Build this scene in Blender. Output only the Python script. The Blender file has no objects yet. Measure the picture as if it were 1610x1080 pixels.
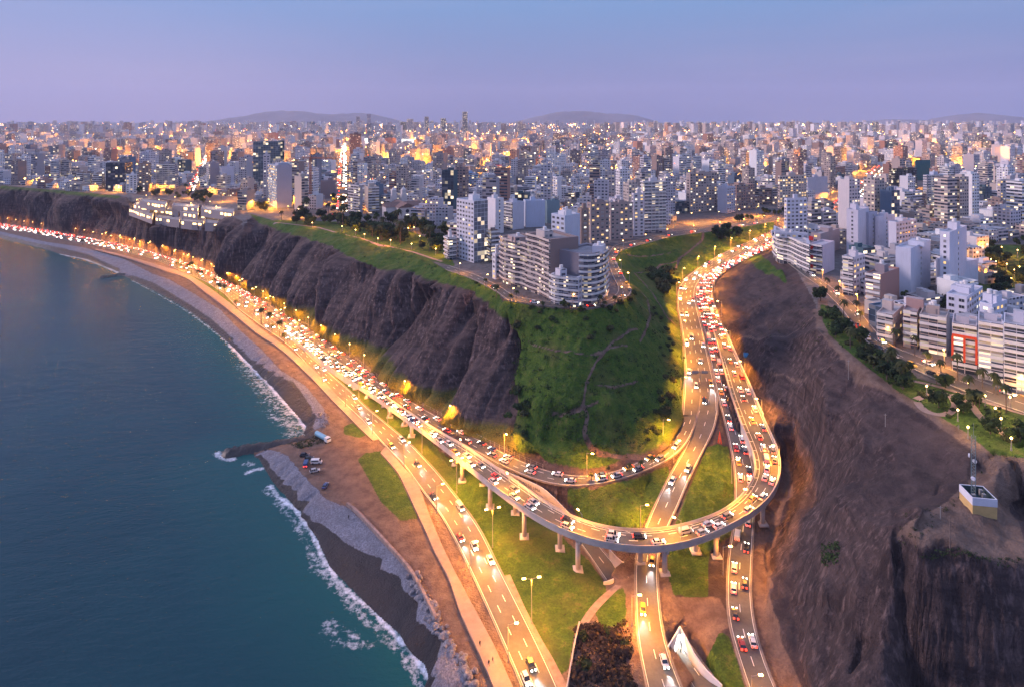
import bpy, math, random
import numpy as np
from mathutils import Vector
R = math.radians
SC = bpy.context.scene
COL = SC.collection
rng = random.Random(7)
# ------------------------------------------------------------------ camera
CAMH, F, CX, V0, IW = 160.0, 950.0, 805.0, 193.0, 1610.0
cam = bpy.data.cameras.new('camera')
cam.sensor_width = 36.0; cam.sensor_fit = 'HORIZONTAL'; cam.lens = 36.0 * F / IW
cam.shift_y = -(540.0 - V0) / IW
cam.clip_start = 1.0; cam.clip_end = 60000.0
camo = bpy.data.objects.new('camera', cam); COL.objects.link(camo)
camo.location = (0, 0, CAMH); camo.rotation_euler = (R(90), 0, 0)
SC.camera = camo
# ------------------------------------------------------------------ render
SC.render.engine = 'CYCLES'
SC.view_settings.view_transform = 'Standard'; SC.view_settings.look = 'None'
SC.view_settings.exposure = 0.0; SC.view_settings.gamma = 1.0
cy = SC.cycles
cy.max_bounces = 4; cy.diffuse_bounces = 2; cy.glossy_bounces = 2; cy.transmission_bounces = 2
cy.volume_bounces = 1; cy.transparent_max_bounces = 6
cy.caustics_reflective = False; cy.caustics_refractive = False
cy.sample_clamp_indirect = 2.0; cy.sample_clamp_direct = 0.0
cy.use_denoising = True
cy.use_light_tree = True
# ------------------------------------------------------------------ world: dusk sky
SUN_EL, SUN_AZ = R(9), R(-74)      # azimuth from +Y towards +X: low in the west, far out over the sea on the left
W = bpy.data.worlds.new('World'); SC.world = W; W.use_nodes = True
nt = W.node_tree; nt.nodes.clear()
def wn(t, **k):
    n = nt.nodes.new(t)
    for a, b in k.items(): setattr(n, a, b)
    return n
out = wn('ShaderNodeOutputWorld'); bg = wn('ShaderNodeBackground')
tc = wn('ShaderNodeTexCoord'); sep = wn('ShaderNodeSeparateXYZ')
nt.links.new(tc.outputs['Generated'], sep.inputs[0])
ramp = wn('ShaderNodeValToRGB'); nt.links.new(sep.outputs['Z'], ramp.inputs[0])
def setramp(r, st):
    e = r.color_ramp.elements
    while len(e) < len(st): e.new(0.5)
    for i, (p, c) in enumerate(st): e[i].position = p; e[i].color = (*c, 1)
SKY_R = [(0.0, (0.16, 0.175, 0.38)), (0.05, (0.20, 0.215, 0.44)), (0.11, (0.195, 0.275, 0.53)), (0.19, (0.175, 0.335, 0.63)), (0.40, (0.29, 0.41, 0.80)), (1.0, (0.60, 0.70, 1.18))]
setramp(ramp, SKY_R)
rampl = wn('ShaderNodeValToRGB'); nt.links.new(sep.outputs['Z'], rampl.inputs[0])
SKY_L = [(0.0, (0.33, 0.28, 0.50)), (0.05, (0.40, 0.355, 0.59)), (0.11, (0.33, 0.37, 0.65)), (0.19, (0.22, 0.37, 0.70)), (0.40, (0.32, 0.42, 0.80)), (1.0, (0.60, 0.70, 1.18))]
setramp(rampl, SKY_L)
mr = wn('ShaderNodeMapRange'); mr.interpolation_type = 'SMOOTHERSTEP'
mr.inputs['From Min'].default_value = 0.05; mr.inputs['From Max'].default_value = -0.72
nt.links.new(sep.outputs['X'], mr.inputs['Value'])
mix = wn('ShaderNodeMixRGB'); nt.links.new(mr.outputs[0], mix.inputs[0])
nt.links.new(ramp.outputs[0], mix.inputs[1]); nt.links.new(rampl.outputs[0], mix.inputs[2])
# faint thin cloud streaks
cn = wn('ShaderNodeTexNoise'); cn.inputs['Scale'].default_value = 2.2; cn.inputs['Detail'].default_value = 5
mp = wn('ShaderNodeMapping'); mp.inputs['Scale'].default_value = (1.2, 1.2, 14)
nt.links.new(tc.outputs['Generated'], mp.inputs[0]); nt.links.new(mp.outputs[0], cn.inputs[0])
cr = wn('ShaderNodeMapRange'); cr.inputs['From Min'].default_value = 0.45; cr.inputs['From Max'].default_value = 0.8
cr.inputs['To Max'].default_value = 0.16
nt.links.new(cn.outputs[0], cr.inputs[0])
mix2 = wn('ShaderNodeMixRGB'); nt.links.new(cr.outputs[0], mix2.inputs[0])
nt.links.new(mix.outputs[0], mix2.inputs[1]); mix2.inputs[2].default_value = (0.50, 0.45, 0.66, 1)
sky = wn('ShaderNodeTexSky'); sky.sky_type = 'NISHITA'; sky.sun_disc = False
sky.sun_elevation = SUN_EL; sky.sun_rotation = SUN_AZ
add = wn('ShaderNodeMixRGB', blend_type='ADD'); add.inputs[0].default_value = 0.004
nt.links.new(mix2.outputs[0], add.inputs[1]); nt.links.new(sky.outputs[0], add.inputs[2])
nt.links.new(add.outputs[0], bg.inputs[0]); bg.inputs[1].default_value = 1.0
nt.links.new(bg.outputs[0], out.inputs[0])
# ------------------------------------------------------------------ last glow of the sun, very soft
sun = bpy.data.lights.new('sun', 'SUN'); sun.energy = 3.2; sun.angle = R(10); sun.color = (1.0, 0.76, 0.78)
suno = bpy.data.objects.new('sun', sun); COL.objects.link(suno)
sd = Vector((math.sin(SUN_AZ) * math.cos(SUN_EL + R(12)), math.cos(SUN_AZ) * math.cos(SUN_EL + R(12)), math.sin(SUN_EL + R(12))))
suno.rotation_euler = sd.to_track_quat('Z', 'Y').to_euler()

# ================================================================== helpers
def P(px, py, z):
    Y = F * (CAMH - z) / (py - V0)
    return Vector(((px - CX) / F * Y, Y, z))
def tag(o, label=None, cat=None, group=None, kind=None):
    if label: o['label'] = label
    if cat: o['category'] = cat
    if group: o['group'] = group
    if kind: o['kind'] = kind
    return o
def empty(name, loc, rz=0.0):
    o = bpy.data.objects.new(name, None); COL.objects.link(o)
    o.location = loc; o.rotation_euler = (0, 0, rz); o.empty_display_size = 0.5
    return o
def place(name, me, parent=None, loc=None, rz=0.0, sc=None):
    o = bpy.data.objects.new(name, me); COL.objects.link(o)
    if parent is not None: o.parent = parent
    if loc is not None: o.location = loc
    if rz: o.rotation_euler = (0, 0, rz)
    if sc is not None: o.scale = sc if hasattr(sc, '__len__') else (sc, sc, sc)
    return o
class MB:
    """collects faces, builds ONE mesh"""
    def __init__(s): s.v = []; s.f = []; s.m = []; s.uv = []; s.col = []; s.sty = []; s.rnd = []
    def face(s, pts, m=0, uv=None, col=(1, 1, 1), sty=0.0, rnd=0.0):
        b = len(s.v); s.v.extend([tuple(p) for p in pts]); s.f.append(tuple(range(b, b + len(pts)))); s.m.append(m)
        s.uv.append(uv if uv else [(0, 0)] * len(pts)); s.col.append(col); s.sty.append(sty); s.rnd.append(rnd)
    def raw(s, vs, fs, m=0):
        b = len(s.v); s.v.extend([tuple(p) for p in vs])
        for f in fs:
            s.f.append(tuple(b + i for i in f)); s.m.append(m); s.uv.append([(0, 0)] * len(f)); s.col.append((1, 1, 1)); s.sty.append(0); s.rnd.append(0)
    def box(s, x0, y0, z0, x1, y1, z1, m=0, rz=0.0, c=(0, 0), bottom=True):
        vs = [(x0, y0, z0), (x1, y0, z0), (x1, y1, z0), (x0, y1, z0), (x0, y0, z1), (x1, y0, z1), (x1, y1, z1), (x0, y1, z1)]
        if rz:
            ca, sa = math.cos(rz), math.sin(rz)
            vs = [(c[0] + (a - c[0]) * ca - (b - c[1]) * sa, c[1] + (a - c[0]) * sa + (b - c[1]) * ca, z) for a, b, z in vs]
        fs = [(4, 5, 6, 7), (0, 1, 5, 4), (1, 2, 6, 5), (2, 3, 7, 6), (3, 0, 4, 7)]
        if bottom: fs.append((3, 2, 1, 0))
        s.raw(vs, fs, m)
    def obox(s, c, ax, ay, hx, hy, z0, z1, m=0):
        """box with centre c, unit axes ax, ay (2D), half sizes"""
        q = [(c[0] + ax[0] * hx * i + ay[0] * hy * j, c[1] + ax[1] * hx * i + ay[1] * hy * j) for i, j in ((-1, -1), (1, -1), (1, 1), (-1, 1))]
        vs = [(a, b, z0) for a, b in q] + [(a, b, z1) for a, b in q]
        s.raw(vs, [(4, 5, 6, 7), (0, 1, 5, 4), (1, 2, 6, 5), (2, 3, 7, 6), (3, 0, 4, 7), (3, 2, 1, 0)], m)
    def tube(s, p, q, r0, r1=None, n=8, m=0, cap=True):
        r1 = r0 if r1 is None else r1
        p = Vector(p); q = Vector(q); d = (q - p)
        if d.length < 1e-6: return
        d.normalize(); a = d.orthogonal().normalized(); b = d.cross(a)
        vs = [p + (a * math.cos(2 * math.pi * i / n) + b * math.sin(2 * math.pi * i / n)) * r0 for i in range(n)]
        vs += [q + (a * math.cos(2 * math.pi * i / n) + b * math.sin(2 * math.pi * i / n)) * r1 for i in range(n)]
        fs = [(i, (i + 1) % n, n + (i + 1) % n, n + i) for i in range(n)]
        if cap: fs += [tuple(range(n - 1, -1, -1)), tuple(range(n, 2 * n))]
        s.raw(vs, fs, m)
    def prism(s, pts, z0, z1, m=0, mt=None, bottom=False):
        """vertical extrusion of a counter-clockwise outline"""
        n = len(pts)
        vs = [(p[0], p[1], z0) for p in pts] + [(p[0], p[1], z1) for p in pts]
        s.raw(vs, [(i, (i + 1) % n, n + (i + 1) % n, n + i) for i in range(n)], m)
        s.raw([(p[0], p[1], z1) for p in pts], [tuple(range(n))], m if mt is None else mt)
        if bottom: s.raw([(p[0], p[1], z0) for p in pts], [tuple(range(n - 1, -1, -1))], m)
    def octa(s, p, r, m=0):
        x, y, z = p
        s.raw([(x + r, y, z), (x - r, y, z), (x, y + r, z), (x, y - r, z), (x, y, z + r), (x, y, z - r)],
              [(0, 2, 4), (2, 1, 4), (1, 3, 4), (3, 0, 4), (2, 0, 5), (1, 2, 5), (3, 1, 5), (0, 3, 5)], m)
    def mesh(s, name, mats, smooth=False, attrs=False):
        me = bpy.data.meshes.new(name)
        me.from_pydata(s.v, [], s.f)
        for mt in mats: me.materials.append(mt)
        me.polygons.foreach_set('material_index', s.m)
        if attrs:
            ul = me.uv_layers.new(name='UVMap')
            ul.data.foreach_set('uv', np.array([c for f in s.uv for p in f for c in p], dtype=np.float32))
            a = me.attributes.new('tint', 'FLOAT_COLOR', 'FACE')
            a.data.foreach_set('color', np.array([(*c, 1.0) for c in s.col], dtype=np.float32).ravel())
            a = me.attributes.new('style', 'FLOAT', 'FACE'); a.data.foreach_set('value', np.array(s.sty, dtype=np.float32))
            a = me.attributes.new('seed', 'FLOAT', 'FACE'); a.data.foreach_set('value', np.array(s.rnd, dtype=np.float32))
        if smooth: me.polygons.foreach_set('use_smooth', [True] * len(s.f))
        me.update()
        return me
def npmesh(name, verts, faces, mats, smooth=True):
    me = bpy.data.meshes.new(name)
    verts = np.asarray(verts, dtype=np.float32); faces = np.asarray(faces, dtype=np.int32)
    k = faces.shape[1]
    me.vertices.add(len(verts)); me.vertices.foreach_set('co', verts.ravel())
    me.loops.add(faces.size); me.loops.foreach_set('vertex_index', faces.ravel())
    me.polygons.add(len(faces)); me.polygons.foreach_set('loop_start', np.arange(0, faces.size, k, dtype=np.int32))
    me.polygons.foreach_set('loop_total', np.full(len(faces), k, dtype=np.int32))
    if smooth: me.polygons.foreach_set('use_smooth', np.ones(len(faces), dtype=bool))
    for m in mats: me.materials.append(m)
    me.update(calc_edges=True); me.validate()
    return me
def pattr(me, name, arr):
    a = me.attributes.new(name, 'FLOAT', 'POINT'); a.data.foreach_set('value', np.asarray(arr, dtype=np.float32))
# ------------------------------------------------------------------ node expressions
class G:
    def __init__(s, name):
        s.mat = bpy.data.materials.new(name); s.mat.use_nodes = True
        s.t = s.mat.node_tree; s.t.nodes.clear()
        s.out = s.t.nodes.new('ShaderNodeOutputMaterial')
    def n(s, t, **k):
        n = s.t.nodes.new(t)
        for a, b in k.items(): setattr(n, a, b)
        return n
    def put(s, sock, v):
        if isinstance(v, bpy.types.NodeSocket): s.t.links.new(v, sock)
        elif hasattr(v, '__len__'): sock.default_value = tuple(v) + ((1,) if len(v) == 3 and len(sock.default_value) == 4 else ())
        else: sock.default_value = v
    def m(s, op, a, b=0.0, c=None):
        n = s.n('ShaderNodeMath', operation=op); s.put(n.inputs[0], a); s.put(n.inputs[1], b)
        if c is not None: s.put(n.inputs[2], c)
        return n.outputs[0]
    def mix(s, f, a, b, mode='MIX'):
        n = s.n('ShaderNodeMixRGB', blend_type=mode); s.put(n.inputs[0], f); s.put(n.inputs[1], a); s.put(n.inputs[2], b); return n.outputs[0]
    def noise(s, vec, scale, detail=4, rough=0.55):
        n = s.n('ShaderNodeTexNoise'); s.put(n.inputs['Scale'], scale); n.inputs['Detail'].default_value = detail; n.inputs['Roughness'].default_value = rough
        if vec is not None: s.put(n.inputs['Vector'], vec)
        return n.outputs[0]
    def mapv(s, vec, sc=(1, 1, 1), rot=(0, 0, 0)):
        n = s.n('ShaderNodeMapping'); n.inputs['Scale'].default_value = sc; n.inputs['Rotation'].default_value = rot; s.put(n.inputs[0], vec); return n.outputs[0]
    def rng(s, v, a, b, c=0.0, d=1.0, smooth=False):
        n = s.n('ShaderNodeMapRange'); n.clamp = True
        if smooth: n.interpolation_type = 'SMOOTHSTEP'
        s.put(n.inputs[0], v); s.put(n.inputs[1], a); s.put(n.inputs[2], b); s.put(n.inputs[3], c); s.put(n.inputs[4], d); return n.outputs[0]
    def attr(s, name, which='Fac'):
        n = s.n('ShaderNodeAttribute'); n.attribute_name = name; return n.outputs[which]
    def pos(s): return s.n('ShaderNodeNewGeometry').outputs['Position']
    def obj(s): return s.n('ShaderNodeTexCoord').outputs['Object']
    def bump(s, h, strength=0.5, dist=1.0):
        n = s.n('ShaderNodeBump'); n.inputs['Strength'].default_value = strength; n.inputs['Distance'].default_value = dist; s.put(n.inputs['Height'], h); return n.outputs[0]
    def bsdf(s, color, rough=0.8, normal=None, metal=0.0, spec=0.4, em=None, ems=0.0, ior=None):
        b = s.n('ShaderNodeBsdfPrincipled'); s.put(b.inputs['Base Color'], color); s.put(b.inputs['Roughness'], rough); s.put(b.inputs['Metallic'], metal)
        s.put(b.inputs['Specular IOR Level'], spec)
        if ior: b.inputs['IOR'].default_value = ior
        if normal is not None: s.put(b.inputs['Normal'], normal)
        if em is not None: s.put(b.inputs['Emission Color'], em); s.put(b.inputs['Emission Strength'], ems)
        s.t.links.new(b.outputs[0], s.out.inputs[0]); return s.mat
MATS = {}
def mat(name, c, rough=0.8, var=0.25, sc=0.6, metal=0.0, world=False, bump=0.0, spec=0.4, c2=None):
    if name in MATS: return MATS[name]
    g = G(name); v = g.pos() if world else g.obj()
    nz = g.noise(v, sc, 5)
    f = g.rng(nz, 0.3, 0.7)
    d = tuple(x * (1 - var) for x in c); l = tuple(min(1, x * (1 + var)) for x in c) if c2 is None else c2
    colr = g.mix(f, d, l)
    nrm = g.bump(g.noise(v, sc * 6, 4), bump, 0.2) if bump else None
    MATS[name] = g.bsdf(colr, rough, nrm, metal, spec); return MATS[name]
def emat(name, c, st, sample='NONE'):
    if name in MATS: return MATS[name]
    g = G(name); e = g.n('ShaderNodeEmission'); e.inputs[0].default_value = (*c, 1); e.inputs[1].default_value = st
    g.t.links.new(e.outputs[0], g.out.inputs[0]); g.mat.cycles.emission_sampling = sample
    MATS[name] = g.mat; return g.mat
# ------------------------------------------------------------------ numpy noise
def _h(i, j, s):
    n = (i * 374761393 + j * 668265263 + s * 1442695041) & 0xffffffff
    n = ((n ^ (n >> 13)) * 1274126177) & 0xffffffff
    return ((n ^ (n >> 16)) & 0xffff) / 65535.0
def vnoise(x, y, s=0):
    x = np.asarray(x, float); y = np.asarray(y, float)
    i = np.floor(x).astype(np.int64); j = np.floor(y).astype(np.int64); fx = x - i; fy = y - j
    fx = fx * fx * (3 - 2 * fx); fy = fy * fy * (3 - 2 * fy)
    return ((_h(i, j, s) * (1 - fx) + _h(i + 1, j, s) * fx) * (1 - fy) + (_h(i, j + 1, s) * (1 - fx) + _h(i + 1, j + 1, s) * fx) * fy) * 2 - 1
def fbm(x, y, s=0, o=4):
    r = 0; a = 1.0
    for k in range(o): r = r + a * vnoise(x * 2 ** k, y * 2 ** k, s + k); a *= 0.5
    return r / 1.6
def inpoly(px, py, poly):
    r = np.zeros(np.shape(px), bool); n = len(poly); j = n - 1
    for i in range(n):
        xi, yi = poly[i][:2]; xj, yj = poly[j][:2]
        if yi != yj:
            c = ((yi > py) != (yj > py)) & (px < (xj - xi) * (py - yi) / (yj - yi) + xi); r ^= c
        j = i
    return r
def resample(pts, n):
    pts = np.asarray(pts, float); d = np.r_[0, np.cumsum(np.linalg.norm(np.diff(pts[:, :2], axis=0), axis=1))]
    t = np.linspace(0, d[-1], n); return np.stack([np.interp(t, d, pts[:, k]) for k in range(pts.shape[1])], 1)
def smooth_line(a, it):
    a = a.copy()
    for _ in range(it): a[1:-1] = (a[:-2] + 2 * a[1:-1] + a[2:]) / 4
    return a
# ================================================================== road lines read off the photograph, put back on the ground
RD = {}
def road(name, left, right, zs):
    l = np.array(left, float); r = np.array(right, float)
    tl = np.r_[0, np.cumsum(np.hypot(*np.diff(l, axis=0).T))]; tl /= tl[-1]
    tr = np.r_[0, np.cumsum(np.hypot(*np.diff(r, axis=0).T))]; tr /= tr[-1]
    zl = np.interp(np.linspace(0, 1, 400), tl, zs) if len(zs) == len(l) else np.interp(np.linspace(0, 1, 400), np.linspace(0, 1, len(zs)), zs)
    for _ in range(60): zl[1:-1] = (zl[:-2] + 2 * zl[1:-1] + zl[2:]) / 4
    def wl(a, t):
        z = np.interp(t, np.linspace(0, 1, 400), zl)
        Y = F * (CAMH - z) / (a[:, 1] - V0)
        return np.stack([(a[:, 0] - CX) / F * Y, Y, z], 1)
    Lw = wl(l, tl); Rw = wl(r, tr)
    ln = np.linalg.norm(np.diff(Lw, axis=0), axis=1).sum()
    n = max(8, int(ln / 3.0))
    Lw = smooth_line(resample(Lw, n), 6); Rw = smooth_line(resample(Rw, n), 6)
    RD[name] = (Lw, Rw)
road('coast',
 [(-80,356),(0,361),(45,366),(104,378),(149,386),(240,407),(280,424),(324,443),(354,463),(376,487),(410,512),(440,532),(462,550),(483,573),(514,608),(544,636),(570,660),(605,700),(637,731),(662,768),(690,802),(712,840),(735,885),(765,950),(792,1010),(822,1080),(850,1150)],
 [(-80,351.5),(0,357),(45,362),(104,373),(149,380),(240,400.5),(280,416),(317,431),(354,450),(388,473),(420,497),(440,513),(458,530),(492,564),(552,616),(575,640),(615,672),(646,698),(689,744),(739,808),(758,837),(778,880),(819,960),(849,1020),(877,1080),(905,1150)],
 [6]*27)
road('cliff',
 [(-80,344),(0,352),(75,363),(134,374),(220,391.5),(280,410),(317,422),(354,438),(388,459),(420,477.5),(440,490),(477,512),(520,540),(544,556),(589,592),(626,618),(664,642),(701,662),(730,679),(774,703),(812,722),(849,737),(886,747),(924,749),(957,745),(1000,730),(1030,709),(1050,693),(1069,665),(1075,640),(1076,613)],
 [(-80,350),(0,356),(104,371.5),(149,378.5),(240,399),(280,414),(317,429),(354,448),(388,470.5),(420,493),(440,505),(468,522),(514,558),(552,582),(589,609),(626,637),(682,674),(737,703),(756,714),(804,738),(830,749),(858,758),(886,764),(933,762),(970,754.5),(1000,745),(1030,733),(1055,720),(1078,700),(1092,670),(1098,648),(1101,618)],
 [6,6,6,6,6,6,6,6.3,6.6,6.9,7,7.3,7.6,7.8,8.2,8.6,9,9.5,10,11,12,12.8,13.5,14.3,15,16.5,18,19,21,23,25.5])
road('valley',
 [(1073,652),(1076,613),(1078,576),(1074,526),(1065,480),(1067,452),(1080,435),(1112,413),(1149,392),(1186,377),(1218,362),(1250,348)],
 [(1128,652),(1127,619),(1112,557),(1106,526),(1099,498),(1091,467),(1093,452),(1104,433),(1130,418),(1158,403),(1186,390),(1220,373),(1252,357)],
 [22.6,26,29.5,35,40,43.5,46,50,54,57.5,60.5,62])
road('descent',
 [(1099,645),(1092,668),(1081,700),(1053,747),(1025,804),(1012,840),(1000,864),(999,880),(1000,936),(1001,992),(1007,1029),(1018,1080),(1035,1150)],
 [(1128,645),(1123,675),(1109,700),(1079,760),(1064,799),(1046,832),(1035,864),(1032,880),(1034,927),(1040,992),(1053,1038),(1072,1080),(1098,1150)],
 [23.3,21.5,18.5,15,12,10,9,8.5,7.5,7,6.5,6,6])
road('uphill',
 [(1108,520),(1101,498),(1093.5,467),(1095.5,452),(1106,434.5),(1132,420),(1160,405.5),(1188,392),(1222,375.5),(1254,361)],
 [(1138,520),(1127,489),(1119,467),(1120,448),(1134,430),(1165,412),(1195,398),(1228,382),(1258,368)],
 [35.5,38.5,42.3,44.3,46.8,50,54,57.4,60.4,62])
road('ascent',
 [(1108,520),(1119,572),(1130,624),(1142,669),(1153,720),(1157,747),(1157,787),(1154,830),(1146,868),(1143,936),(1146,982),(1161,1029),(1177,1080),(1204,1150)],
 [(1122,520),(1131,560),(1146,613),(1164,669),(1181,715),(1186,750),(1186,790),(1184,830),(1182,868),(1179,936),(1184,982),(1199,1036),(1217,1080),(1250,1150)],
 [35.5,29.5,25.5,21,17,15,12.5,10.5,9,8,7.5,7,6.5,6])
road('overpass',
 [(1138,520),(1155,557),(1177,604),(1196,650),(1214,688),(1224,710),(1228,737),(1221,767),(1204,790),(1184,806),(1146,828),(1109,845),(1072,856),(1034,862),(997,862),(961,857),(914,846),(868,827),(821,799),(774,764),(728,727),(700,704),(664,677),(608,637),(580,618),(552,600),(524,583),(487,554),(463,536),(440,518)],
 [(1122,520),(1132,553),(1148,615),(1167,669),(1184,708),(1190,733),(1187,752),(1174,774),(1156,793),(1128,810),(1090,823),(1053,832),(1016,836),(961,833),(924,823),(886,808),(849,786),(812,758),(774,732),(737,706),(700,685),(682,674.5),(626,638),(589,610),(552,583),(514,559),(468,523),(440,506)],
 [35.5,31.5,28,25,22.8,21.8,20.6,19.7,19,18.7,18.3,18,18,18,18,18,18,18,17.8,17.3,16.3,15.3,13.5,11,9.8,8.8,8,7.3,7.1,7.1])
road('slip',
 [(700,688.5),(737,709),(774,735),(812,761),(849,789),(886,818),(920,862),(953,911)],
 [(706,686),(748,708),(784,728),(824,753),(858,776),(905,815),(945,862),(976,899)],
 [13.5,12.5,11,9,7.5,6,4,2.5])
road('underpass',
 [(1051,1018),(1072,1046),(1092,1080),(1124,1150)], [(1083,1012),(1100,1040),(1137,1080),(1180,1150)], [2,3,4.5,6])
road('street',    # cliff-top street round the promontory
 [(700,424),(742,438),(781,458),(800,474),(860,481),(920,486),(962,479),(990,466),(994,456),(984,441),(966,408),(975,394),(1010,384),(1060,371),(1110,365),(1180,355),(1222,347)],
 [(706,418),(750,433),(790,453),(808,467),(862,475),(918,480),(954,474),(972,462),(973,452),(964,436),(953,404),(965,386),(1008,376),(1058,364),(1108,358),(1180,349),(1218,342)],
 [62.1]*17)
road('avenue',    # street in front of the apartment row on the right
 [(1222,400),(1262,432),(1290,452),(1320,482),(1350,522),(1372,548),(1420,573),(1480,600),(1540,625),(1620,652),(1700,680)],
 [(1214,392),(1270,426),(1305,450),(1345,480),(1372,515),(1400,545),(1445,560),(1500,583),(1555,603),(1620,625),(1700,650)],
 [62.1]*11)
# ================================================================== terrain
NU, NS = 880, 800
UG = np.linspace(-1.02, 1.02, NU); SG = np.linspace(math.log(104.0), math.log(1750.0), NS)
def plat(Y): return 62.0 + np.maximum(0, np.asarray(Y, float) - 900) * 0.0058
U2, S2 = np.meshgrid(UG, SG); YY = np.exp(S2); XX = U2 * YY
def lines():
    """polylines of known height: (px, py, z)"""
    Ls = []
    A = lambda pts, z=None: Ls.append([(p[0], p[1], p[2] if z is None else z) for p in pts])
    shore = [(-150,352),(0,375),(60,389),(95,400),(134,407.5),(186,428),(192,434),(209,441),(240,457),(272,473.5),(302,493),(324,509),(362,542),(400,580),(430,610),(455,640),(478,665),(486,686),(470,694),(400,712),(398.6,717.5),(407,722),(425,752),(436,767),(480,812),(499,849),(518,892),(552,926),(590,964),(629,998),(658,1036),(686,1080),(740,1150)]
    A(shore, 0.0)
    A([(-150,346),(0,364),(75,381),(134,390),(194,407),(240,431),(265,439),(309,464.5),(347,488),(376,518),(412,550),(440,580),(480,606),(508,640),(516,662),(505,692),(460,703),(449,712),(460,726),(483,753),(516,786),(546,797),(598,842),(620,872),(650,905),(686,970),(700,1000),(722,1030),(750,1080),(790,1150)], 4.6)
    lip = [(-150,290,57),(0,300,54.5),(60,303,56.5),(130,309,57.5),(195,322,55),(240,346,44.5),(300,354,46.5),(370,360,56),(410,347,59),(440,360,59),(480,371,58),(520,389,57),(560,412,56.5),(620,418,57),(660,432,57),(700,450,57),(740,466,56.5),(780,482,56),(830,492,56)]
    Ls.append(lip)
    A([(-150,283),(0,291),(60,296),(130,302),(195,309),(205,311),(240,312),(300,318),(350,331),(385,350),(400,338),(435,351),(500,361),(560,374),(640,396),(660,408),(700,425),(740,439),(780,458),(800,475),(860,482),(920,487),(962,480),(990,467),(995,456),(985,440),(967,408),(976,395),(1010,385),(1060,372),(1110,366),(1180,356),(1222,348)], 62.0)
    A([(205,326,49),(240,341,43.5),(300,349,44),(350,352,51)]); A([(212,317,50),(248,327,47),(300,334,47),(356,340,53)])
    # slope strip above the road under the cliff
    A([(0,345),(75,355),(134,366),(220,382),(280,398),(317,410),(354,424),(388,442),(420,462),(460,484),(477,494),(520,519),(544,534),(589,568),(626,594),(664,618),(701,638),(738,656),(774,678)], 13.0)
    # green hill of the promontory, its east side and the valley meadow
    A([(850,560,45),(900,560,46),(960,556,46),(1010,540,46)]); A([(840,640,29),(900,640,31),(960,635,32),(1010,620,32)])
    A([(860,700,17),(920,718,16),(960,712,18),(1000,690,21)])
    A([(1020,470,52),(1045,500,43),(1058,540,37),(1062,590,31),(1056,640,25)])
    A([(1000,430,50),(1040,420,49),(1080,405,51),(1130,388,54),(1180,370,58)])
    A([(1000,400,55),(1060,385,56),(1120,374,58)])
    # right bluff: rim path, slope, gully, spur
    A([(1232,395),(1262,440),(1283,478),(1284,500),(1300,535),(1330,560),(1380,600),(1430,632),(1480,662),(1520,690),(1545,712),(1575,728),(1640,738),(1720,745)], 61.5)
    A([(1135,425,49.5),(1127,448,46.5),(1127,468,44.5),(1133,489,41),(1145,520,38)])
    A([(1162,557,33),(1184,604,29.5),(1204,650,27),(1224,688,25)])
    A([(1240,715,14),(1240,760,11),(1226,800,9.5),(1207,850,9),(1201,900,8.5),(1206,960,8),(1222,1020,7.5),(1245,1080,7),(1280,1150,7)])
    A([(1180,440,52),(1200,480,51),(1212,540,46),(1228,600,38),(1244,650,29.5),(1252,690,20.5)])
    A([(1260,520,56),(1290,600,52),(1300,650,47),(1350,600,56),(1350,700,52)])
    A([(1262,730,17),(1276,770,20.5),(1290,800,26)]); A([(1258,820,22),(1300,868,35.5)])
    A([(1300,760,33),(1335,800,45),(1380,830,50)])
    A([(1400,700,55),(1420,760,53.5),(1410,815,52.5)]); A([(1480,720,57),(1470,770,55),(1440,800,54.5)])
    A([(1252,900,17),(1252,960,13.5),(1262,1020,9.5),(1272,1080,8.5)])
    A([(1300,900,33),(1300,940,30),(1302,1000,21.5),(1304,1080,13.5)])
    A([(1355,880,45),(1352,940,38),(1350,1000,29.5),(1350,1080,20)])
    lipf = [(1395,842,53.5),(1412,858,54.5),(1450,866,55.5),(1500,872,56),(1550,878,56.3),(1610,884,56.5),(1700,888,56.5)]
    Ls.append(lipf)
    # foreground face: the same plan line a few metres forward, far lower
    for dz, dy in ((14, 3.0), (28, 6.5), (44, 11.0)):
        q = []
        for (a, b, z) in lipf:
            w = P(a, b, z); z2 = max(6.0, z - dz); Y = w.y - dy; q.append((CX + F * w.x / Y, V0 + F * (CAMH - z2) / Y, z2))
        Ls.append(q)
    A([(1430,832),(1475,805),(1500,785),(1520,765),(1540,745),(1565,738)], 57.0)
    A([(1440,850),(1500,850),(1560,850),(1610,858)], 57.0); A([(1520,812),(1548,800),(1575,812)], 57.3)
    A([(1578,745,56),(1592,770,53),(1606,800,51),(1640,830,50)]); A([(1600,745,53),(1640,770,46),(1690,790,44)])
    # groynes and the flats round them
    A([(155,436.5),(191,432)], 1.2); A([(350,713),(400,706),(440,699),(488,690)], 1.6)
    A([(560,720),(640,860),(700,930),(760,1040)], 5.4); A([(540,690),(480,740)], 5.2)
    A([(612,816),(655,812)], 5.6)
    # green between coast road and overpass
    A([(510,580),(560,622),(626,684),(689,747),(739,811),(780,882),(822,962),(850,1015),(882,1065)], 5.8)
    A([(774,812),(830,860),(900,905),(940,925)], 6.0); A([(900,985),(880,1040),(930,1000),(960,1060)], 6.0); A([(985,930),(992,1000),(1005,1070)], 6.4)
    A([(720,745),(690,715),(640,672),(600,642)], 6.0)
    A([(1060,940),(1100,950),(1130,960)], 7.2); A([(1060,880),(1120,880)], 8.6); A([(1090,800),(1135,790)], 12.0); A([(1120,730),(1140,760)], 15.5)
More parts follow.
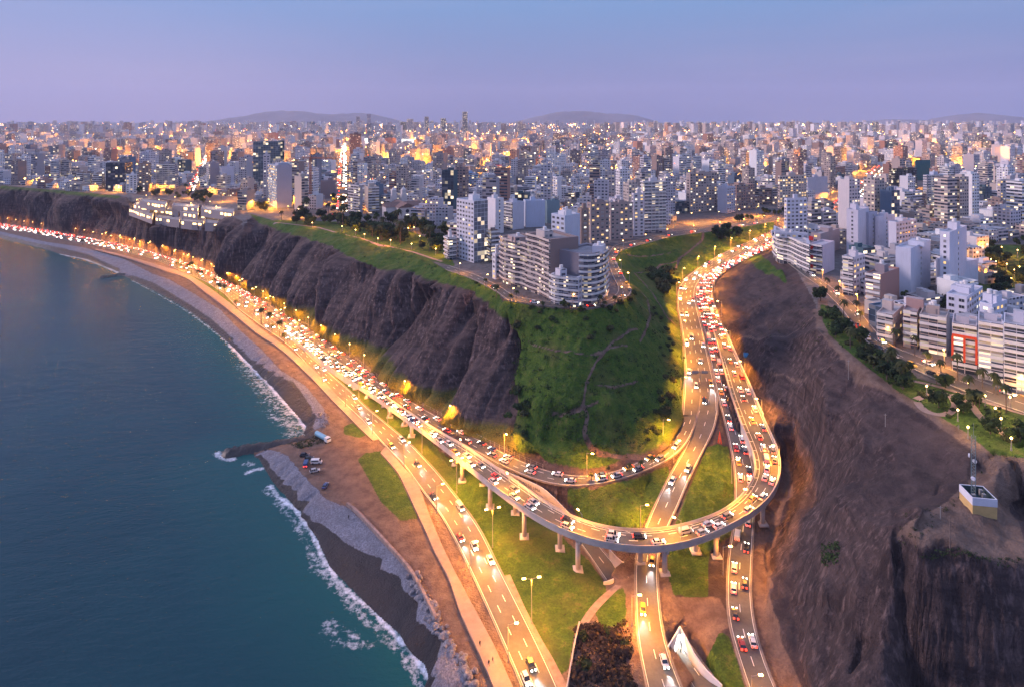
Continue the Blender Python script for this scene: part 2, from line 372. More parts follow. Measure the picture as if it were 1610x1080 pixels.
    A([(960,790),(1000,780),(1020,760)], 11.5); A([(940,815),(990,828)], 9.5); A([(1110,1010),(1140,1070)], 6.8)
    A([(975,868),(990,880),(985,905)], 7.5); A([(1069,985),(1085,1000)], 7.0)
    A([(1074,985,7.0),(1088,1002,7.0),(1102,1027,6.7),(1114,1045,6.3),(1146,1076,6.2)]); A([(1066,984,7.0),(1056,1000,7.0),(1046,1014,6.9)])
    return Ls
LNS = lines()
PLATEAU = [P(*p[:2], 62) for p in LNS[3]]
PLATEAU = [(p.x, p.y) for p in PLATEAU] + [(P(p[0], p[1], 62).x, P(p[0], p[1], 62).y) for p in [(1236,372)] + [q for q in next(L for L in LNS if L[0][:2] == (1232, 395))]] + [(2500, 300), (2500, 1900), (-2500, 1900), (-2500, 700)]
def solve():
    cz = np.zeros((NS, NU)); cw = np.zeros((NS, NU))
    def stamp(x, y, z, w=1.0):
        iu = np.rint((x / y - UG[0]) / (UG[1] - UG[0])).astype(int); is_ = np.rint((np.log(y) - SG[0]) / (SG[1] - SG[0])).astype(int)
        ok = (iu >= 0) & (iu < NU) & (is_ >= 0) & (is_ < NS); np.add.at(cz, (is_[ok], iu[ok]), z[ok] * w); np.add.at(cw, (is_[ok], iu[ok]), w)
    hard = np.zeros((NS, NU), bool); hz = np.zeros((NS, NU))
    pm = inpoly(XX, YY, PLATEAU); hard |= pm; hz[pm] = plat(YY[pm])
    for L in LNS:
        w = np.array([P(*p) for p in L]); n = int(np.linalg.norm(np.diff(w[:, :2], axis=0), axis=1).sum() / 0.7) + 2
        q = resample(w, n); stamp(q[:, 0], q[:, 1], q[:, 2])
    m = cw > 0; hz[m] = cz[m] / cw[m]; hard |= m
    # offshore floor
    sh = np.array([P(*p) for p in LNS[0]])
    sea = [(p[0], p[1]) for p in sh] + [(0, 90), (-3000, 90), (-3000, 1100)]
    seam = inpoly(XX, YY, sea)
    seamask = seam.copy()
    q = resample(sh, 1200); dmin = np.full((NS, NU), 1e9)
    for a in range(0, 1200, 4):
        dmin = np.minimum(dmin, np.hypot(XX - q[a, 0], YY - q[a, 1]))
    far = seam & (dmin > 14) & ~m; hard |= far; hz[far] = -4.0
    # roads are cut into the ground
    rm = np.zeros((NS, NU), bool)
    for k, (L, Rr) in RD.items():
        n = len(L) * 5; l = resample(L, n); r = resample(Rr, n)
        if k == 'overpass': sl = slice(0, int(n * 0.17)); l = l[sl]; r = r[sl]
        cz[:] = 0; cw[:] = 0
        wd = np.linalg.norm((l - r)[:, :2], axis=1).mean(); kk = int(wd / 0.6) + 4; mg = (1.6 if k not in ('slip', 'underpass') else 0.2) / max(wd, 1)
        for t in np.linspace(-mg, 1 + mg, kk):
            p = l * (1 - t) + r * t; stamp(p[:, 0], p[:, 1], p[:, 2] - 0.35)
        m2 = cw > 0; hz[m2] = cz[m2] / cw[m2]; hard |= m2; rm |= m2
    # coarse to fine relaxation
    z = None
    for lev in (16, 8, 4, 2, 1):
        hh = hard[::lev, ::lev].copy(); vv = hz[::lev, ::lev].copy()
        if lev > 1:   # block means so no line is lost
            a = (hz * hard); ns, nu = hh.shape
            pa = np.zeros((ns * lev, nu * lev)); pb = pa.copy(); pa[:NS, :NU] = a[:ns * lev, :nu * lev]; pb[:NS, :NU] = hard[:ns * lev, :nu * lev]
            sa = pa.reshape(ns, lev, nu, lev).sum((1, 3)); sb = pb.reshape(ns, lev, nu, lev).sum((1, 3)); hh = sb > 0; vv = np.where(hh, sa / np.maximum(sb, 1), 0)
        if z is None: z = np.full(hh.shape, 30.0)
        else:
            z = np.repeat(np.repeat(z, 2, 0), 2, 1); z = np.pad(z, ((0, max(0, hh.shape[0] - z.shape[0])), (0, max(0, hh.shape[1] - z.shape[1]))), mode='edge')[:hh.shape[0], :hh.shape[1]]
        for it in range(300 if lev > 1 else 150):
            zp = np.pad(z, 1, mode='edge'); z = (zp[:-2, 1:-1] + zp[2:, 1:-1] + zp[1:-1, :-2] + zp[1:-1, 2:]) / 4; z = np.where(hh, vv, z)
    for _ in range(3):
        zp = np.pad(z, 1, mode='edge'); zz = (zp[:-2, 1:-1] + zp[2:, 1:-1] + zp[1:-1, :-2] + zp[1:-1, 2:]) / 4; z = np.where(rm, z, zz)
    return z, rm, seamask, dmin, pm
ZG, ROADM, SEAM, SHORED, PLATM = solve()
def ground(x, y):
    if y > 1740: return float(plat(y))
    fu = (x / y - UG[0]) / (UG[1] - UG[0]); fs = (math.log(max(y, 104.1)) - SG[0]) / (SG[1] - SG[0])
    fu = min(max(fu, 0), NU - 1.001); fs = min(max(fs, 0), NS - 1.001); i = int(fs); j = int(fu); a = fs - i; b = fu - j
    return float((ZG[i, j] * (1 - b) + ZG[i, j + 1] * b) * (1 - a) + (ZG[i + 1, j] * (1 - b) + ZG[i + 1, j + 1] * b) * a)
def PG(px, py, z=None):
    """point of the ground seen at a pixel: march down the ray"""
    dx = (px - CX) / F; dz = -(py - V0) / F; y = 100.0; last = y
    while y < 9000:
        if CAMH + dz * y <= ground(dx * y, y): break
        last = y; y *= 1.004
    lo, hi = last, y
    for _ in range(20):
        mdl = (lo + hi) / 2
        if CAMH + dz * mdl <= ground(dx * mdl, mdl): hi = mdl
        else: lo = mdl
    return Vector((dx * hi, hi, ground(dx * hi, hi)))
# ---- slopes, masks, relief
def blur(a, n):
    for _ in range(n):
        p = np.pad(a, 1, mode='edge'); a = (p[:-2, 1:-1] + p[2:, 1:-1] + p[1:-1, :-2] + p[1:-1, 2:] + 2 * a) / 6
    return a
PX = CX + F * U2; PY = V0 + F * (CAMH - ZG) / YY
def pm_(polys, b=2):
    r = np.zeros(ZG.shape, bool)
    for p in polys: r |= inpoly(PX, PY, p)
    return blur(r.astype(float), b)
dzs = np.gradient(ZG, axis=0) / np.gradient(YY, axis=0); dzx = np.gradient(ZG, axis=1) / np.gradient(XX, axis=1)
dzy = dzs - dzx * U2     # rows follow rays from the camera's foot
SLOPE = np.hypot(dzx, dzy)
GREEN = [
 [(510,580),(560,622),(626,684),(689,747),(739,811),(780,882),(822,962),(850,1015),(880,1062),(894,1050),(905,985),(925,965),(955,935),(950,914),(925,880),(890,850),(870,826),(820,800),(770,764),(728,727),(690,696),(640,660),(580,618),(552,601)],
 [(935,960),(962,925),(982,925),(985,960),(983,985),(945,985)],
 [(1112,702),(1145,702),(1152,745),(1156,800),(1152,840),(1115,870),(1113,938),(1060,936),(1050,905),(1050,880),(1056,840),(1075,790),(1098,735)],
 [(890,768),(935,768),(1000,750),(1050,730),(1052,745),(1030,790),(1008,830),(960,832),(915,810),(890,790)],
 [(562,722),(575,712),(600,708),(625,745),(658,815),(630,818),(600,790)],
 [(540,682),(540,670),(555,664),(577,683),(565,688)],
 [(1108,1040),(1130,997),(1146,1000),(1160,1040),(1172,1085),(1120,1080)],
 [(800,474),(860,484),(920,488),(962,481),(992,466),(1030,470),(1058,520),(1066,560),(1072,620),(1060,655),(1040,680),(1000,715),(957,732),(920,738),(850,726),(812,712),(800,690),(806,650),(796,600),(815,545),(800,510),(770,480)],
 [(392,336),(435,349),(560,372),(650,394),(700,424),(742,438),(785,462),(800,490),(740,458),(700,446),(665,434),(640,425),(600,424),(560,408),(520,388),(475,372),(440,362),(408,352)],
 [(958,398),(1010,384),(1060,371),(1110,364),(1180,354),(1218,349),(1216,360),(1186,375),(1112,411),(1080,433),(1064,452),(1062,480),(1070,520),(1078,570),(1074,640),(1056,640),(1030,520),(1000,480)],
 [(0,292),(60,297),(130,303),(190,309),(188,313),(120,307),(60,301),(0,297)],
 [(1172,402),(1196,400),(1232,432),(1240,446),(1190,424)],
 [(1420,588),(1480,606),(1540,630),(1620,655),(1620,720),(1560,715),(1520,680),(1460,645),(1400,608)],
 [(1290,478),(1320,488),(1350,525),(1380,556),(1420,585),(1400,605),(1350,566),(1305,530),(1288,500)],
 [(430,346),(560,350),(640,362),(700,385),(716,420),(660,405),(560,373),(440,352)],
 [(1530,385),(1620,385),(1620,460),(1560,462),(1532,450)],
 [(384,480),(350,452),(310,430),(290,432),(340,460),(372,492)],
]
YGREEN = [   # lamp-lit scrub at the foot of the cliff
 [(280,403),(317,408),(354,422),(388,436),(420,452),(460,470),(520,508),(560,530),(600,560),(640,588),(700,622),(760,655),(810,690),(850,724),(812,716),(774,698),(701,658),(626,612),(544,550),(440,486),(354,434),(280,407)],
 [(1060,700),(1066,660),(1078,600),(1078,560),(1060,560),(1056,640),(1030,690)]]
SANDY = [
 [(1240,716),(1246,770),(1234,800),(1216,850),(1212,900),(1216,950),(1232,1010),(1262,1085),(1220,1085),(1184,982),(1182,868),(1186,800),(1220,770)],
 [(1400,850),(1440,826),(1480,800),(1522,765),(1545,735),(1520,700),(1480,668),(1610,735),(1600,760),(1590,790),(1612,850),(1612,882),(1500,870)],
 [(1285,470),(1300,470),(1305,520),(1345,556),(1400,598),(1450,628),(1510,664),(1560,690),(1612,705),(1612,740),(1545,722),(1470,664),(1400,618),(1330,568),(1286,512)],
 [(1036,870),(1050,885),(1062,938),(1130,938),(1142,960),(1146,985),(1128,996),(1105,1040),(1085,1010),(1068,985),(1045,990),(1036,930)],
 [(958,930),(985,910),(998,900),(1000,1000),(1018,1080),(990,1080),(985,985)]]
gm = pm_(GREEN, 2); ym = pm_(YGREEN, 4); sm = pm_(SANDY, 2)
PATHS = [([(917,640),(925,655),(918,680),(925,700),(940,715),(975,722),(1000,716)], 2.2), ([(940,632),(900,655),(868,658)], 1.3), ([(917,640),(922,600),(935,570),(960,540),(1000,520)], 1.2),
 ([(995,430),(1008,445),(1022,470),(1040,495),(1062,512)], 1.8), ([(1107,360),(1105,378),(1085,395),(1068,410),(1062,425)], 2.2),
 ([(1282,490),(1296,528),(1330,562),(1382,604),(1430,630),(1478,662),(1520,695),(1548,718)], 3.4), ([(1440,830),(1470,812),(1500,790),(1530,760)], 2.4), ([(1160,540),(1220,530),(1265,510),(1290,498)], 1.2), ([(1215,585),(1250,600),(1300,580)], 0.9), ([(1000,430),(1040,418),(1085,408)], 1.5), ([(830,540),(870,552),(925,560),(985,545)], 1.1), ([(920,600),(960,612),(1000,600)], 1.0), ([(960,440),(985,452),(1010,470),(1020,500),(1005,540)], 1.3), ([(980,400),(1020,405),(1060,398)], 1.2)]
path_w = []
def ray_hit(px, py):
    dx = (px - CX) / F; dz = -(py - V0) / F; y = 105.0
    while y < 1500 and CAMH + dz * y > ground(dx * y, y): y *= 1.003
    return dx * y, y
pathm = np.zeros(ZG.shape)
for pts_, w_ in PATHS:
    q = np.array([ray_hit(*p) for p in pts_]); q = smooth_line(resample(q, max(30, int(np.linalg.norm(np.diff(q, axis=0), axis=1).sum() / 0.8))), 4); dmn = np.full(ZG.shape, 1e9)
    b_ = (XX > q[:, 0].min() - 8) & (XX < q[:, 0].max() + 8) & (YY > q[:, 1].min() - 8) & (YY < q[:, 1].max() + 8); sx, sy = XX[b_], YY[b_]; dd = np.full(sx.shape, 1e9)
    for a in q: dd = np.minimum(dd, np.hypot(sx - a[0], sy - a[1]))
    pathm[b_] = np.maximum(pathm[b_], np.clip(1.3 - dd / (w_ * .58) * (1 + .35 * vnoise(sx / 3, sy / 3, 44)), 0, 1))
gm = gm * (1 - pathm); sm = np.maximum(sm, pathm)
rockw = np.clip((SLOPE - 0.33) / 0.35, 0, 1); rockw = rockw * rockw * (3 - 2 * rockw)
lowl = (ZG < 6.8) & ~PLATM
pxr = (PX > 1100)
RELW = blur(rockw * (1 - 0.9 * gm) * (1 - blur((ROADM | PLATM).astype(float), 10)), 3)
# buttresses and gullies: horizontal push along the slope's own direction
gx, gy = blur(dzx, 30), blur(dzy, 30); gl = np.hypot(gx, gy) + 1e-6; nx, ny = -gx / gl, -gy / gl
warp = fbm(XX / 60, YY / 60, 5, 2) * 17
tl = XX * 0.775 - YY * 0.632 + warp * 0.6 + (ZG - 30) * 0.25
tr = np.where(YY < 190, XX * 1.0 + 0.35 * YY, YY * 0.9 + XX * 0.3) + warp * 0.4
tt = np.where((PX < 1080), tl, tr)
n1 = np.abs(vnoise(tt / 36, ZG / 150 + 3.3, 1)); n0 = vnoise(tt / 62, ZG / 200 + 9.3, 8); n2 = np.abs(vnoise(tt / 10, ZG / 70 + 7.1, 2)); n3 = np.abs(vnoise(tt / 3.9, ZG / 30 + 1.1, 4))
hgt = np.clip((ZG - 8) / 48, 0, 1); bell = np.clip(4 * hgt * (1 - hgt), 0, 1) ** 0.6
left = (PX < 1080)
fg = (PX > 1200) & (YY < 172)
ampl = np.where(left, 1.0, np.where(fg, 0.15, 0.05))
push = RELW * ampl * ((n1 ** 0.75 * 40 - 15 + n0 * 9) * bell + n2 ** 0.7 * 10 - 3.5 + (n3 ** 0.7 * 4.2 - 1.4))
push += RELW * np.where(left, 0.7, 0.9) * fbm(XX / 9, YY / 9 + ZG / 7, 9, 5) * 2.0
zrough = (1 - blur((ROADM | PLATM).astype(float), 4)) * np.where(ZG > 6.5, 1, 0.15) * (fbm(XX / 9, YY / 9, 21, 4) * (0.35 + 1.2 * (pxr & (ZG > 9)) + 0.8 * gm) + (pxr & (ZG > 9)) * RELW * (np.abs(fbm(XX / 26, YY / 26, 61, 3)) * 7 - 2))
fol = gm * (1 - PLATM) * (ZG > 9) * (1 - blur(ROADM.astype(float), 3))
zrough += fol * (np.abs(fbm(XX / 5, YY / 5, 33, 3)) * 1.3 + fbm(XX / 22, YY / 22, 35, 2) * 2.0)
TX = XX + nx * push; TY = YY + ny * push; TZ = ZG + zrough
TZ = np.where(SEAM, np.minimum(TZ, -0.25 - np.minimum(SHORED, 14) * 0.22), TZ)
# ---- terrain material
def terrain_mat(name):
    g = G(name); p = g.pos()
    sp = g.n('ShaderNodeSeparateXYZ'); g.put(sp.inputs[0], p)
    gr, ye, sa, pv, wt, pb, ds = (g.attr(k) for k in ('grass', 'scrub', 'sandy', 'paved', 'wet', 'pebble', 'dark'))
    nsep = g.n('ShaderNodeSeparateXYZ'); g.put(nsep.inputs[0], g.n('ShaderNodeNewGeometry').outputs['Normal']); steep = g.rng(nsep.outputs[2], 0.88, 0.62)
    n_l = g.noise(p, 0.035, 5, 0.6); n_m = g.noise(p, 0.22, 6, 0.65); n_f = g.noise(p, 1.6, 5, 0.65)
    strat = g.noise(g.mapv(p, (0.05, 0.05, 0.55)), 1.0, 5, 0.6)
    streak = g.noise(g.mapv(p, (0.6, 0.6, 0.05)), 1.0, 5, 0.6)
    rock = g.mix(g.rng(n_l, 0.35, 0.65), (0.078, 0.052, 0.049), (0.135, 0.090, 0.082))
    rock = g.mix(g.rng(strat, 0.42, 0.62, 0, 0.75), rock, (0.035, 0.024, 0.025))
    rock = g.mix(g.m('MULTIPLY', steep, g.rng(streak, 0.52, 0.68, 0, 0.8)), rock, (0.30, 0.205, 0.185))
    rock = g.mix(g.m('MULTIPLY', g.m('SUBTRACT', 1.0, steep), g.rng(n_m, 0.5, 0.72, 0, 0.55)), rock, (0.20, 0.14, 0.12)); rock = g.mix(g.rng(n_f, 0.45, 0.75, 0, 0.45), rock, (0.03, 0.022, 0.022))
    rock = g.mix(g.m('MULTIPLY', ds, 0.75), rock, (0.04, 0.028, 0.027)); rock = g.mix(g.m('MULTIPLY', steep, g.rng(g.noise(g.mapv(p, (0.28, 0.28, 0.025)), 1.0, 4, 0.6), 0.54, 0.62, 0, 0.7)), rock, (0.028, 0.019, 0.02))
    sand = g.mix(g.rng(n_m, 0.35, 0.65), (0.13, 0.082, 0.062), (0.23, 0.155, 0.12))
    sand = g.mix(g.rng(n_f, 0.5, 0.75, 0, 0.5), sand, (0.09, 0.058, 0.048))
    grass = g.mix(g.rng(n_m, 0.32, 0.68), (0.030, 0.085, 0.007), (0.105, 0.165, 0.014))
    grass = g.mix(g.rng(n_f, 0.4, 0.7, 0, 0.75), grass, (0.012, 0.036, 0.006))
    grass = g.mix(g.rng(n_l, 0.5, 0.66, 0, 0.6), grass, (0.11, 0.10, 0.028)); grass = g.mix(g.rng(n_m, 0.58, 0.7, 0, 0.5), grass, (0.15, 0.11, 0.05))
    scrub = g.mix(g.rng(n_f, 0.35, 0.65), (0.05, 0.07, 0.012), (0.17, 0.14, 0.03))
    paved = g.mix(g.rng(n_m, 0.35, 0.65), (0.10, 0.09, 0.088), (0.19, 0.17, 0.165))
    ps = g.n('ShaderNodeTexVoronoi'); ps.inputs['Scale'].default_value = 2.6; g.put(ps.inputs['Vector'], p)
    peb = g.mix(g.rng(ps.outputs['Color'], 0.2, 0.8), (0.16, 0.16, 0.19), (0.29, 0.285, 0.335)); peb = g.mix(g.rng(n_m, 0.4, 0.7, 0, 0.6), peb, (0.12, 0.115, 0.13))
    wet = g.mix(n_m, (0.018, 0.016, 0.018), (0.045, 0.038, 0.04))
    def th(a, w=0.18): return g.rng(g.m('ADD', a, g.m('MULTIPLY', g.m('SUBTRACT', n_f, 0.5), 0.9)), 0.5 - w, 0.5 + w)
    c = g.mix(th(sa), rock, sand); c = g.mix(th(pb, 0.1), c, peb); c = g.mix(th(wt, 0.1), c, wet)
    c = g.mix(th(ye, 0.3), c, scrub); c = g.mix(th(pv), c, paved); c = g.mix(th(gr), c, grass)
    rgh = g.mix(th(wt, 0.1), (0.92,) * 3, (0.32,) * 3)
    hb = g.m('ADD', g.m('MULTIPLY', n_f, 0.5), g.m('ADD', n_m, g.m('MULTIPLY', g.m('MULTIPLY', streak, steep), 1.0)))
    return g.bsdf(c, rgh, g.bump(hb, 0.9, 1.8), 0, 0.25)
TM = terrain_mat('earth_rock_and_grass')
def shore_dist(idx, step=1.2):
    w = np.array([P(*p) for p in LNS[idx]]); q = resample(w, int(np.linalg.norm(np.diff(w[:, :2], axis=0), axis=1).sum() / 6)); d = np.full(ZG.shape, 1e9)
    for a in q: d = np.minimum(d, np.hypot(XX - a[0], YY - a[1]))
    return d
pebline = shore_dist(1)
PEBP = [(-150,352),(0,375),(60,389),(134,407.5),(186,428),(240,457),(302,493),(362,542),(430,610),(478,665),(486,686),(516,662),(508,640),(480,606),(440,580),(412,550),(376,518),(347,488),(309,464.5),(265,439),(240,431),(194,407),(134,390),(75,381),(0,364),(-150,346)]
PEBQ = [(398,717),(436,767),(480,812),(518,892),(590,964),(658,1036),(686,1080),(740,1150),(790,1150),(750,1080),(722,1030),(700,1000),(686,970),(650,905),(620,872),(598,842),(546,797),(516,786),(483,753),(460,726),(449,712),(420,706)]
beachm = blur((inpoly(PX, PY, PEBP) | inpoly(PX, PY, PEBQ)).astype(float), 1)
WETP = [[(0,375),(60,389),(134,407.5),(186,428),(190,424),(140,401),(100,391),(60,383),(0,369)],
 [(192,434),(240,457),(302,493),(362,542),(400,580),(430,610),(455,640),(478,665),(488,690),(500,680),(497,650),(480,625),(462,600),(440,590),(418,572),(400,566),(375,545),(362,528),(330,500),(300,480),(270,462),(240,444),(210,434)],
 [(398,717),(425,752),(436,767),(480,812),(499,849),(518,892),(552,926),(590,964),(629,998),(658,1036),(686,1080),(740,1150),(770,1150),(722,1085),(700,1040),(686,1007),(677,979),(662,969),(658,945),(633,926),(629,906),(597,894),(602,878),(571,868),(542,852),(499,814),(479,783),(464,771),(449,753),(425,729),(410,714)]]
wetm = pm_(WETP, 1)
green_all = np.clip(gm, 0, 1)
lowsand = blur((lowl & ~SEAM).astype(float), 2)
attrs = dict(grass=green_all, scrub=ym, sandy=np.clip(np.maximum(sm, lowsand) - beachm, 0, 1), paved=blur(PLATM.astype(float), 1) * (1 - gm) * (1 - sm),
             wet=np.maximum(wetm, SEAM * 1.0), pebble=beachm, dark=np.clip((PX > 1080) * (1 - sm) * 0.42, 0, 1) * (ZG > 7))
VID = np.arange(NS * NU).reshape(NS, NU)
quads = np.stack([VID[:-1, :-1], VID[:-1, 1:], VID[1:, 1:], VID[1:, :-1]], -1).reshape(-1, 4)
VERTS = np.stack([TX, TY, TZ], -1).reshape(-1, 3)
def cellmean(a): a = a.reshape(NS, NU); return ((a[:-1, :-1] + a[:-1, 1:] + a[1:, 1:] + a[1:, :-1]) / 4).ravel()
cls = np.zeros(len(quads), int)                                    # 0 cliff
cls[cellmean(attrs['sandy']) > 0.5] = 1                            # dirt flats
cls[cellmean(np.maximum(attrs['pebble'], attrs['wet'])) > 0.5] = 2 # beach
cls[cellmean(attrs['paved']) > 0.5] = 3                            # city ground
cls[cellmean(np.maximum(green_all, ym)) > 0.5] = 4                 # grass
deep = cellmean(((SHORED > 60) & SEAM).astype(float)) > 0.9
for k, nm in enumerate(('cliff_terrain', 'dirt_ground', 'beach', 'city_ground', 'grass_ground')):
    q = quads[(cls == k) & ~deep]; ids, inv = np.unique(q, return_inverse=True)
    me = npmesh(nm, VERTS[ids], inv.reshape(-1, 4), [TM])
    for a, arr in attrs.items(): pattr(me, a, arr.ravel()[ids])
    tag(place(nm, me), kind='structure')
# far plain to the horizon, same height as the last row
fu = np.linspace(-1.4, 1.4, 40); fy = np.exp(np.linspace(math.log(1750), math.log(16000), 30)); fyy, fuu = np.meshgrid(fy, fu, indexing='ij')
fv = np.stack([fuu * fyy, fyy, plat(fyy) - 0.02], -1).reshape(-1, 3); fi = np.arange(len(fv)).reshape(30, 40)
fq = np.stack([fi[:-1, :-1], fi[:-1, 1:], fi[1:, 1:], fi[1:, :-1]], -1).reshape(-1, 4)
tag(place('city_plain_ground', npmesh('city_plain_ground', fv, fq, [mat('plain', (0.12, 0.105, 0.10), 0.9, 0.4, 0.01, world=True)])), kind='structure')
# ------------------------------------------------------------------ sea
FOAM = [  # (pixels on the water, half width m, strength)
 ([(362,542),(390,572),(420,600),(445,630),(465,650),(480,672),(486,684)], 2.4, 1.15),
 ([(384,560),(405,592),(432,628),(455,660),(468,680)], 9, 0.62), ([(432,650),(455,672),(476,684)], 6, 0.6),
 ([(95,400),(134,408),(160,417),(186,429)], 3.0, 1.0), ([(0,375.5),(60,389.5),(95,400)], 1.6, 0.6), ([(209,442),(240,458),(302,494),(340,524),(362,543)], 1.8, 0.75),
 ([(425,764),(436,779),(465,800),(489,834),(508,877),(528,911),(556,938),(584,958),(609,984),(631,1007),(654,1033),(672,1060),(686,1080),(730,1140)], 1.5, 1.15),
 ([(420,770),(445,800),(470,830),(490,868),(512,905),(560,958),(586,984),(615,1009),(640,1035),(656,1066),(670,1100)], 2.6, 0.66),
 ([(510,985),(530,1000),(548,1012),(575,1014)], 3.0, 0.62), ([(515,995),(520,975),(545,992),(560,1002)], 2.2, 0.6), ([(480,868),(500,880),(490,892)], 2.2, 0.55),
 ([(392,742),(402,738),(411,737)], 2.2, 1.1), ([(341,712),(352,719),(366,722)], 2.6, 0.95), ([(384,728),(400,729)], 3, 0.5),
 ([(420,722),(430,740),(442,762),(470,795)], 1.2, 0.6)]
wu = np.linspace(-1.3, 0.02, 520); ws = np.linspace(math.log(100), math.log(1500), 560); wu2, ws2 = np.meshgrid(wu, ws); wy = np.exp(ws2); wx = wu2 * wy
foam = np.zeros(wx.shape)
for pts, w, st in FOAM:
    wpt = np.array([P(a, b, 0) for a, b in pts]); q = resample(wpt, int(np.linalg.norm(np.diff(wpt, axis=0), axis=1).sum() / 1.2) + 2)
    d = np.full(wx.shape, 1e9)
    x0, x1, y0, y1 = q[:, 0].min() - 4 * w, q[:, 0].max() + 4 * w, q[:, 1].min() - 4 * w, q[:, 1].max() + 4 * w
    sel = (wx > x0) & (wx < x1) & (wy > y0) & (wy < y1); dx = np.full(sel.sum(), 1e9); ax, ay = wx[sel], wy[sel]
    for a in q: dx = np.minimum(dx, np.hypot(ax - a[0], ay - a[1]))
    foam[sel] = np.maximum(foam[sel], st * np.exp(-(dx / w) ** 2))
wsh = np.full(wx.shape, 1e9)
for a in resample(np.array([P(*p) for p in LNS[0]]), 500): wsh = np.minimum(wsh, np.hypot(wx - a[0], wy - a[1]))
wz = fbm(wx / 14, wy / 9, 51, 3) * 0.10 * np.clip(wsh / 20, 0.1, 1)
wi = np.arange(wx.size).reshape(wx.shape); wq = np.stack([wi[:-1, :-1], wi[:-1, 1:], wi[1:, 1:], wi[1:, :-1]], -1).reshape(-1, 4)
land = np.array(inpoly(wx, wy, [(p.x, p.y) for p in [P(*p) for p in LNS[0]]] + [(0, 90), (-3000, 90), (-3000, 1100)])) | (wsh < 7)
lf = land.ravel(); wq = wq[lf[wq].all(1)]
ids, inv = np.unique(wq, return_inverse=True)
g = G('sea_water'); p = g.pos()
w1 = g.noise(g.mapv(p, (0.10, 0.22, 0.2), (0, 0, R(-38))), 1.0, 6, 0.6); w2 = g.noise(g.mapv(p, (0.5, 0.9, 1), (0, 0, R(-30))), 1.0, 5, 0.65)
fo = g.attr('foam'); sdn = g.attr('shore')
fn = g.noise(p, 0.55, 7, 0.72); fn2 = g.noise(p, 0.16, 5, 0.6)
ff = g.rng(g.m('ADD', fo, g.m('MULTIPLY', g.m('SUBTRACT', g.m('ADD', fn, g.m('MULTIPLY', fn2, 0.6)), 0.8), 2.4)), 0.50, 1.25)
ff = g.m('MULTIPLY', ff, g.rng(fo, 0.06, 0.3))
deepc = g.mix(g.rng(g.noise(p, 0.012, 4), 0.3, 0.7), (0.0004, 0.030, 0.042), (0.001, 0.046, 0.057))
shal = g.mix(g.rng(sdn, 2, 45), (0.004, 0.070, 0.070), deepc)
colr = g.mix(ff, shal, (0.72, 0.74, 0.80))
WM = g.bsdf(colr, g.mix(ff, (0.10,) * 3, (0.8,) * 3), g.bump(g.m('ADD', g.m('MULTIPLY', w1, 1.2), g.m('MULTIPLY', w2, 0.35)), 0.5, 1.0), 0, 0.5, ior=1.333)
me = npmesh('sea_water', np.stack([wx, wy, wz], -1).reshape(-1, 3)[ids], inv.reshape(-1, 4), [WM])
pattr(me, 'foam', foam.ravel()[ids]); pattr(me, 'shore', wsh.ravel()[ids])
tag(place('sea_water', me), kind='structure')
# ================================================================== roads, overpass, paths
M_ASPH = None
def asphalt():
    g = G('asphalt'); p = g.pos()
    n1 = g.noise(p, 0.08, 5, 0.6); n2 = g.noise(p, 0.9, 6, 0.7); u = g.n('ShaderNodeUVMap'); su = g.n('ShaderNodeSeparateXYZ'); g.put(su.inputs[0], u.outputs[0])
    lane = g.m('FRACT', g.m('DIVIDE', su.outputs[0], 3.4)); tr = g.m('ABSOLUTE', g.m('SUBTRACT', lane, 0.5))
    c = g.mix(g.rng(n1, 0.35, 0.65), (0.085, 0.078, 0.072), (0.14, 0.128, 0.115))
    c = g.mix(g.rng(n2, 0.4, 0.75, 0, 0.5), c, (0.06, 0.055, 0.05))
    c = g.mix(g.rng(tr, 0.10, 0.30, 0.30, 0.0), c, (0.055, 0.05, 0.047))
    ps = g.n('ShaderNodeTexVoronoi'); ps.inputs['Scale'].default_value = 0.07; g.put(ps.inputs['Vector'], p)
    c = g.mix(g.rng(ps.outputs['Color'], 0.78, 0.8, 0, 0.35), c, (0.045, 0.042, 0.04))
    return g.bsdf(c, 0.75, g.bump(n2, 0.15, 0.2), 0, 0.3)
M_ASPH = asphalt()
M_KERB = mat('kerb_concrete', (0.23, 0.19, 0.165), 0.85, 0.2, 0.5, world=True)
M_CONC = mat('concrete', (0.46, 0.40, 0.37), 0.85, 0.18, 0.25, world=True, bump=0.2)
M_MARK = mat('road_paint', (0.78, 0.74, 0.66), 0.6, 0.12, 0.8, world=True)
M_YEL = mat('yellow_paint', (0.62, 0.42, 0.06), 0.6, 0.15, 0.8, world=True)
M_PATH = mat('pink_paving', (0.27, 0.19, 0.165), 0.85, 0.16, 0.4, world=True, bump=0.15)
M_DIRT = mat('trodden_dirt', (0.26, 0.185, 0.15), 0.95, 0.3, 0.5, world=True, bump=0.3)
def lerp(L, Rr, s): return L * (1 - s) + Rr * s
def strip(mb, A, B, dz=0.0, m=0, uvw=None):
    n = len(A); d = np.r_[0, np.cumsum(np.linalg.norm(np.diff(A[:, :2], axis=0), axis=1))]
    for i in range(n - 1):
        w = np.linalg.norm(B[i] - A[i])
        mb.face([A[i] + (0, 0, dz), A[i + 1] + (0, 0, dz), B[i + 1] + (0, 0, dz), B[i] + (0, 0, dz)], m, uv=[(0, d[i]), (0, d[i + 1]), (w, d[i + 1]), (w, d[i])])
def inward(A, B, d):
    v = B - A; v = v / np.linalg.norm(v, axis=1, keepdims=True); return A + v * d
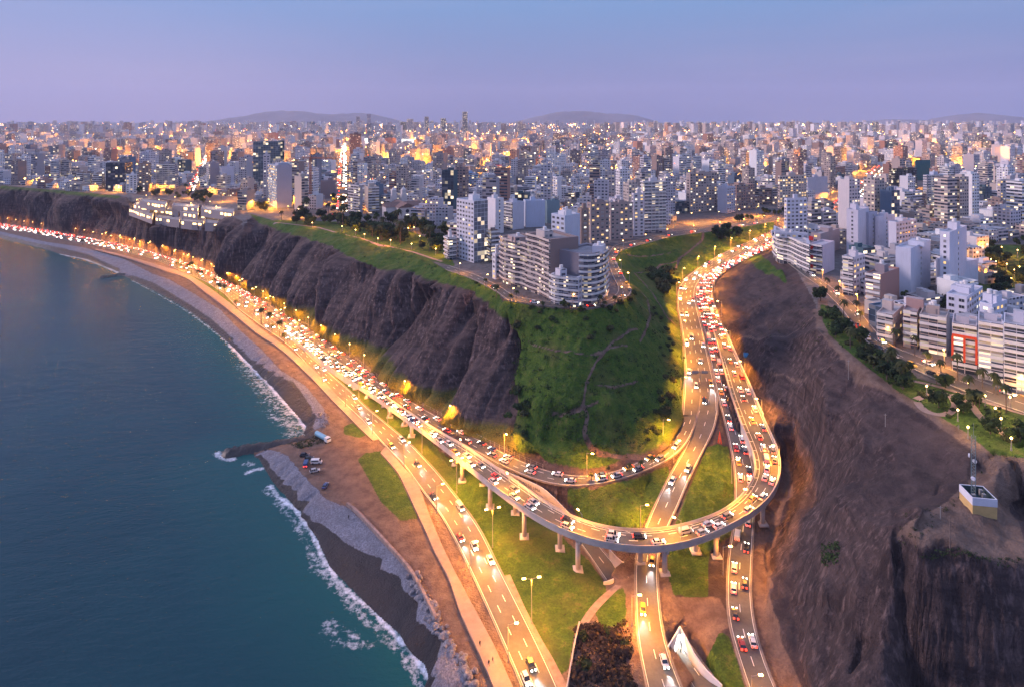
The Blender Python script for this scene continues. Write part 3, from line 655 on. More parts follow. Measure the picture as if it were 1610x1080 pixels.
def ribbox(mb, A, B, z0, z1, m=0):
    """long box along two edge lines"""
    for P0, P1, a, b in ((A, B, z1, z1), (A, A, z0, z1), (B, B, z0, z1)):
        for i in range(len(A) - 1):
            if a == b: mb.face([P0[i] + (0, 0, a), P0[i + 1] + (0, 0, a), P1[i + 1] + (0, 0, b), P1[i] + (0, 0, b)], m)
            else: mb.face([P0[i] + (0, 0, a), P0[i + 1] + (0, 0, a), P0[i + 1] + (0, 0, b), P0[i] + (0, 0, b)], m)
    for i in (0, -1):
        mb.face([A[i] + (0, 0, z0), B[i] + (0, 0, z0), B[i] + (0, 0, z1), A[i] + (0, 0, z1)], m)
def dashes(mb, L, Rr, s, on=3.0, off=6.0, w=0.22, solid=False, lo=0.0, hi=1.0):
    C = lerp(L, Rr, s); n = len(C); d = np.r_[0, np.cumsum(np.linalg.norm(np.diff(C, axis=0), axis=1))]
    def at(t): return np.array([np.interp(t, d, C[:, k]) for k in range(3)])
    t = d[-1] * lo; end = d[-1] * hi
    while t < end:
        e = min(t + (on if not solid else 4.0), end); a, b = at(t), at(e); v = b - a; ln = np.linalg.norm(v[:2])
        if ln > 0.3:
            q = np.array([-v[1], v[0], 0]) / ln * w / 2
            mb.face([a - q + (0, 0, .03), b - q + (0, 0, .03), b + q + (0, 0, .03), a + q + (0, 0, .03)], 0)
        t = e + (0 if solid else off)
def simple_road(key, name, lanes, kerb=True, extra=None, dz=0.0):
    L, Rr = RD[key]; mb = MB(); strip(mb, L, Rr, dz)
    o = tag(place(name, mb.mesh(name, [M_ASPH])), kind='structure')
    mk = MB()
    for s in lanes: dashes(mk, L + (0, 0, dz), Rr + (0, 0, dz), s)
    for s in (0.035, 0.965): dashes(mk, L + (0, 0, dz), Rr + (0, 0, dz), s, solid=True, w=0.16)
    tag(place('road_markings', mk.mesh('road_markings', [M_MARK]), o), kind='structure')
    if kerb:
        kb = MB(); ribbox(kb, inward(L, Rr, -0.5), L, -0.5, 0.16 + dz); ribbox(kb, inward(Rr, L, -0.5), Rr, -0.5, 0.16 + dz)
        tag(place('kerb', kb.mesh('kerb', [M_KERB]), o), kind='structure')
    return o
simple_road('coast', 'coast_road', (0.34, 0.66))
simple_road('cliff', 'cliff_road', (0.34, 0.66), dz=0.004)
simple_road('valley', 'valley_road', (0.25, 0.5, 0.75), dz=0.008)
simple_road('descent', 'descent_road', (0.5,), dz=0.012)
simple_road('uphill', 'uphill_road', (0.2, 0.4, 0.6, 0.8), dz=0.016)
simple_road('ascent', 'ascent_road', (0.5,), dz=0.020)
simple_road('slip', 'slip_road', (0.5,), dz=0.024)
simple_road('underpass', 'underpass_road', (0.5,), dz=0.0)
simple_road('street', 'promenade_street', (0.5,), dz=0.028)
simple_road('avenue', 'avenue_road', (0.5,), dz=0.032)
# ---- overpass: one thing
OL, OR_ = RD['overpass']
ov = empty('overpass', OL[len(OL) // 3]); inv_o = Vector(ov.location)
tag(ov, 'long curved concrete overpass sweeping above the green slopes on round columns', 'overpass')
def loc(me): me.transform(__import__('mathutils').Matrix.Translation(-inv_o)); return me
gz = np.array([ground(p[0], p[1]) for p in OL]); gzr = np.array([ground(p[0], p[1]) for p in OR_])
dk = MB(); strip(dk, OL, OR_, 0.04); A0 = OL.copy(); B0 = OR_.copy()
emb = (OL[:, 2] - gz) < 3.0
nO = len(OL); yo = V0 + F * (CAMH - OL[:, 2]) / OL[:, 1]; xo = CX + F * OL[:, 0] / OL[:, 1]
deck = MB(); strip(deck, OL, OR_, 0.04, 0)
fs = MB()
oL = inward(OL, OR_, -0.45); oR = inward(OR_, OL, -0.45)
low = np.where(emb, np.minimum(gz, gzr) - 0.6, OL[:, 2] - 1.5)
lowr = np.where(emb, np.minimum(gz, gzr) - 0.6, OR_[:, 2] - 1.5)
iL = inward(OL, OR_, 1.6); iR = inward(OR_, OL, 1.6)
def zz(A, z): B = A.copy(); B[:, 2] = z; return B
def quads_between(mb, A, B, m=0):
    for i in range(len(A) - 1): mb.face([A[i], A[i + 1], B[i + 1], B[i]], m)
quads_between(fs, zz(oL, OL[:, 2]), zz(oL, np.minimum(low, OL[:, 2] - 1.0)), 0); quads_between(fs, zz(oR, OR_[:, 2]), zz(oR, np.minimum(lowr, OR_[:, 2] - 1.0)), 0)
quads_between(fs, zz(oL, np.minimum(low, OL[:, 2] - 1.0)), zz(iL, low - 0.5)); quads_between(fs, zz(oR, np.minimum(lowr, OR_[:, 2] - 1.0)), zz(iR, lowr - 0.5)); quads_between(fs, zz(iL, low - 0.5), zz(iR, lowr - 0.5))
place('deck', loc(fs.mesh('deck', [M_CONC])), ov)
for A, B in ((oL, OL), (oR, OR_)):
    pr = MB(); ribbox(pr, A, B, -0.004, 0.95); place('parapet', loc(pr.mesh('parapet', [M_CONC])), ov)
mk = deck
def dmk(*a, **k):
    n0 = len(mk.m); dashes(*a, **k); mk.m[n0:] = [1] * (len(mk.m) - n0)
for s in (0.36, 0.66): dmk(mk, OL + (0, 0, .02), OR_ + (0, 0, .02), s, lo=0.10, hi=0.99)
dmk(mk, OL + (0, 0, .02), OR_ + (0, 0, .02), 0.04, solid=True)
for w0, w1 in ((0.83, 0.83), (0.97, 0.97)): dmk(mk, OL + (0, 0, .02), OR_ + (0, 0, .02), w0, solid=True, w=0.16, lo=0.06, hi=0.62)
for i in range(int(nO * .06), int(nO * .62)):            # hatched shoulder on the inside of the bend
    a = lerp(OL, OR_, 0.83)[i]; b = lerp(OL, OR_, 0.97)[i]; t = OL[min(i + 1, nO - 1)] - OL[i]; t = t / np.linalg.norm(t) * 0.12
    if i % 2 == 0: mk.face([a - t + (0, 0, .055), a + t + (0, 0, .055), b + t + (0, 0, .055), b - t + (0, 0, .055)], 1)
place('road_surface', loc(deck.mesh('road_surface', [M_ASPH, M_MARK])), ov)
for cx_ in (553, 582, 615, 651, 728, 775, 833, 912, 1050, 1138, 1208, 690):
    if cx_ == 690: continue
    cand = [i for i in range(nO) if (yo[i] > 775 or xo[i] < 1000) and not emb[i]]
    if not cand: continue
    i = min(cand, key=lambda k: abs(xo[k] - cx_))
    for s in (0.17, 0.80):
        p = lerp(OL, OR_, s)[i]; g0 = ground(p[0], p[1]); top = p[2] - 1.9
        cb = MB(); cb.tube((p[0], p[1], g0 - 0.5), (p[0], p[1], top), 0.85, 0.85, 16); cb.obox((p[0], p[1]), (1, 0), (0, 1), 1.7, 1.7, g0 - 0.4, g0 + 0.35)
        place('column', loc(cb.mesh('column', [M_CONC], True)), ov)
    a = lerp(OL, OR_, 0.06)[i]; b = lerp(OL, OR_, 0.94)[i]; v = (b - a)[:2]; ln = np.linalg.norm(v); v = v / ln
    cb = MB(); cb.obox(((a[0] + b[0]) / 2, (a[1] + b[1]) / 2), v, (-v[1], v[0]), ln / 2, 0.7, a[2] - 2.9, a[2] - 1.75); place('cross_beam', loc(cb.mesh('cross_beam', [M_CONC])), ov)
# ---- walls
def wall(name, label, top, h, m=None, th=0.4, cat='wall'):
    """top: (px, py, z) along the crown of the wall; it goes down h metres"""
    q = smooth_line(resample(np.array([P(*t) for t in top]), max(6, len(top) * 6)), 4)
    d = np.gradient(q[:, :2], axis=0); d /= np.linalg.norm(d, axis=1, keepdims=True); nrm = np.stack([-d[:, 1], d[:, 0], 0 * d[:, 0]], 1) * th / 2
    hh = np.interp(np.linspace(0, 1, len(q)), np.linspace(0, 1, len(h)), h) if hasattr(h, '__len__') else np.full(len(q), h)
    A, B = q - nrm, q + nrm; Al, Bl = A.copy(), B.copy(); Al[:, 2] -= hh; Bl[:, 2] -= hh
    mb = MB(); quads_between(mb, A, B); quads_between(mb, Al, A); quads_between(mb, B, Bl)
    mb.face([Al[0], A[0], B[0], Bl[0]]); mb.face([A[-1], Al[-1], Bl[-1], B[-1]])
    o = place(name, mb.mesh(name, [m or M_CONC])); tag(o, label, cat); return o, q, hh
M_PALEW = mat('pale_wall', (0.62, 0.54, 0.50), 0.8, 0.12, 0.4, world=True)
M_WHITEW = mat('white_wall', (0.62, 0.62, 0.64), 0.7, 0.06, 0.4, world=True)
tw, tq, thh = wall('retaining_wall', 'pale retaining wall with lettering between the cliff road and the slip road', [(752,717,12.2),(790,738,12.8),(830,755,13.4),(852,765,13.6),(872,782,12.2),(893,804,9.5),(906,818,7.2)], [0.8, 2.5, 4.5, 5.5, 5.5, 3.5, 1.5], M_PALEW)
def lettering(txt, c, q, i0, i1, size, drop, name):
    cu = bpy.data.curves.new(name, 'FONT'); cu.body = txt; cu.size = size; cu.extrude = 0.02; cu.align_x = 'CENTER'; cu.align_y = 'CENTER'; cu.materials.append(c)
    o = bpy.data.objects.new(name, cu); COL.objects.link(o); a, b = q[i0], q[i1]; mid = q[(i0 + i1) // 2]; d = b - a
    o.location = (mid[0], mid[1], mid[2] - drop); o.rotation_euler = (R(90), -math.atan2(d[2], math.hypot(d[0], d[1])), math.atan2(d[1], d[0])); return o
n = len(tq); nv = np.array([tq[n * 6 // 10][1] - tq[n * 4 // 10][1], -(tq[n * 6 // 10][0] - tq[n * 4 // 10][0])]); nv /= np.linalg.norm(nv)
for txt, c, sz, dr in (('MUNICIPALIDAD DE LIMA', mat('grey_letters', (0.10, 0.11, 0.17), 0.6), 1.75, 1.7), ('LIMA', mat('red_letters', (0.55, 0.04, 0.04), 0.6), 1.1, 3.4)):
    if txt == 'LIMA': continue
    lt = lettering(txt, c, tq, n * 3 // 10, n * 7 // 10, sz, dr, 'lettering'); lt.location.x += nv[0] * 0.28; lt.location.y += nv[1] * 0.28; lt.parent = tw
wall('retaining_wall', 'low kerb wall with a fence on top at the foot of the right hill', [(1140,516,36.2),(1158,556,32.2),(1180,604,28.8),(1200,650,26)], 1.4, M_PALEW)
wall('retaining_wall', 'white lit wall of the underpass mouth facing the ramp', [(1069,984,7.3),(1078,1000,7.2),(1092,1028,6.8),(1104,1046,6.3),(1135,1076,6.2)], [5.5, 5, 4, 2.5, 1], M_WHITEW)
wall('retaining_wall', 'sloping white wall on the outer side of the underpass mouth', [(1069,984,7.3),(1060,1000,7.2),(1050,1016,7.0)], 5.6, M_WHITEW)
wall('retaining_wall', 'grey portal wall where the slip road dives under the descent road', [(949,914,5.6),(962,911,6.2),(976,900,7.0),(986,880,7.6)], [3.2, 4, 4.6, 3], M_PALEW)
wall('retaining_wall', 'grey wing wall sloping beside the dark slip road below the overpass', [(958,862,8.2),(968,874,8.0),(980,884,7.8),(986,880,7.6)], [3, 4, 4.5, 4], M_PALEW)
wall('retaining_wall', 'concrete wall bordering the dark shrub patch at the bottom', [(911,976,7.6),(903,1010,7.4),(897,1045,7.2),(890,1085,7.2)], 1.8, M_CONC)
wall('sea_wall', 'broken stone sea wall between grey pebbles and brown dirt', [(546,789,5.9),(560,800,6.0),(585,826,6.0),(600,842,6.0),(640,886,6.0),(648,896,6.0),(662,922,6.0),(686,968,6.0)], 2.2, mat('sea_wall_stone', (0.27, 0.20, 0.18), 0.9, 0.35, 0.6, world=True, bump=0.5), 0.9)
# ---- footpaths
def ribbon(name, pts, w, m, dz=0.05, kind='structure', terrain=True, z=None):
    if z is not None: q = np.array([P(a, b, z) for a, b in pts])
    else: q = np.array([PG(a, b) for a, b in pts])
    n = max(8, int(np.linalg.norm(np.diff(q[:, :2], axis=0), axis=1).sum() / 1.6)); q = smooth_line(resample(q, n), 5)
    d = np.gradient(q[:, :2], axis=0); d /= np.linalg.norm(d, axis=1, keepdims=True); nr = np.stack([-d[:, 1], d[:, 0]], 1) * w / 2
    rows = []
    for s in (-1, -0.4, 0.4, 1):
        r = q.copy(); r[:, :2] += nr * s
        if z is None: r[:, 2] = [sample_top(a, b) + dz for a, b in r[:, :2]]
        else: r[:, 2] = z + dz
        rows.append(r)
    mb = MB()
    for a, b in zip(rows[:-1], rows[1:]): quads_between(mb, b, a)
    return tag(place(name, mb.mesh(name, [m], True)), kind=kind)
def sample_top(x, y):
    fu = (x / y - UG[0]) / (UG[1] - UG[0]); fs_ = (math.log(y) - SG[0]) / (SG[1] - SG[0]); i = int(min(max(fs_, 0), NS - 2)); j = int(min(max(fu, 0), NU - 2)); a = min(max(fs_ - i, 0), 1); b = min(max(fu - j, 0), 1)
    Z = TZ; return float((Z[i, j] * (1 - b) + Z[i, j + 1] * b) * (1 - a) + (Z[i + 1, j] * (1 - b) + Z[i + 1, j + 1] * b) * a)
def strip2(name, left, right, z, m):
    l = np.array([P(a, b, z) for a, b in left]); r = np.array([P(a, b, z) for a, b in right]); n = 70
    mb = MB(); l = smooth_line(resample(l, n), 3); r = smooth_line(resample(r, n), 3); strip(mb, l, r, 0); strip(mb, r, r - (0, 0, .6), 0); strip(mb, l - (0, 0, .6), l, 0)
    return tag(place(name, mb.mesh(name, [m])), kind='structure')
strip2('promenade_path', [(150,393),(200,406),(240,420),(294,437),(320,458),(360,488),(400,522),(440,547),(488,592),(529,636),(570,677),(586,692)], [(150,390.5),(200,402.5),(240,414),(294,430),(326,450),(366,480),(406,514),(448,544),(496,582),(544,638),(574,666),(596,690)], 6.12, M_PATH)
strip2('promenade_path', [(598,711),(626,742.5),(646,785),(670.5,837.5),(680,860),(707,911),(723,962),(753.5,1027),(776,1078),(800,1140)], [(606,701.5),(637,736),(657.5,759),(671,798),(687,837.5),(696.5,860),(715,897),(743,950),(776,1011),(806,1078),(836,1140)], 6.12, M_PATH)
ribbon('dirt_footpath', [(985,905),(960,930),(930,960),(915,985)], 2.4, M_DIRT, 0.10)
ribbon('sandy_verge', [(795,905),(819,960),(845,1010),(868,1050),(885,1085)], 3.2, M_DIRT, 0.14)
ribbon('park_path', [(1440,628),(1475,615),(1495,620),(1505,640),(1485,655),(1455,650),(1442,632)], 2.4, M_PATH, 0.12)
ribbon('park_path', [(1495,620),(1525,632),(1540,655),(1562,672),(1590,690)], 2.4, M_PATH, 0.13)
ribbon('park_path', [(1430,598),(1470,606),(1520,622),(1570,640),(1612,652)], 2.2, M_PATH, 0.14)
ribbon('park_path', [(430,352),(500,358),(545,371),(600,386),(650,397),(695,412)], 2.4, M_PATH, 0.12)
# ================================================================== buildings
def facade_mat():
    g = G('facade'); uv = g.n('ShaderNodeUVMap'); su = g.n('ShaderNodeSeparateXYZ'); g.put(su.inputs[0], uv.outputs[0]); u, v = su.outputs[0], su.outputs[1]
    tint = g.attr('tint', 'Color'); sty = g.attr('style'); seed = g.attr('seed')
    U = g.m('DIVIDE', u, 3.3); V = g.m('DIVIDE', v, 3.0); fu, fv = g.m('FRACT', U), g.m('FRACT', V); iu, iv = g.m('FLOOR', U), g.m('FLOOR', V)
    def band(x, a, b): return g.m('MULTIPLY', g.m('GREATER_THAN', x, a), g.m('LESS_THAN', x, b))
    def eq(a): return g.m('COMPARE', sty, a, 0.3)
    p1 = g.m('MULTIPLY', band(fu, .2, .78), band(fv, .3, .76)); p2 = g.m('MULTIPLY', band(fv, .40, .95), band(fu, .02, 1.1)); p3 = g.m('MULTIPLY', band(fu, .05, 1.1), band(fv, .07, 1.1))
    p4 = g.m('MULTIPLY', band(fu, .06, 1.1), band(fv, .03, .93))
    win = g.m('ADD', g.m('ADD', g.m('MULTIPLY', p1, eq(1)), g.m('MULTIPLY', p2, eq(2))), g.m('ADD', g.m('MULTIPLY', p3, eq(3)), g.m('MULTIPLY', p4, eq(4))))
    cb = g.n('ShaderNodeCombineXYZ'); g.put(cb.inputs[0], g.m('ADD', iu, 0.5)); g.put(cb.inputs[1], g.m('ADD', iv, 0.5)); g.put(cb.inputs[2], seed)
    wn_ = g.n('ShaderNodeTexWhiteNoise', noise_dimensions='3D'); g.put(wn_.inputs[0], cb.outputs[0]); r = wn_.outputs['Value']; rc = g.n('ShaderNodeSeparateColor'); g.put(rc.inputs[0], wn_.outputs['Color'])
    lit = g.m('MULTIPLY', win, g.m('GREATER_THAN', r, 0.83))
    wpos = g.pos(); nz = g.noise(wpos, 0.12, 4, 0.6); nf = g.noise(g.mapv(wpos, (0.9, 0.9, 0.12)), 1.0, 4)
    wallc = g.mix(g.rng(nz, 0.3, 0.7, 0, 0.13), tint, (0.25, 0.23, 0.22)); wallc = g.mix(g.rng(nf, 0.5, 0.75, 0, 0.16), wallc, (0.22, 0.2, 0.2))
    glass = g.mix(rc.outputs[1], (0.015, 0.02, 0.032), (0.10, 0.115, 0.145)); glass = g.mix(g.m('GREATER_THAN', rc.outputs[2], 0.72), glass, (0.34, 0.32, 0.31))
    glass = g.mix(g.m('MULTIPLY', eq(3), 0.6), glass, g.mix(0.65, tint, (0.02, 0.03, 0.04)))
    col = g.mix(win, wallc, glass)
    ec = g.mix(g.m('POWER', rc.outputs[0], 2.0), (1.0, 0.46, 0.12), (1.0, 0.84, 0.58))
    es = g.m('MULTIPLY', lit, g.m('MULTIPLY_ADD', g.m('POWER', rc.outputs[1], 3.0), 2.4, 0.30))
    m = g.bsdf(col, g.mix(win, (0.85,) * 3, (0.18,) * 3), None, 0, 0.4, ec, es); m.cycles.emission_sampling = 'NONE'; return m
M_FAC = facade_mat()
M_ROOF = None
def roof_mat():
    g = G('flat_roof'); p = g.pos(); t = g.attr('tint', 'Color'); n1 = g.noise(p, 0.25, 5, 0.65); n2 = g.noise(p, 1.3, 3)
    c = g.mix(0.45, t, (0.36, 0.34, 0.34)); c = g.mix(g.rng(n1, 0.4, 0.7, 0, 0.65), c, (0.17, 0.155, 0.15)); c = g.mix(g.rng(n2, 0.55, 0.7, 0, 0.4), c, (0.5, 0.48, 0.47))
    return g.bsdf(c, 0.9)
M_ROOF = roof_mat()
M_TRIM = mat('white_trim', (0.72, 0.68, 0.66), 0.8, 0.10, 0.5)
M_TRIMB = mat('beige_trim', (0.60, 0.50, 0.44), 0.8, 0.10, 0.5)
M_GLS = mat('window_glass', (0.03, 0.04, 0.06), 0.12, 0.3, 0.7, spec=0.6)
M_GLSB = mat('curtained_glass', (0.30, 0.29, 0.28), 0.3, 0.2, 0.7)
M_LITW = emat('warm_lit_window', (1.0, 0.62, 0.24), 1.5); M_LITC = emat('white_lit_window', (1.0, 0.9, 0.74), 1.7)
M_FRAME = mat('window_frame', (0.55, 0.52, 0.50), 0.6, 0.1, 1.0)
BSEED = [0]
def body(mb, pts, z0, z1, styles, col, parapet=True, roofc=None, uoff=0.0):
    n = len(pts); BSEED[0] += 1; sd_ = (BSEED[0] * 7.31) % 997; h = z1 - z0
    cx = sum(p[0] for p in pts) / n; cy_ = sum(p[1] for p in pts) / n
    for i in range(n):
        a, b = pts[i], pts[(i + 1) % n]; L = math.hypot(b[0] - a[0], b[1] - a[1]); k = max(1, round(L / 3.3)) * 3.3 if styles[i % len(styles)] in (1, 2, 3, 4) else L
        mb.face([(a[0], a[1], z0), (b[0], b[1], z0), (b[0], b[1], z1), (a[0], a[1], z1)], 0, uv=[(0, 0), (k, 0), (k, h), (0, h)], col=col, sty=styles[i % len(styles)], rnd=sd_ + i * 1.7)
    rc = roofc or tuple(min(0.75, c * 0.9 + 0.05) for c in col)
    if parapet:
        s = 1 - 0.7 / max(4.0, min(math.hypot(p[0] - cx, p[1] - cy_) for p in pts)); q = [(cx + (p[0] - cx) * s, cy_ + (p[1] - cy_) * s) for p in pts]
        for i in range(n):
            j = (i + 1) % n
            mb.face([(*pts[i], z1), (*pts[j], z1), (*q[j], z1), (*q[i], z1)], 0, col=col)
            mb.face([(*q[j], z1 - 0.9), (*q[i], z1 - 0.9), (*q[i], z1), (*q[j], z1)], 0, col=col)
        mb.face([(*p, z1 - 0.9) for p in q], 1, col=rc)
    else: mb.face([(*p, z1) for p in pts], 1, col=rc)
def rect(c, w, d, th):
    ca, sa = math.cos(th), math.sin(th); return [(c[0] + x * ca - y * sa, c[1] + x * sa + y * ca) for x, y in ((-w / 2, -d / 2), (w / 2, -d / 2), (w / 2, d / 2), (-w / 2, d / 2))]
WINM = {}
def win_mesh(kind):
    if kind in WINM: return WINM[kind]
    mb = MB(); pane = {'dark': M_GLS, 'curtain': M_GLSB, 'warm': M_LITW, 'white': M_LITC}[kind]
    for x0, z0, x1, z1 in ((-.5, 0, .5, .07), (-.5, .93, .5, 1), (-.5, .07, -.44, .93), (.44, .07, .5, .93), (-.02, .07, .02, .93)): mb.box(x0, -.10, z0, x1, .02, z1, 0)
    mb.face([(-.44, -.04, .07), (.44, -.04, .07), (.44, -.04, .93), (-.44, -.04, .93)], 1)
    WINM[kind] = mb.mesh('window', [M_FRAME, pane]); return WINM[kind]
HEROFP = []       # footprints already taken
LANDM = []
def hero(name, label, cat, pts, z0, nfl, fh, styles, col, trim=None, lit=0.16, huts=1, hutc=None, group=None, seed=0, ground_gap=1, wtop=None, tank=True, balc=1.0):
    """pts: counter-clockwise outline in metres; styles per edge: band / grid / blank / glass / slot / punch"""
    rg = random.Random(seed + len(HEROFP)); n = len(pts); h = nfl * fh + 1.0; z1 = z0 + h
    c = (sum(p[0] for p in pts) / n, sum(p[1] for p in pts) / n); HEROFP.append(pts)
    code = {'band': 4, 'grid': 0, 'blank': 0, 'glass': 3, 'slot': 0, 'punch': 1, 'ribbon': 2}
    root = empty(name, (c[0], c[1], z0)); tag(root, label, cat, group); px = CX + F * c[0] / c[1]; LANDM.append((px, c[1], label))
    def rel(p): return (p[0] - c[0], p[1] - c[1])
    rp = [rel(p) for p in pts]; mb = MB(); body(mb, rp, -1.5, h, [code[s] for s in styles], col); place('walls', mb.mesh('walls', [M_FAC, M_ROOF], attrs=True), root)
    tm = trim or M_TRIM; total = 0; over = MB(); ov_used = False
    # balconies: one part a floor
    edges = [i for i in range(n) if styles[i % len(styles)] == 'band']
    if edges:
        for k in range(ground_gap, nfl + 1):
            bm_ = MB()
            for i in edges:
                a, b = rp[i], rp[(i + 1) % n]; L = math.hypot(b[0] - a[0], b[1] - a[1])
                if L < 0.2: continue
                ax = ((b[0] - a[0]) / L, (b[1] - a[1]) / L); nr = (ax[1], -ax[0]); mdx = ((a[0] + b[0]) / 2 + nr[0] * balc / 2, (a[1] + b[1]) / 2 + nr[1] * balc / 2); ex = 0.25 if len(edges) > 2 else 0.0
                bm_.obox(mdx, ax, nr, L / 2 + ex, balc / 2, k * fh - 0.25, k * fh)
                bm_.obox(((a[0] + b[0]) / 2 + nr[0] * (balc - .07), (a[1] + b[1]) / 2 + nr[1] * (balc - .07)), ax, nr, L / 2 + ex, 0.07, k * fh + .002, k * fh + 0.95)
                if L > 9 and k < nfl:
                    m_ = max(1, int(L / 7))
                    for q in range(1, m_):
                        pq = (a[0] + ax[0] * L * q / m_ + nr[0] * (balc / 2 - .04), a[1] + ax[1] * L * q / m_ + nr[1] * (balc / 2 - .04)); bm_.obox(pq, ax, nr, 0.12, balc / 2 - .08, k * fh + .004, (k + 1) * fh - .26)
            place('balcony', bm_.mesh('balcony', [tm]), root)
    for i in range(n):
        st = styles[i % len(styles)]
        if st not in ('grid', 'slot'): continue
        a, b = rp[i], rp[(i + 1) % n]; L = math.hypot(b[0] - a[0], b[1] - a[1]); ax = ((b[0] - a[0]) / L, (b[1] - a[1]) / L); nr = (ax[1], -ax[0]); yaw = math.atan2(ax[1], ax[0])
        nb = max(1, int(L / 3.6)) if st == 'grid' else 1; bw = L / nb
        for k in range(nfl):
            for q in range(nb):
                t = (q + 0.5) * bw; r = rg.random(); kind = 'warm' if r < lit * .7 else 'white' if r < lit else 'curtain' if r < lit + .22 else 'dark'
                w_ = min(2.3, bw * 0.66) if st == 'grid' else 1.3; hh = fh * 0.52
                o = (a[0] + ax[0] * t, a[1] + ax[1] * t, k * fh + fh * 0.30)
                if total < 100: place('window', win_mesh(kind), root, o, yaw, (w_, 1.0, hh)); total += 1
                else:
                    ov_used = True; over.obox((o[0] + nr[0] * .03, o[1] + nr[1] * .03), ax, nr, w_ / 2, .05, o[2], o[2] + hh, {'dark': 0, 'curtain': 1, 'warm': 2, 'white': 3}[kind])
    if ov_used:
        w = place('windows', over.mesh('windows', [M_GLS, M_GLSB, M_LITW, M_LITC]), root); w['kind'] = 'stuff'
    bx = max(p[0] for p in rp) - min(p[0] for p in rp); by = max(p[1] for p in rp) - min(p[1] for p in rp); th = math.atan2(rp[1][1] - rp[0][1], rp[1][0] - rp[0][0])
    for q in range(huts):
        w_, d_, h_ = rg.uniform(.18, .32) * bx, rg.uniform(.18, .32) * by, rg.uniform(2.4, 4.5)
        o = (rg.uniform(-.09, .09) * bx, rg.uniform(-.06, .1) * by); mb = MB(); body(mb, rect(o, w_, d_, th), h - 1.0, h - .9 + h_, [0, 1, 0, 0], hutc or col, False)
        place('rooftop_room', mb.mesh('rooftop_room', [M_FAC, M_ROOF], attrs=True), root)
        if tank and rg.random() < .7:
            tb = MB(); tb.tube((o[0] + .1, o[1], h - .9 + h_), (o[0] + .1, o[1], h + .9 + h_), 1.1, 1.0, 12); place('water_tank', tb.mesh('water_tank', [M_TRIM]), root)
    return root, rp, h, c
def quadpx(xc, yb, xl, xr, th, z0=62.0, depth=None):
    """outline from the near corner's foot (xc, yb), the pixel columns of both far corners and the facade angle"""
    p = P(xc, yb, z0); th = R(th); r = (math.cos(th), math.sin(th)); l = (-math.sin(th), math.cos(th)); tr = (xr - CX) / F; tl = (xl - CX) / F
    Lr = (tr * p.y - p.x) / (r[0] - tr * r[1]); den = l[0] - tl * l[1]; Ll = (tl * p.y - p.x) / den if abs(den) > 1e-3 else -1
    if not (2 < Lr < 46 or p.y > 2500): print('LR', xc, yb, Lr); Lr = 15.0
    if not (2 < Ll < (40 if p.y < 2500 else 90)): print('LL', xc, yb, Ll); Ll = depth or 16.0
    if depth: Ll = depth if Ll > depth * 1.6 else Ll
    a = (p.x, p.y); b = (a[0] + r[0] * Lr, a[1] + r[1] * Lr); d = (a[0] + l[0] * Ll, a[1] + l[1] * Ll); return [a, b, (b[0] + l[0] * Ll, b[1] + l[1] * Ll), d], p.y
def fl(yt, yb, Y, fh=3.0):   # storeys from top and foot rows
    return max(1, round(((yb - yt) / F * Y - 1.0) / fh))
WHT, TAN, BRN, GRY, PNK, TEAL, BLU, BRK = (.78, .75, .76), (.52, .43, .37), (.30, .21, .17), (.36, .35, .37), (.56, .41, .36), (.03, .13, .15), (.50, .55, .66), (.40, .20, .14)
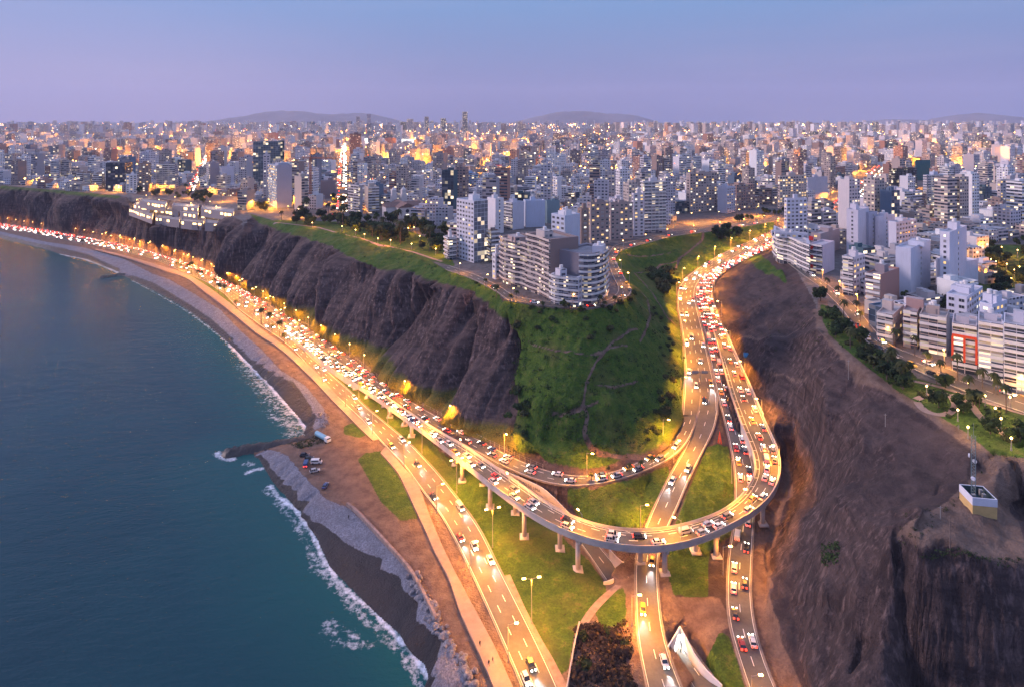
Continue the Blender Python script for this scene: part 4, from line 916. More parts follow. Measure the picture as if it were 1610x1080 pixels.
H = [  # name, label, xc, yb, xl, xr, yt, angle, right style, left style, colour, extras
 # ---- promontory
 ('apartment_tower','tall white glazed tower standing alone at the left of the promontory',745,414,718,767,318,38,'glass','grid',(.68,.68,.74),dict(lit=.14,hutc=WHT)),
 ('apartment_block','low banded block at the left foot of the tall white glazed tower',706,409,699,717,374,30,'band','band',WHT,{}),
 ('apartment_block','brown block squeezed between glazed tower and the wavy balcony blocks',772,413,767,786,366,28,'band','band',BRN,{}),
 ('apartment_block','small white block at the left foot of the wavy balcony blocks',779,440,774,788,401,30,'grid','grid',WHT,{}),
 ('apartment_tower','slim blue white tower with blank side behind the wavy balcony blocks',888,440,867,912,338,40,'blank','grid',(.60,.64,.74),dict(huts=2,hutc=WHT)),
 ('apartment_block','white block with one tall dark window strip behind the glazed tower',779,368,766,792,315,35,'slot','blank',WHT,{}),
 ('apartment_block','block with dark balcony bands and white blank side behind the wavy blocks',806,362,792,824,321,40,'blank','band',(.62,.62,.70),{}),
 ('apartment_block','pale blue blank walled block behind the wavy balcony blocks',827,358,823,857,317,12,'blank','blank',(.52,.58,.72),dict(depth=14)),
 ('apartment_block','blue green sided block right of the pale blue blank block',860,352,856,880,318,20,'blank','blank',(.20,.30,.34),dict(depth=14)),
 ('apartment_block','grey brown gridded block, left one of the long row above the valley meadow',929,386,923,958,317,22,'grid','grid',(.36,.28,.26),dict(lit=.18)),
 ('apartment_block','grey brown gridded block, second in the long row above the valley meadow',960,378,956,995,318,18,'grid','grid',(.40,.32,.30),dict(lit=.18)),
 ('apartment_tower','slim white windowed block joining the brown grids and big white balcony slab',996,372,993,1013,304,16,'grid','grid',(.68,.63,.66),{}),
 ('apartment_tower','big white slab with balcony bands at the right end of the meadow row',1013,367,1008,1047,287,14,'band','band',(.72,.68,.71),dict(huts=2)),
 ('apartment_block','dark slot windowed block behind the slim blue white tower',914,400,908,926,330,25,'grid','grid',BRN,{}),
 ('apartment_tower','white tower with dark teal side in the middle of the city',876,318,860,883,280,30,'blank','grid',WHT,dict(z=62)),
 ('apartment_block','white block with deep blue blank side wall behind the church',735,301,727,752,273,30,'ribbon','blank',(.30,.42,.60),{}),
 # ---- left, round the mall
 ('office_tower','huge grey green glass office slab, tallest building left of centre',398,297,387,441,222,22,'glass','glass',(.30,.36,.38),dict(fh=3.6,huts=0)),
 ('office_tower','dark glass wing at the right edge of the huge grey green slab',441,293,440,447,224,22,'glass','glass',(.06,.09,.11),dict(fh=3.6,huts=0,depth=14)),
 ('hotel_tower','grey blank sided tower with brightly lit white windowed left face',435,328,421,459,259,36,'blank','grid',(.42,.43,.50),dict(lit=.55)),
 ('apartment_tower','thin pale slab between the glass office slab and lit hotel tower',414,318,411,424,243,20,'grid','blank',(.62,.55,.56),dict(lit=.12)),
 ('apartment_tower','slim tan tower with a blank left face beside the crane',474,338,463,484,277,38,'ribbon','blank',TAN,{}),
 ('office_block','black glass box block on the cliff edge at far left',166,301,163,196,257,6,'glass','glass',(.03,.03,.045),dict(depth=22,huts=0)),
 ('apartment_block','banded white and dark twin block at far left above the cliff',80,291,76,93,253,20,'band','band',(.6,.52,.52),{}),
 ('apartment_block','brown sided partner of the far left banded block',93,290,92,108,254,20,'ribbon','blank',TAN,dict(depth=14)),
 ('apartment_block','low brown banded block, leftmost of three before the black glass box',121,296,118,130,274,20,'band','band',BRN,{}),
 ('apartment_block','low brown banded block, middle of three before the black glass box',132,297,130,142,273,20,'band','band',BRN,{}),
 ('apartment_block','low brown banded block, nearest to the left of the black glass box',146,298,142,160,274,20,'band','band',BRN,{}),
 ('apartment_block','white blocks with blank gables right of the black glass box',198,304,190,215,274,30,'grid','blank',WHT,{}),
 ('apartment_block','brown block with pale window columns right of the white gabled blocks',218,302,213,234,259,20,'grid','grid',BRN,{}),
 ('apartment_block','wide block of white and black bands behind the mall',246,299,242,275,259,12,'band','band',(.36,.33,.36),{}),
 ('apartment_block','brown balcony block with blank grey side behind the mall',330,300,316,345,257,40,'blank','band',(.36,.30,.32),{}),
 ('apartment_block','windowless white lilac block right of the brown balcony block',347,300,345,368,264,14,'blank','blank',(.60,.58,.66),dict(depth=14)),
 ('apartment_block','white banded block, left one of the pair beside the tree lined avenue',566,338,548,570,291,50,'blank','band',(.40,.36,.38),{}),
 ('apartment_block','tan gabled banded block, right one of the pair beside the tree lined avenue',579,336,573,596,293,22,'band','blank',TAN,{}),
 ('apartment_block','wide brown bare block with a white top near the crane',504,312,500,528,285,10,'blank','blank',(.33,.23,.22),dict(depth=16)),
 ('office_tower','dark brown tower with lit windows at the head of the bright avenue',550,262,547,568,212,20,'punch','punch',(.16,.10,.11),dict(depth=25)),
 ('office_block','wide office block crowned with a strip of white light',680,272,676,712,246,8,'ribbon','ribbon',(.30,.25,.28),dict(depth=25)),
 ('apartment_tower','pale twin tower with bands at left behind the city centre church',684,238,678,694,215,20,'punch','punch',(.60,.50,.52),dict(depth=20)),
 # ---- behind the valley
 ('apartment_block','big tan gridded block with rooftop cube behind the meadow street',1085,335,1079,1127,273,24,'grid','grid',(.46,.36,.32),dict(lit=.2)),
 ('apartment_block','pale block with a blank blue left face beside the tan gridded block',1143,336,1128,1156,293,42,'grid','blank',(.58,.56,.64),{}),
 ('apartment_block','brown brick block right of the pale blue faced block',1158,331,1156,1187,292,22,'punch','punch',(.34,.22,.18),dict(depth=16)),
 ('apartment_block','cream windowed pair block with warm lights above the meadow corner',1226,328,1223,1268,277,16,'grid','grid',(.62,.50,.43),dict(lit=.35)),
 ('apartment_block','white lilac block with a blank face right of the cream pair',1270,314,1267,1301,281,24,'blank','grid',(.60,.56,.62),{}),
 ('apartment_tower','tower framed in black grid with orange lit floors at upper right',1404,316,1398,1441,264,22,'band','band',(.20,.13,.11),dict(lit=.4,black=1)),
 ('apartment_tower','round cornered tower with blue white bands right of the black framed tower',1458,326,1452,1488,277,24,'band','band',(.52,.57,.68),{}),
 ('apartment_tower','teal blank block behind the round cornered tower',1440,285,1438,1463,252,14,'blank','blank',(.02,.12,.13),dict(depth=16,huts=0)),
 ('apartment_tower','pale tower of small square windows at the right edge of the photo',1573,345,1568,1612,281,18,'grid','grid',(.56,.48,.46),dict(lit=.25)),
 ('apartment_tower','reddish slim tower far behind the tan gridded block',1046,282,1044,1058,234,20,'punch','punch',(.38,.24,.2),dict(depth=18)),
 ('apartment_tower','white ribbed tower, first of the three slim ones behind the meadow row',1058,282,1056,1070,243,20,'ribbon','punch',WHT,dict(depth=18)),
 ('apartment_tower','white ribbed tower, second of the three slim ones behind the meadow row',1075,282,1072,1086,243,20,'ribbon','punch',WHT,dict(depth=18)),
 ('apartment_tower','white ribbed tower, third of the three slim ones behind the meadow row',1091,282,1089,1102,246,20,'ribbon','punch',WHT,dict(depth=18)),
 # ---- skyline
 ('office_tower','leaning dark blue glass tower standing highest on the skyline right of middle hills',728,212,722,735,177,14,'glass','glass',(.06,.10,.14),dict(depth=38,z=78)),
 ('office_tower','twin peaked grey skyline tower near the end of the left hill',668,212,662,674,185,14,'glass','glass',(.16,.18,.24),dict(depth=38,z=78)),
 ('office_tower','wide pale skyline tower left of the twin peaked grey one',640,213,632,650,188,14,'ribbon','ribbon',(.45,.45,.50),dict(depth=38,z=78)),
 ('office_tower','slim tower with glowing crown in front of the left hill',577,213,573,583,180,14,'punch','punch',(.30,.32,.42),dict(depth=38,z=78)),
 ('office_tower','plain grey skyline slab just left of the glowing crowned tower',560,213,556,566,184,14,'ribbon','ribbon',(.34,.35,.42),dict(depth=38,z=78)),
 ('office_tower','dark broad skyline tower between twin peaked and leaning glass towers',694,213,689,701,187,14,'glass','glass',(.05,.09,.10),dict(depth=38,z=78)),
 # ---- right bluff
 ('apartment_tower','white stepped tower with a grey crown at the head of the right bluff',1237,385,1233,1269,312,12,'grid','grid',(.72,.70,.76),dict(depth=16)),
 ('apartment_block','brown topped block behind the wavy white block',1290,402,1275,1320,366,40,'blank','grid',(.42,.33,.33),{}),
 ('apartment_block','block with red lit panels and white balcony rings beside the blank gable',1293,432,1273,1312,389,42,'blank','band',(.66,.56,.62),dict(nohut=1)),
 ('apartment_tower','left twin of the tall white pair of towers with a column of little balconies',1349,404,1331,1366,334,40,'blank','slot',(.70,.66,.72),dict(fhx=1)),
 ('apartment_tower','grey recessed middle of the tall white pair of towers',1366,400,1362,1380,334,25,'slot','blank',(.45,.45,.55),dict(depth=14)),
 ('apartment_tower','right twin of the tall white pair of towers with blank wall',1381,400,1376,1407,339,30,'slot','blank',(.74,.68,.74),{}),
 ('apartment_tower','white gridded tower with a blank white flank right of the tall pair',1409,412,1397,1441,352,30,'grid','blank',(.66,.64,.70),{}),
 ('apartment_block','white balcony block with terraces below the tall white pair',1342,466,1325,1404,408,38,'grid','band',(.72,.67,.70),dict(huts=2)),
 ('apartment_block','brick red block with curved balconies on its left face',1384,490,1361,1414,431,38,'blank','band',(.42,.22,.18),dict(hutc=(.3,.25,.27))),
 ('apartment_tower','windowless pale blue white tower behind the brick red block',1432,470,1408,1463,393,42,'slot','blank',(.64,.66,.76),{}),
 ('apartment_tower','tallest white tower with two columns of windows near the dark park',1493,470,1478,1520,367,40,'slot','slot',(.76,.74,.80),{}),
 ('apartment_block','plain white annex leaning on the right side of the tallest white tower',1505,456,1500,1538,412,24,'blank','blank',(.76,.72,.78),dict(depth=12,huts=0)),
 ('apartment_block','long white roofed block, left part, behind the street row',1520,520,1488,1545,466,40,'grid','grid',(.70,.70,.80),dict(huts=3)),
 ('apartment_block','long white roofed block, right part, running out of the photo',1560,535,1540,1650,476,30,'grid','grid',(.70,.70,.80),dict(huts=4,depth=24)),
 ('apartment_block','tan white balcony block at the left end of the street row',1404,541,1379,1421,492,46,'grid','band',(.60,.50,.45),{}),
 ('apartment_block','pinkish brown block second in the street row',1442,549,1420,1452,492,50,'grid','band',(.48,.30,.27),{}),
 ('apartment_block','tan block with white glass balconies third in the street row',1488,560,1446,1510,501,50,'blank','band',(.48,.37,.32),dict(huts=2)),
 ('apartment_block','white balcony block hung with red garland lights in the street row',1536,590,1497,1546,512,52,'blank','band',(.62,.54,.55),{}),
 ('apartment_block','white balcony block with palms before it, fifth in the street row',1577,602,1538,1588,512,52,'blank','band',(.62,.58,.62),{}),
 ('apartment_block','white rounded corner block at the right edge of the street row',1618,622,1578,1660,508,50,'grid','band',(.70,.66,.70),{}),
]
for t in H:
    name, label, xc, yb, xl, xr, yt, th, sr, sl, col, ex = t; z0 = ex.get('z', 62.0)
    pts, Y = quadpx(xc, yb, xl, xr, th, z0, ex.get('depth')); z0 = min(ground(p[0], p[1]) for p in pts[:2]) if Y < 800 else float(plat(Y)); z0 = max(z0, 58)
    fh = ex.get('fh', 3.0); tm = M_TRIM if sum(col) > 1.0 or ex.get('black') is None else mat('dark_frame', (.04, .035, .035), .6)
    hero(name, label, 'building', pts, z0, fl(yt, yb, Y, fh), fh, [sr, 'blank' if Y < 450 else 'punch', 'blank', sl], col, tm, ex.get('lit', .16), 0 if ex.get('nohut') or Y > 3000 else ex.get('huts', 1), ex.get('hutc'))
# ---- curved ones, outlines in metres
def curve_outline(front, z0, depth, dvec=None):
    f = [P(a, b, z0) for a, b in front]; q = smooth_line(resample(np.array(f), 14), 2); f = [(a[0], a[1]) for a in q]
    v = np.array([f[-1][0] - f[0][0], f[-1][1] - f[0][1]]); v /= np.linalg.norm(v); nr = np.array([-v[1], v[0]]) * depth if dvec is None else np.array(dvec)
    return f + [(f[-1][0] + nr[0], f[-1][1] + nr[1]), (f[0][0] + nr[0], f[0][1] + nr[1])]
def curved(label, front, yt, depth, col, tail='blank', trim=None, cat='building', name='apartment_block', **k):
    o = curve_outline(front, 62.0, depth, k.get('dvec')); Y = P(*front[0], 62).y; n = len(o)
    return hero(name, label, cat, o, 61.8, fl(yt, front[0][1], Y), 3.0, ['band'] * (n - 3) + [tail, 'blank', 'blank'], col, trim or M_TRIM, k.get('lit', .16), k.get('huts', 1), k.get('hutc'))
curved('wide brown block with wavy cream balconies, left half, on the promontory rim', [(787,441),(795,447),(803,448),(811,452),(819,452),(828,456)], 370, 17, (.24, .17, .15), 'blank', M_TRIMB, huts=2, hutc=(.45, .33, .3))
curved('wide brown block with wavy cream balconies, right half, on the promontory rim', [(829,457),(838,461),(846,463),(855,469),(865,474)], 366, 19, (.27, .19, .17), 'blank', M_TRIMB, huts=2, hutc=(.55, .48, .45))
curved('low white corner block with big windows between wavy blocks and round tower', [(866,476),(874,480),(884,481),(895,483),(909,484)], 429, 13, (.62, .60, .66), 'grid', huts=1)
curved('round white banded tower at the tip of the promontory above green slopes', [(911,480),(920,481),(930,481),(941,478),(950,473),(955,465)], 396, 15, (.20, .18, .21), 'blank', huts=1, hutc=(.70, .68, .74))
curved('white block with long wavy balcony bands at the head of the right bluff', [(1216,402),(1222,410),(1230,413),(1240,413),(1250,419),(1262,426),(1274,431)], 362, 22, (.50, .48, .52), 'blank', huts=2, dvec=(9, 20), hutc=(.70, .66, .70))
# ---- red garland frames and neon panels on two blocks, shopping mall, church, crane
M_RED = emat('red_garland', (1.0, 0.10, 0.04), 0.75); M_REDP = mat('red_panel', (0.55, 0.03, 0.03), 0.5)
def find(label): return next(o for o in bpy.data.objects if o.get('label') == label)
ro = find('white balcony block hung with red garland lights in the street row'); fp = HEROFP[[t[1] for t in H].index(ro['label'])]
a, d = np.array(fp[0]), np.array(fp[3]); c0 = np.array(ro.location[:2]); v = (a - d); L = np.linalg.norm(v); v /= L; nr = np.array([v[1], -v[0]])
mb = MB(); nfl_ = fl(512, 590, P(1536, 590, 62).y)
mb.obox(tuple((a + d) / 2 - c0 + nr * 1.25), tuple(v), tuple(nr), L / 2, .15, nfl_ * 3 - 4, nfl_ * 3 - 3.1)
for s in (.02, .5, .98): mb.obox(tuple(d + v * L * s - c0 + nr * 1.25), tuple(v), tuple(nr), .38, .14, 4.5, nfl_ * 3 - 4)
place('light_garland', mb.mesh('light_garland', [M_RED]), ro)
rb = find('block with red lit panels and white balcony rings beside the blank gable'); fp = HEROFP[[t[1] for t in H].index(rb['label'])]
d = np.array(fp[3]); c0 = np.array(rb.location[:2]); v = np.array(fp[0]) - d; v /= np.linalg.norm(v); nr = np.array([v[1], -v[0]])
for k in range(1, 9, 2): mb = MB(); mb.obox(tuple(d + v * 1.2 - c0 + nr * .5), tuple(v), tuple(nr), 1.2, .7, k * 3 + .2, k * 3 + 2.8); place('red_panel', mb.mesh('red_panel', [M_REDP]), rb)
# mall on its terrace in the cliff
ml = empty('shopping_mall', P(290, 335, 48)); tag(ml, 'low terraced shopping mall full of white lights set into the cliff edge', 'shopping mall'); mo = Vector(ml.location)
M_SHOP = emat('shop_light', (1.0, 0.62, 0.26), 5.0, 'AUTO')
def mall_deck(pts, z, h, nm, m=0, lite=True):
    w = [P(a, b, z) - mo for a, b in pts]; mb = MB(); o = [(p.x, p.y) for p in w]; ar = sum(o[i][0] * o[(i + 1) % len(o)][1] - o[(i + 1) % len(o)][0] * o[i][1] for i in range(len(o)))
    if ar < 0: o = o[::-1]
    body(mb, o, z - 9 - mo.z, z - mo.z, [0], (.40, .32, .30), True, (.30, .26, .26)); pt = place(nm, mb.mesh(nm, [M_FAC, M_ROOF], attrs=True), ml)
    if lite:
        n = len(o)
        for i in range(n):
            p, q = np.array(o[i]), np.array(o[(i + 1) % n]); Lq = np.linalg.norm(q - p)
            if Lq < 4: continue
            v = (q - p) / Lq
            for k in range(int(Lq / 7)):
                if rng.random() < .6: lb = MB(); lb.obox(tuple(p + v * (k * 7 + 3.5)), tuple(v), (v[1], -v[0]), rng.uniform(1.5, 3.3), .12, z - mo.z - rng.uniform(3.0, 4.4), z - mo.z - 1.2); place('shop_window', lb.mesh('shop_window', [M_SHOP]), pt)
def between_rows(f, b, a0, a1, z, h, nm):
    f, b = resample(np.array(f, float), 60), resample(np.array(b, float), 60); i0, i1 = int(a0 * 59), int(a1 * 59)
    mall_deck([tuple(f[i0]), tuple(f[(i0 + i1) // 2]), tuple(f[i1]), tuple(b[i1]), tuple(b[i0])], z, h, nm)
ROW1 = ([(203,328),(240,341),(300,349),(350,352)], [(206,322),(240,331),(300,339),(350,343)])
ROW2 = ([(208,321),(245,329),(300,336),(356,341)], [(212,316),(245,323),(300,329),(358,334)])
ROW3 = ([(214,315),(250,321),(300,326),(372,336)], [(218,311),(250,316),(300,321),(374,329)])
for a0, a1, z in ((0, .27, 51.5), (.29, .55, 50), (.57, .80, 51.5), (.82, 1, 55)): between_rows(*ROW1, a0, a1, z, 6, 'terrace')
for a0, a1, z in ((.02, .2, 57), (.24, .5, 55.5), (.52, .7, 57.5), (.74, .98, 57.5)): between_rows(*ROW2, a0, a1, z, 6, 'terrace')
for a0, a1, z in ((.05, .3, 63.5), (.36, .62, 62), (.66, .98, 65)): between_rows(*ROW3, a0, a1, z, 6, 'pavilion')
# church
hc = P(632, 340, 62.5); ch = empty('church', hc, R(28)); tag(ch, 'white church with a brown tiled roof, round window and two bell towers', 'church')
M_CHW = mat('church_plaster', (.66, .60, .58), .8, .1, .3); M_TILE = mat('roof_tiles', (.20, .12, .10), .8, .25, .8)
mb = MB(); mb.box(-9, -18, 0, 9, 18, 11); mb.box(-19, -7, 0, 19, 7, 11); place('walls', mb.mesh('walls', [M_CHW]), ch)
mb = MB()
for ax in (0, 1):
    s = [(-10, -18.6), (10, -18.6), (10, 18.6), (-10, 18.6)] if ax == 0 else None
    if ax == 0: mb.raw([(-10, -18.6, 11.02), (10, -18.6, 11.02), (10, 18.6, 11.02), (-10, 18.6, 11.02), (0, -18.6, 15.5), (0, 18.6, 15.5)], [(0, 4, 5, 3), (1, 2, 5, 4), (0, 1, 4), (2, 3, 5)])
    else: mb.raw([(-19.6, -8, 11.04), (-19.6, 8, 11.04), (19.6, 8, 11.04), (19.6, -8, 11.04), (-19.6, 0, 15.0), (19.6, 0, 15.0)], [(0, 3, 5, 4), (2, 1, 4, 5), (0, 4, 1), (3, 2, 5)])
place('roof', mb.mesh('roof', [M_TILE]), ch)
for x in (-2, 9):
    mb = MB(); mb.box(x - 3, 20, 0, x + 3, 26, 20); mb.box(x - 2.4, 20.6, 20, x + 2.4, 25.4, 25); mb.tube((x, 23, 25), (x, 23, 28), 2.6, .3, 8); place('bell_tower', mb.mesh('bell_tower', [M_CHW]), ch)
mb = MB(); mb.tube((0, -18.06, 7.5), (0, -18.2, 7.5), 1.9, 1.9, 16); place('round_window', mb.mesh('round_window', [M_GLS]), ch)
mb = MB(); mb.box(-1.6, -18.2, 0, 1.6, -18.05, 4.2); place('door', mb.mesh('door', [M_LITC]), ch)
HEROFP.append([(hc.x + a, hc.y + b) for a, b in ((-24, -24), (24, -24), (24, 30), (-24, 30))])
# crane
kc = P(488, 328, 62); kr = empty('tower_crane', kc); tag(kr, 'thin orange lattice tower crane rising beside the slim tan tower', 'crane'); M_CR = mat('crane_orange', (.40, .14, .07), .6)
def lattice(a, b, w, n, r=.14):
    mb = MB(); a, b = Vector(a), Vector(b); d = (b - a).normalized(); u = d.orthogonal().normalized(); v = d.cross(u); cs = [(u + v) * w, (u - v) * w, (-u - v) * w, (v - u) * w]
    for c in cs: mb.tube(a + c, b + c, r, r, 5)
    for k in range(n):
        p, q = a.lerp(b, k / n), a.lerp(b, (k + 1) / n)
        for j in range(4): mb.tube(p + cs[j], q + cs[(j + 1) % 4], r * .7, r * .7, 4); mb.tube(q + cs[j], q + cs[(j + 1) % 4], r * .6, r * .6, 4)
    return mb
hcr = (328 - 250) / F * kc.y
place('mast', lattice((0, 0, 0), (0, 0, hcr), .9, 22, .22).mesh('mast', [M_CR]), kr); place('jib', lattice((-12, 6, hcr + 1), (34, -16, hcr + 1), .7, 16, .18).mesh('jib', [M_CR]), kr)
mb = MB(); mb.tube((0, 0, hcr), (0, 0, hcr + 6), .8, .2, 6); mb.box(-1.2, -1.2, hcr - 2, 1.2, 1.2, hcr + .4); place('cab', mb.mesh('cab', [M_CR]), kr)
mb = MB(); mb.box(-14, 5, hcr - 1.4, -10, 8, hcr + .6); place('counterweight', mb.mesh('counterweight', [M_CONC]), kr)
# ------------------------------------------------------------------ the rest of the city
KEEPOUT = [   # pixel areas of ground without generated blocks
 [(384,350),(390,330),(440,327),(470,336),(560,337),(600,337),(640,348),(700,360),(716,424),(640,400),(540,372),(435,350)],
 [(196,345),(196,300),(300,302),(384,312),(384,352)],
 [(690,430),(700,385),(716,376),(768,368),(800,345),(860,345),(930,372),(1000,372),(1060,362),(1110,356),(1180,345),(1240,330),(1250,350),(1215,420),(1000,500),(800,500)],
 [(1060,372),(1050,340),(1110,330),(1225,322),(1300,318),(1345,318),(1350,330),(1310,350),(1255,362),(1225,352)],
 [(1210,420),(1215,385),(1262,412),(1330,460),(1400,520),(1520,560),(1640,600),(1640,760),(1380,670),(1230,500)], [(1525,380),(1640,380),(1640,470),(1555,468)],
 [(0,330),(0,291),(60,295),(130,301),(195,305),(200,350)]]
AVEN = [((535, 338), (541, 226), 15), ((1300, 345), (1385, 262), 24), ((716, 330), (760, 262), 9), ((1010, 300), (905, 235), 9), ((300, 300), (330, 236), 9), ((1480, 345), (1420, 245), 10), ((1180, 300), (1130, 240), 9)]
def seg_d(x, y, a, b):
    vx, vy = b[0] - a[0], b[1] - a[1]; t = max(0, min(1, ((x - a[0]) * vx + (y - a[1]) * vy) / (vx * vx + vy * vy))); return math.hypot(x - a[0] - t * vx, y - a[1] - t * vy)
def at_plain(px, py):
    p = P(px, py, 62)
    for _ in range(6): p = P(px, py, float(plat(p.y)))
    return p
AVW = [(at_plain(*a), at_plain(*b), w) for a, b, w in AVEN]
PALET = [(.74, .71, .72), (.80, .77, .79), (.58, .53, .53), (.62, .58, .62), (.50, .42, .37), (.42, .33, .29), (.30, .21, .18), (.36, .19, .14), (.40, .38, .41), (.25, .25, .29), (.05, .11, .14), (.10, .16, .24), (.58, .46, .40)]
PNAME = ['white', 'bright white', 'pale grey', 'lilac white', 'tan', 'brown', 'dark brown', 'brick red', 'grey', 'dark grey', 'dark teal', 'dark blue', 'cream']
PW = [13, 10, 8, 9, 9, 7, 4, 3, 6, 3, 1.2, 1, 5]
gen = []
br = random.Random(21)
def blocked(x, y, m=9):
    px, py = CX + F * x / y, V0 + F * (CAMH - plat(y)) / y
    if y < 1500:
        for k in KEEPOUT:
            if inpoly(np.array(px), np.array(py), k): return True
        for fp in HEROFP:
            cx = sum(p[0] for p in fp) / len(fp); cyy = sum(p[1] for p in fp) / len(fp); r = max(math.hypot(p[0] - cx, p[1] - cyy) for p in fp)
            if math.hypot(x - cx, y - cyy) < r + (m * .7 if y > 520 else 2.5): return True
    if y < 1700:
        iu = int((x / y - UG[0]) / (UG[1] - UG[0])); is_ = int((math.log(y) - SG[0]) / (SG[1] - SG[0]))
        if not (0 <= iu < NU and 0 <= is_ < NS) or not PLATM[is_, iu]: return True
    return any(seg_d(x, y, (a.x, a.y), (b.x, b.y)) < w + 6 for a, b, w in AVW)
streets = []
def district(y0, y1, lot, jit, tall):
    for side in (0, 1):
        th = R(-14 if side == 0 else 21); ca, sa = math.cos(th), math.sin(th); ext = int(y1 * 1.35 / lot) + 2; per = 5
        for i in range(-ext, ext):
            for j in range(0, ext + int(y1 / lot)):
                lx = i * lot + (i // per) * 11; ly = j * lot + (j // 2) * 11
                x, y = lx * ca - ly * sa, lx * sa + ly * ca
                if not (y0 <= y < y1) or abs(x) > y * (0.9 if y < 3000 else 0.88): continue
                if (x < 0.17 * y) != (side == 0): continue
                if i % per == 0 and j % 2 == 0: streets.append((x - lot * .7, y - lot * .7))
                if br.random() < 0.06: continue
                if blocked(x, y): continue
                r = br.random(); h = br.uniform(6.5, 13) if r > tall * 3.2 or y < 520 else br.uniform(14, 26) if r > tall else br.uniform(28, 52 if y < 2900 else 85)
                nfl_ = max(2, int(h / 3)); h = nfl_ * 3 + 1.0
                w, d = lot * br.uniform(.72, 1.0), lot * br.uniform(.72, 1.0)
                if h > 26: w, d = min(w, 30) * .9, min(d, 28) * .9
                gen.append((x, y, w, d, th, h, br.choices(range(len(PALET)), PW)[0], br.random()))
district(250, 1000, 15, 2, .085); district(1000, 1700, 22, 2, .15); district(1700, 2900, 34, 2, .17); district(2900, 5200, 62, 2, .14); district(5200, 9600, 115, 2, .14)
gen.sort(key=lambda t: -(t[2] * t[5]) / t[1] ** 2)
NIND = 300 - len(HEROFP)
ORD = ['first', 'second', 'third', 'fourth', 'fifth', 'sixth', 'seventh', 'eighth', 'ninth', 'tenth', 'eleventh', 'twelfth'] 
near_h = [l for l in LANDM]
SHORT = {}
def brief(t):
    ws = t.replace(',', '').split(); stop = {'with', 'at', 'of', 'in', 'beside', 'behind', 'right', 'left', 'on', 'and', 'to', 'before', 'standing', 'joining', 'squeezed', 'between', 'leaning', 'running', 'a', 'the', 'from', 'above'}
    others = [o[2].replace(',', '').split() for o in LANDM if o[2] != t]
    for n in range(3, 12):
        if n < len(ws) and (ws[n - 1] in stop): continue
        if all(o[:n] != ws[:n] for o in others): return ' '.join(ws[:n])
    return ' '.join(ws)
for l in LANDM: SHORT[l[2]] = brief(l[2])
seen_l = {}
stuff_mb = MB()
def gen_body(mb, pts, z0, h, ci, rv, hut=True, th=0.0, sep=False):
    r2 = random.Random(rv * 1e6); st = r2.choice([1, 1, 2, 2, 1]) if ci not in (10, 11) else 3; sty = [st, 0 if r2.random() < .6 else 1, 0, 0 if r2.random() < .35 else st]
    c = PALET[ci]; k = r2.uniform(.85, 1.12); c = tuple(min(.78, a * k) for a in c); body(mb, pts, z0 - 1, z0 + h, sty, c, sep)
    return c, r2
used_pos = []
for gi, (x, y, w, d, th, h, ci, rv) in enumerate(gen):
    pz = float(plat(y)) if y > 1000 else 62.0
    if gi < NIND:
        root = empty('city_building', (x, y, pz), th); mb = MB(); c, r2 = gen_body(mb, rect((0, 0), w, d, 0), 0, h, ci, rv, sep=True)
        place('walls', mb.mesh('walls', [M_FAC, M_ROOF], attrs=True), root)
        for q in range(r2.choice([1, 1, 2])):
            hb = MB(); body(hb, rect((r2.uniform(-.2, .2) * w, r2.uniform(-.2, .25) * d), w * r2.uniform(.2, .45), d * r2.uniform(.2, .45), 0), h - .9, h + r2.uniform(1.6, 3.4), [0, 1, 0, 0], c, False); place('rooftop_room', hb.mesh('rooftop_room', [M_FAC, M_ROOF], attrs=True), root)
        px = CX + F * x / y; lm = min(LANDM, key=lambda l: abs(l[0] - px) + abs(l[1] - y) * .05); nf = round((h - 1) / 3); hw = 'low' if nf < 5 else 'mid-rise' if nf < 9 else 'tall'
        relw = 'behind' if y > lm[1] + 12 else 'in front of' if y < lm[1] - 12 else ('left of' if px < lm[0] else 'right of')
        base = f"{hw} {PNAME[ci]} {relw} the {SHORT[lm[2]]}"; used_pos.append((root, hw, nf, PNAME[ci], relw, lm[2], px, y))
        tag(root, None, 'building', 'city blocks on the plateau')
    else:
        gen_body(stuff_mb, rect((x, y), w, d, th), pz, h, ci, rv)
        if y < 3000 and rv > .35: body(stuff_mb, rect((x + (rv - .6) * w * .4, y), w * .35, d * .35, th), pz + h, pz + h + 2.6, [0], PALET[ci], False)
tag(place('distant_city_blocks', stuff_mb.mesh('distant_city_blocks', [M_FAC, M_ROOF], attrs=True)), 'mass of small flat roofed city blocks stretching to the horizon', 'city blocks', kind='stuff')
# labels: rank same-looking neighbours of one landmark from left to right
from collections import defaultdict
gr_ = defaultdict(list)
for u in used_pos: gr_[(u[1], u[3], u[4], u[5])].append(u)
for (hw, cn_, rw, lm), us in gr_.items():
    us.sort(key=lambda u: u[6]); s = SHORT[lm]
    for k, u in enumerate(us):
        t = f"{hw} {cn_} block of {u[2]} floors {rw} the {s}"
        if len(t.split()) > 16: t = f"{cn_} block of {u[2]} floors {rw} the {s}"
        if len(us) > 1: t = f"{ORD[min(k, 11)]} from left of {len(us)} {hw} {cn_} blocks {rw} the {s}"
        if len(t.split()) > 16: t = f"{ORD[min(k, 11)]} of {len(us)} {hw} {cn_} blocks {rw} the {s}"
        u[0]['label'] = ' '.join(t.split()[:16])
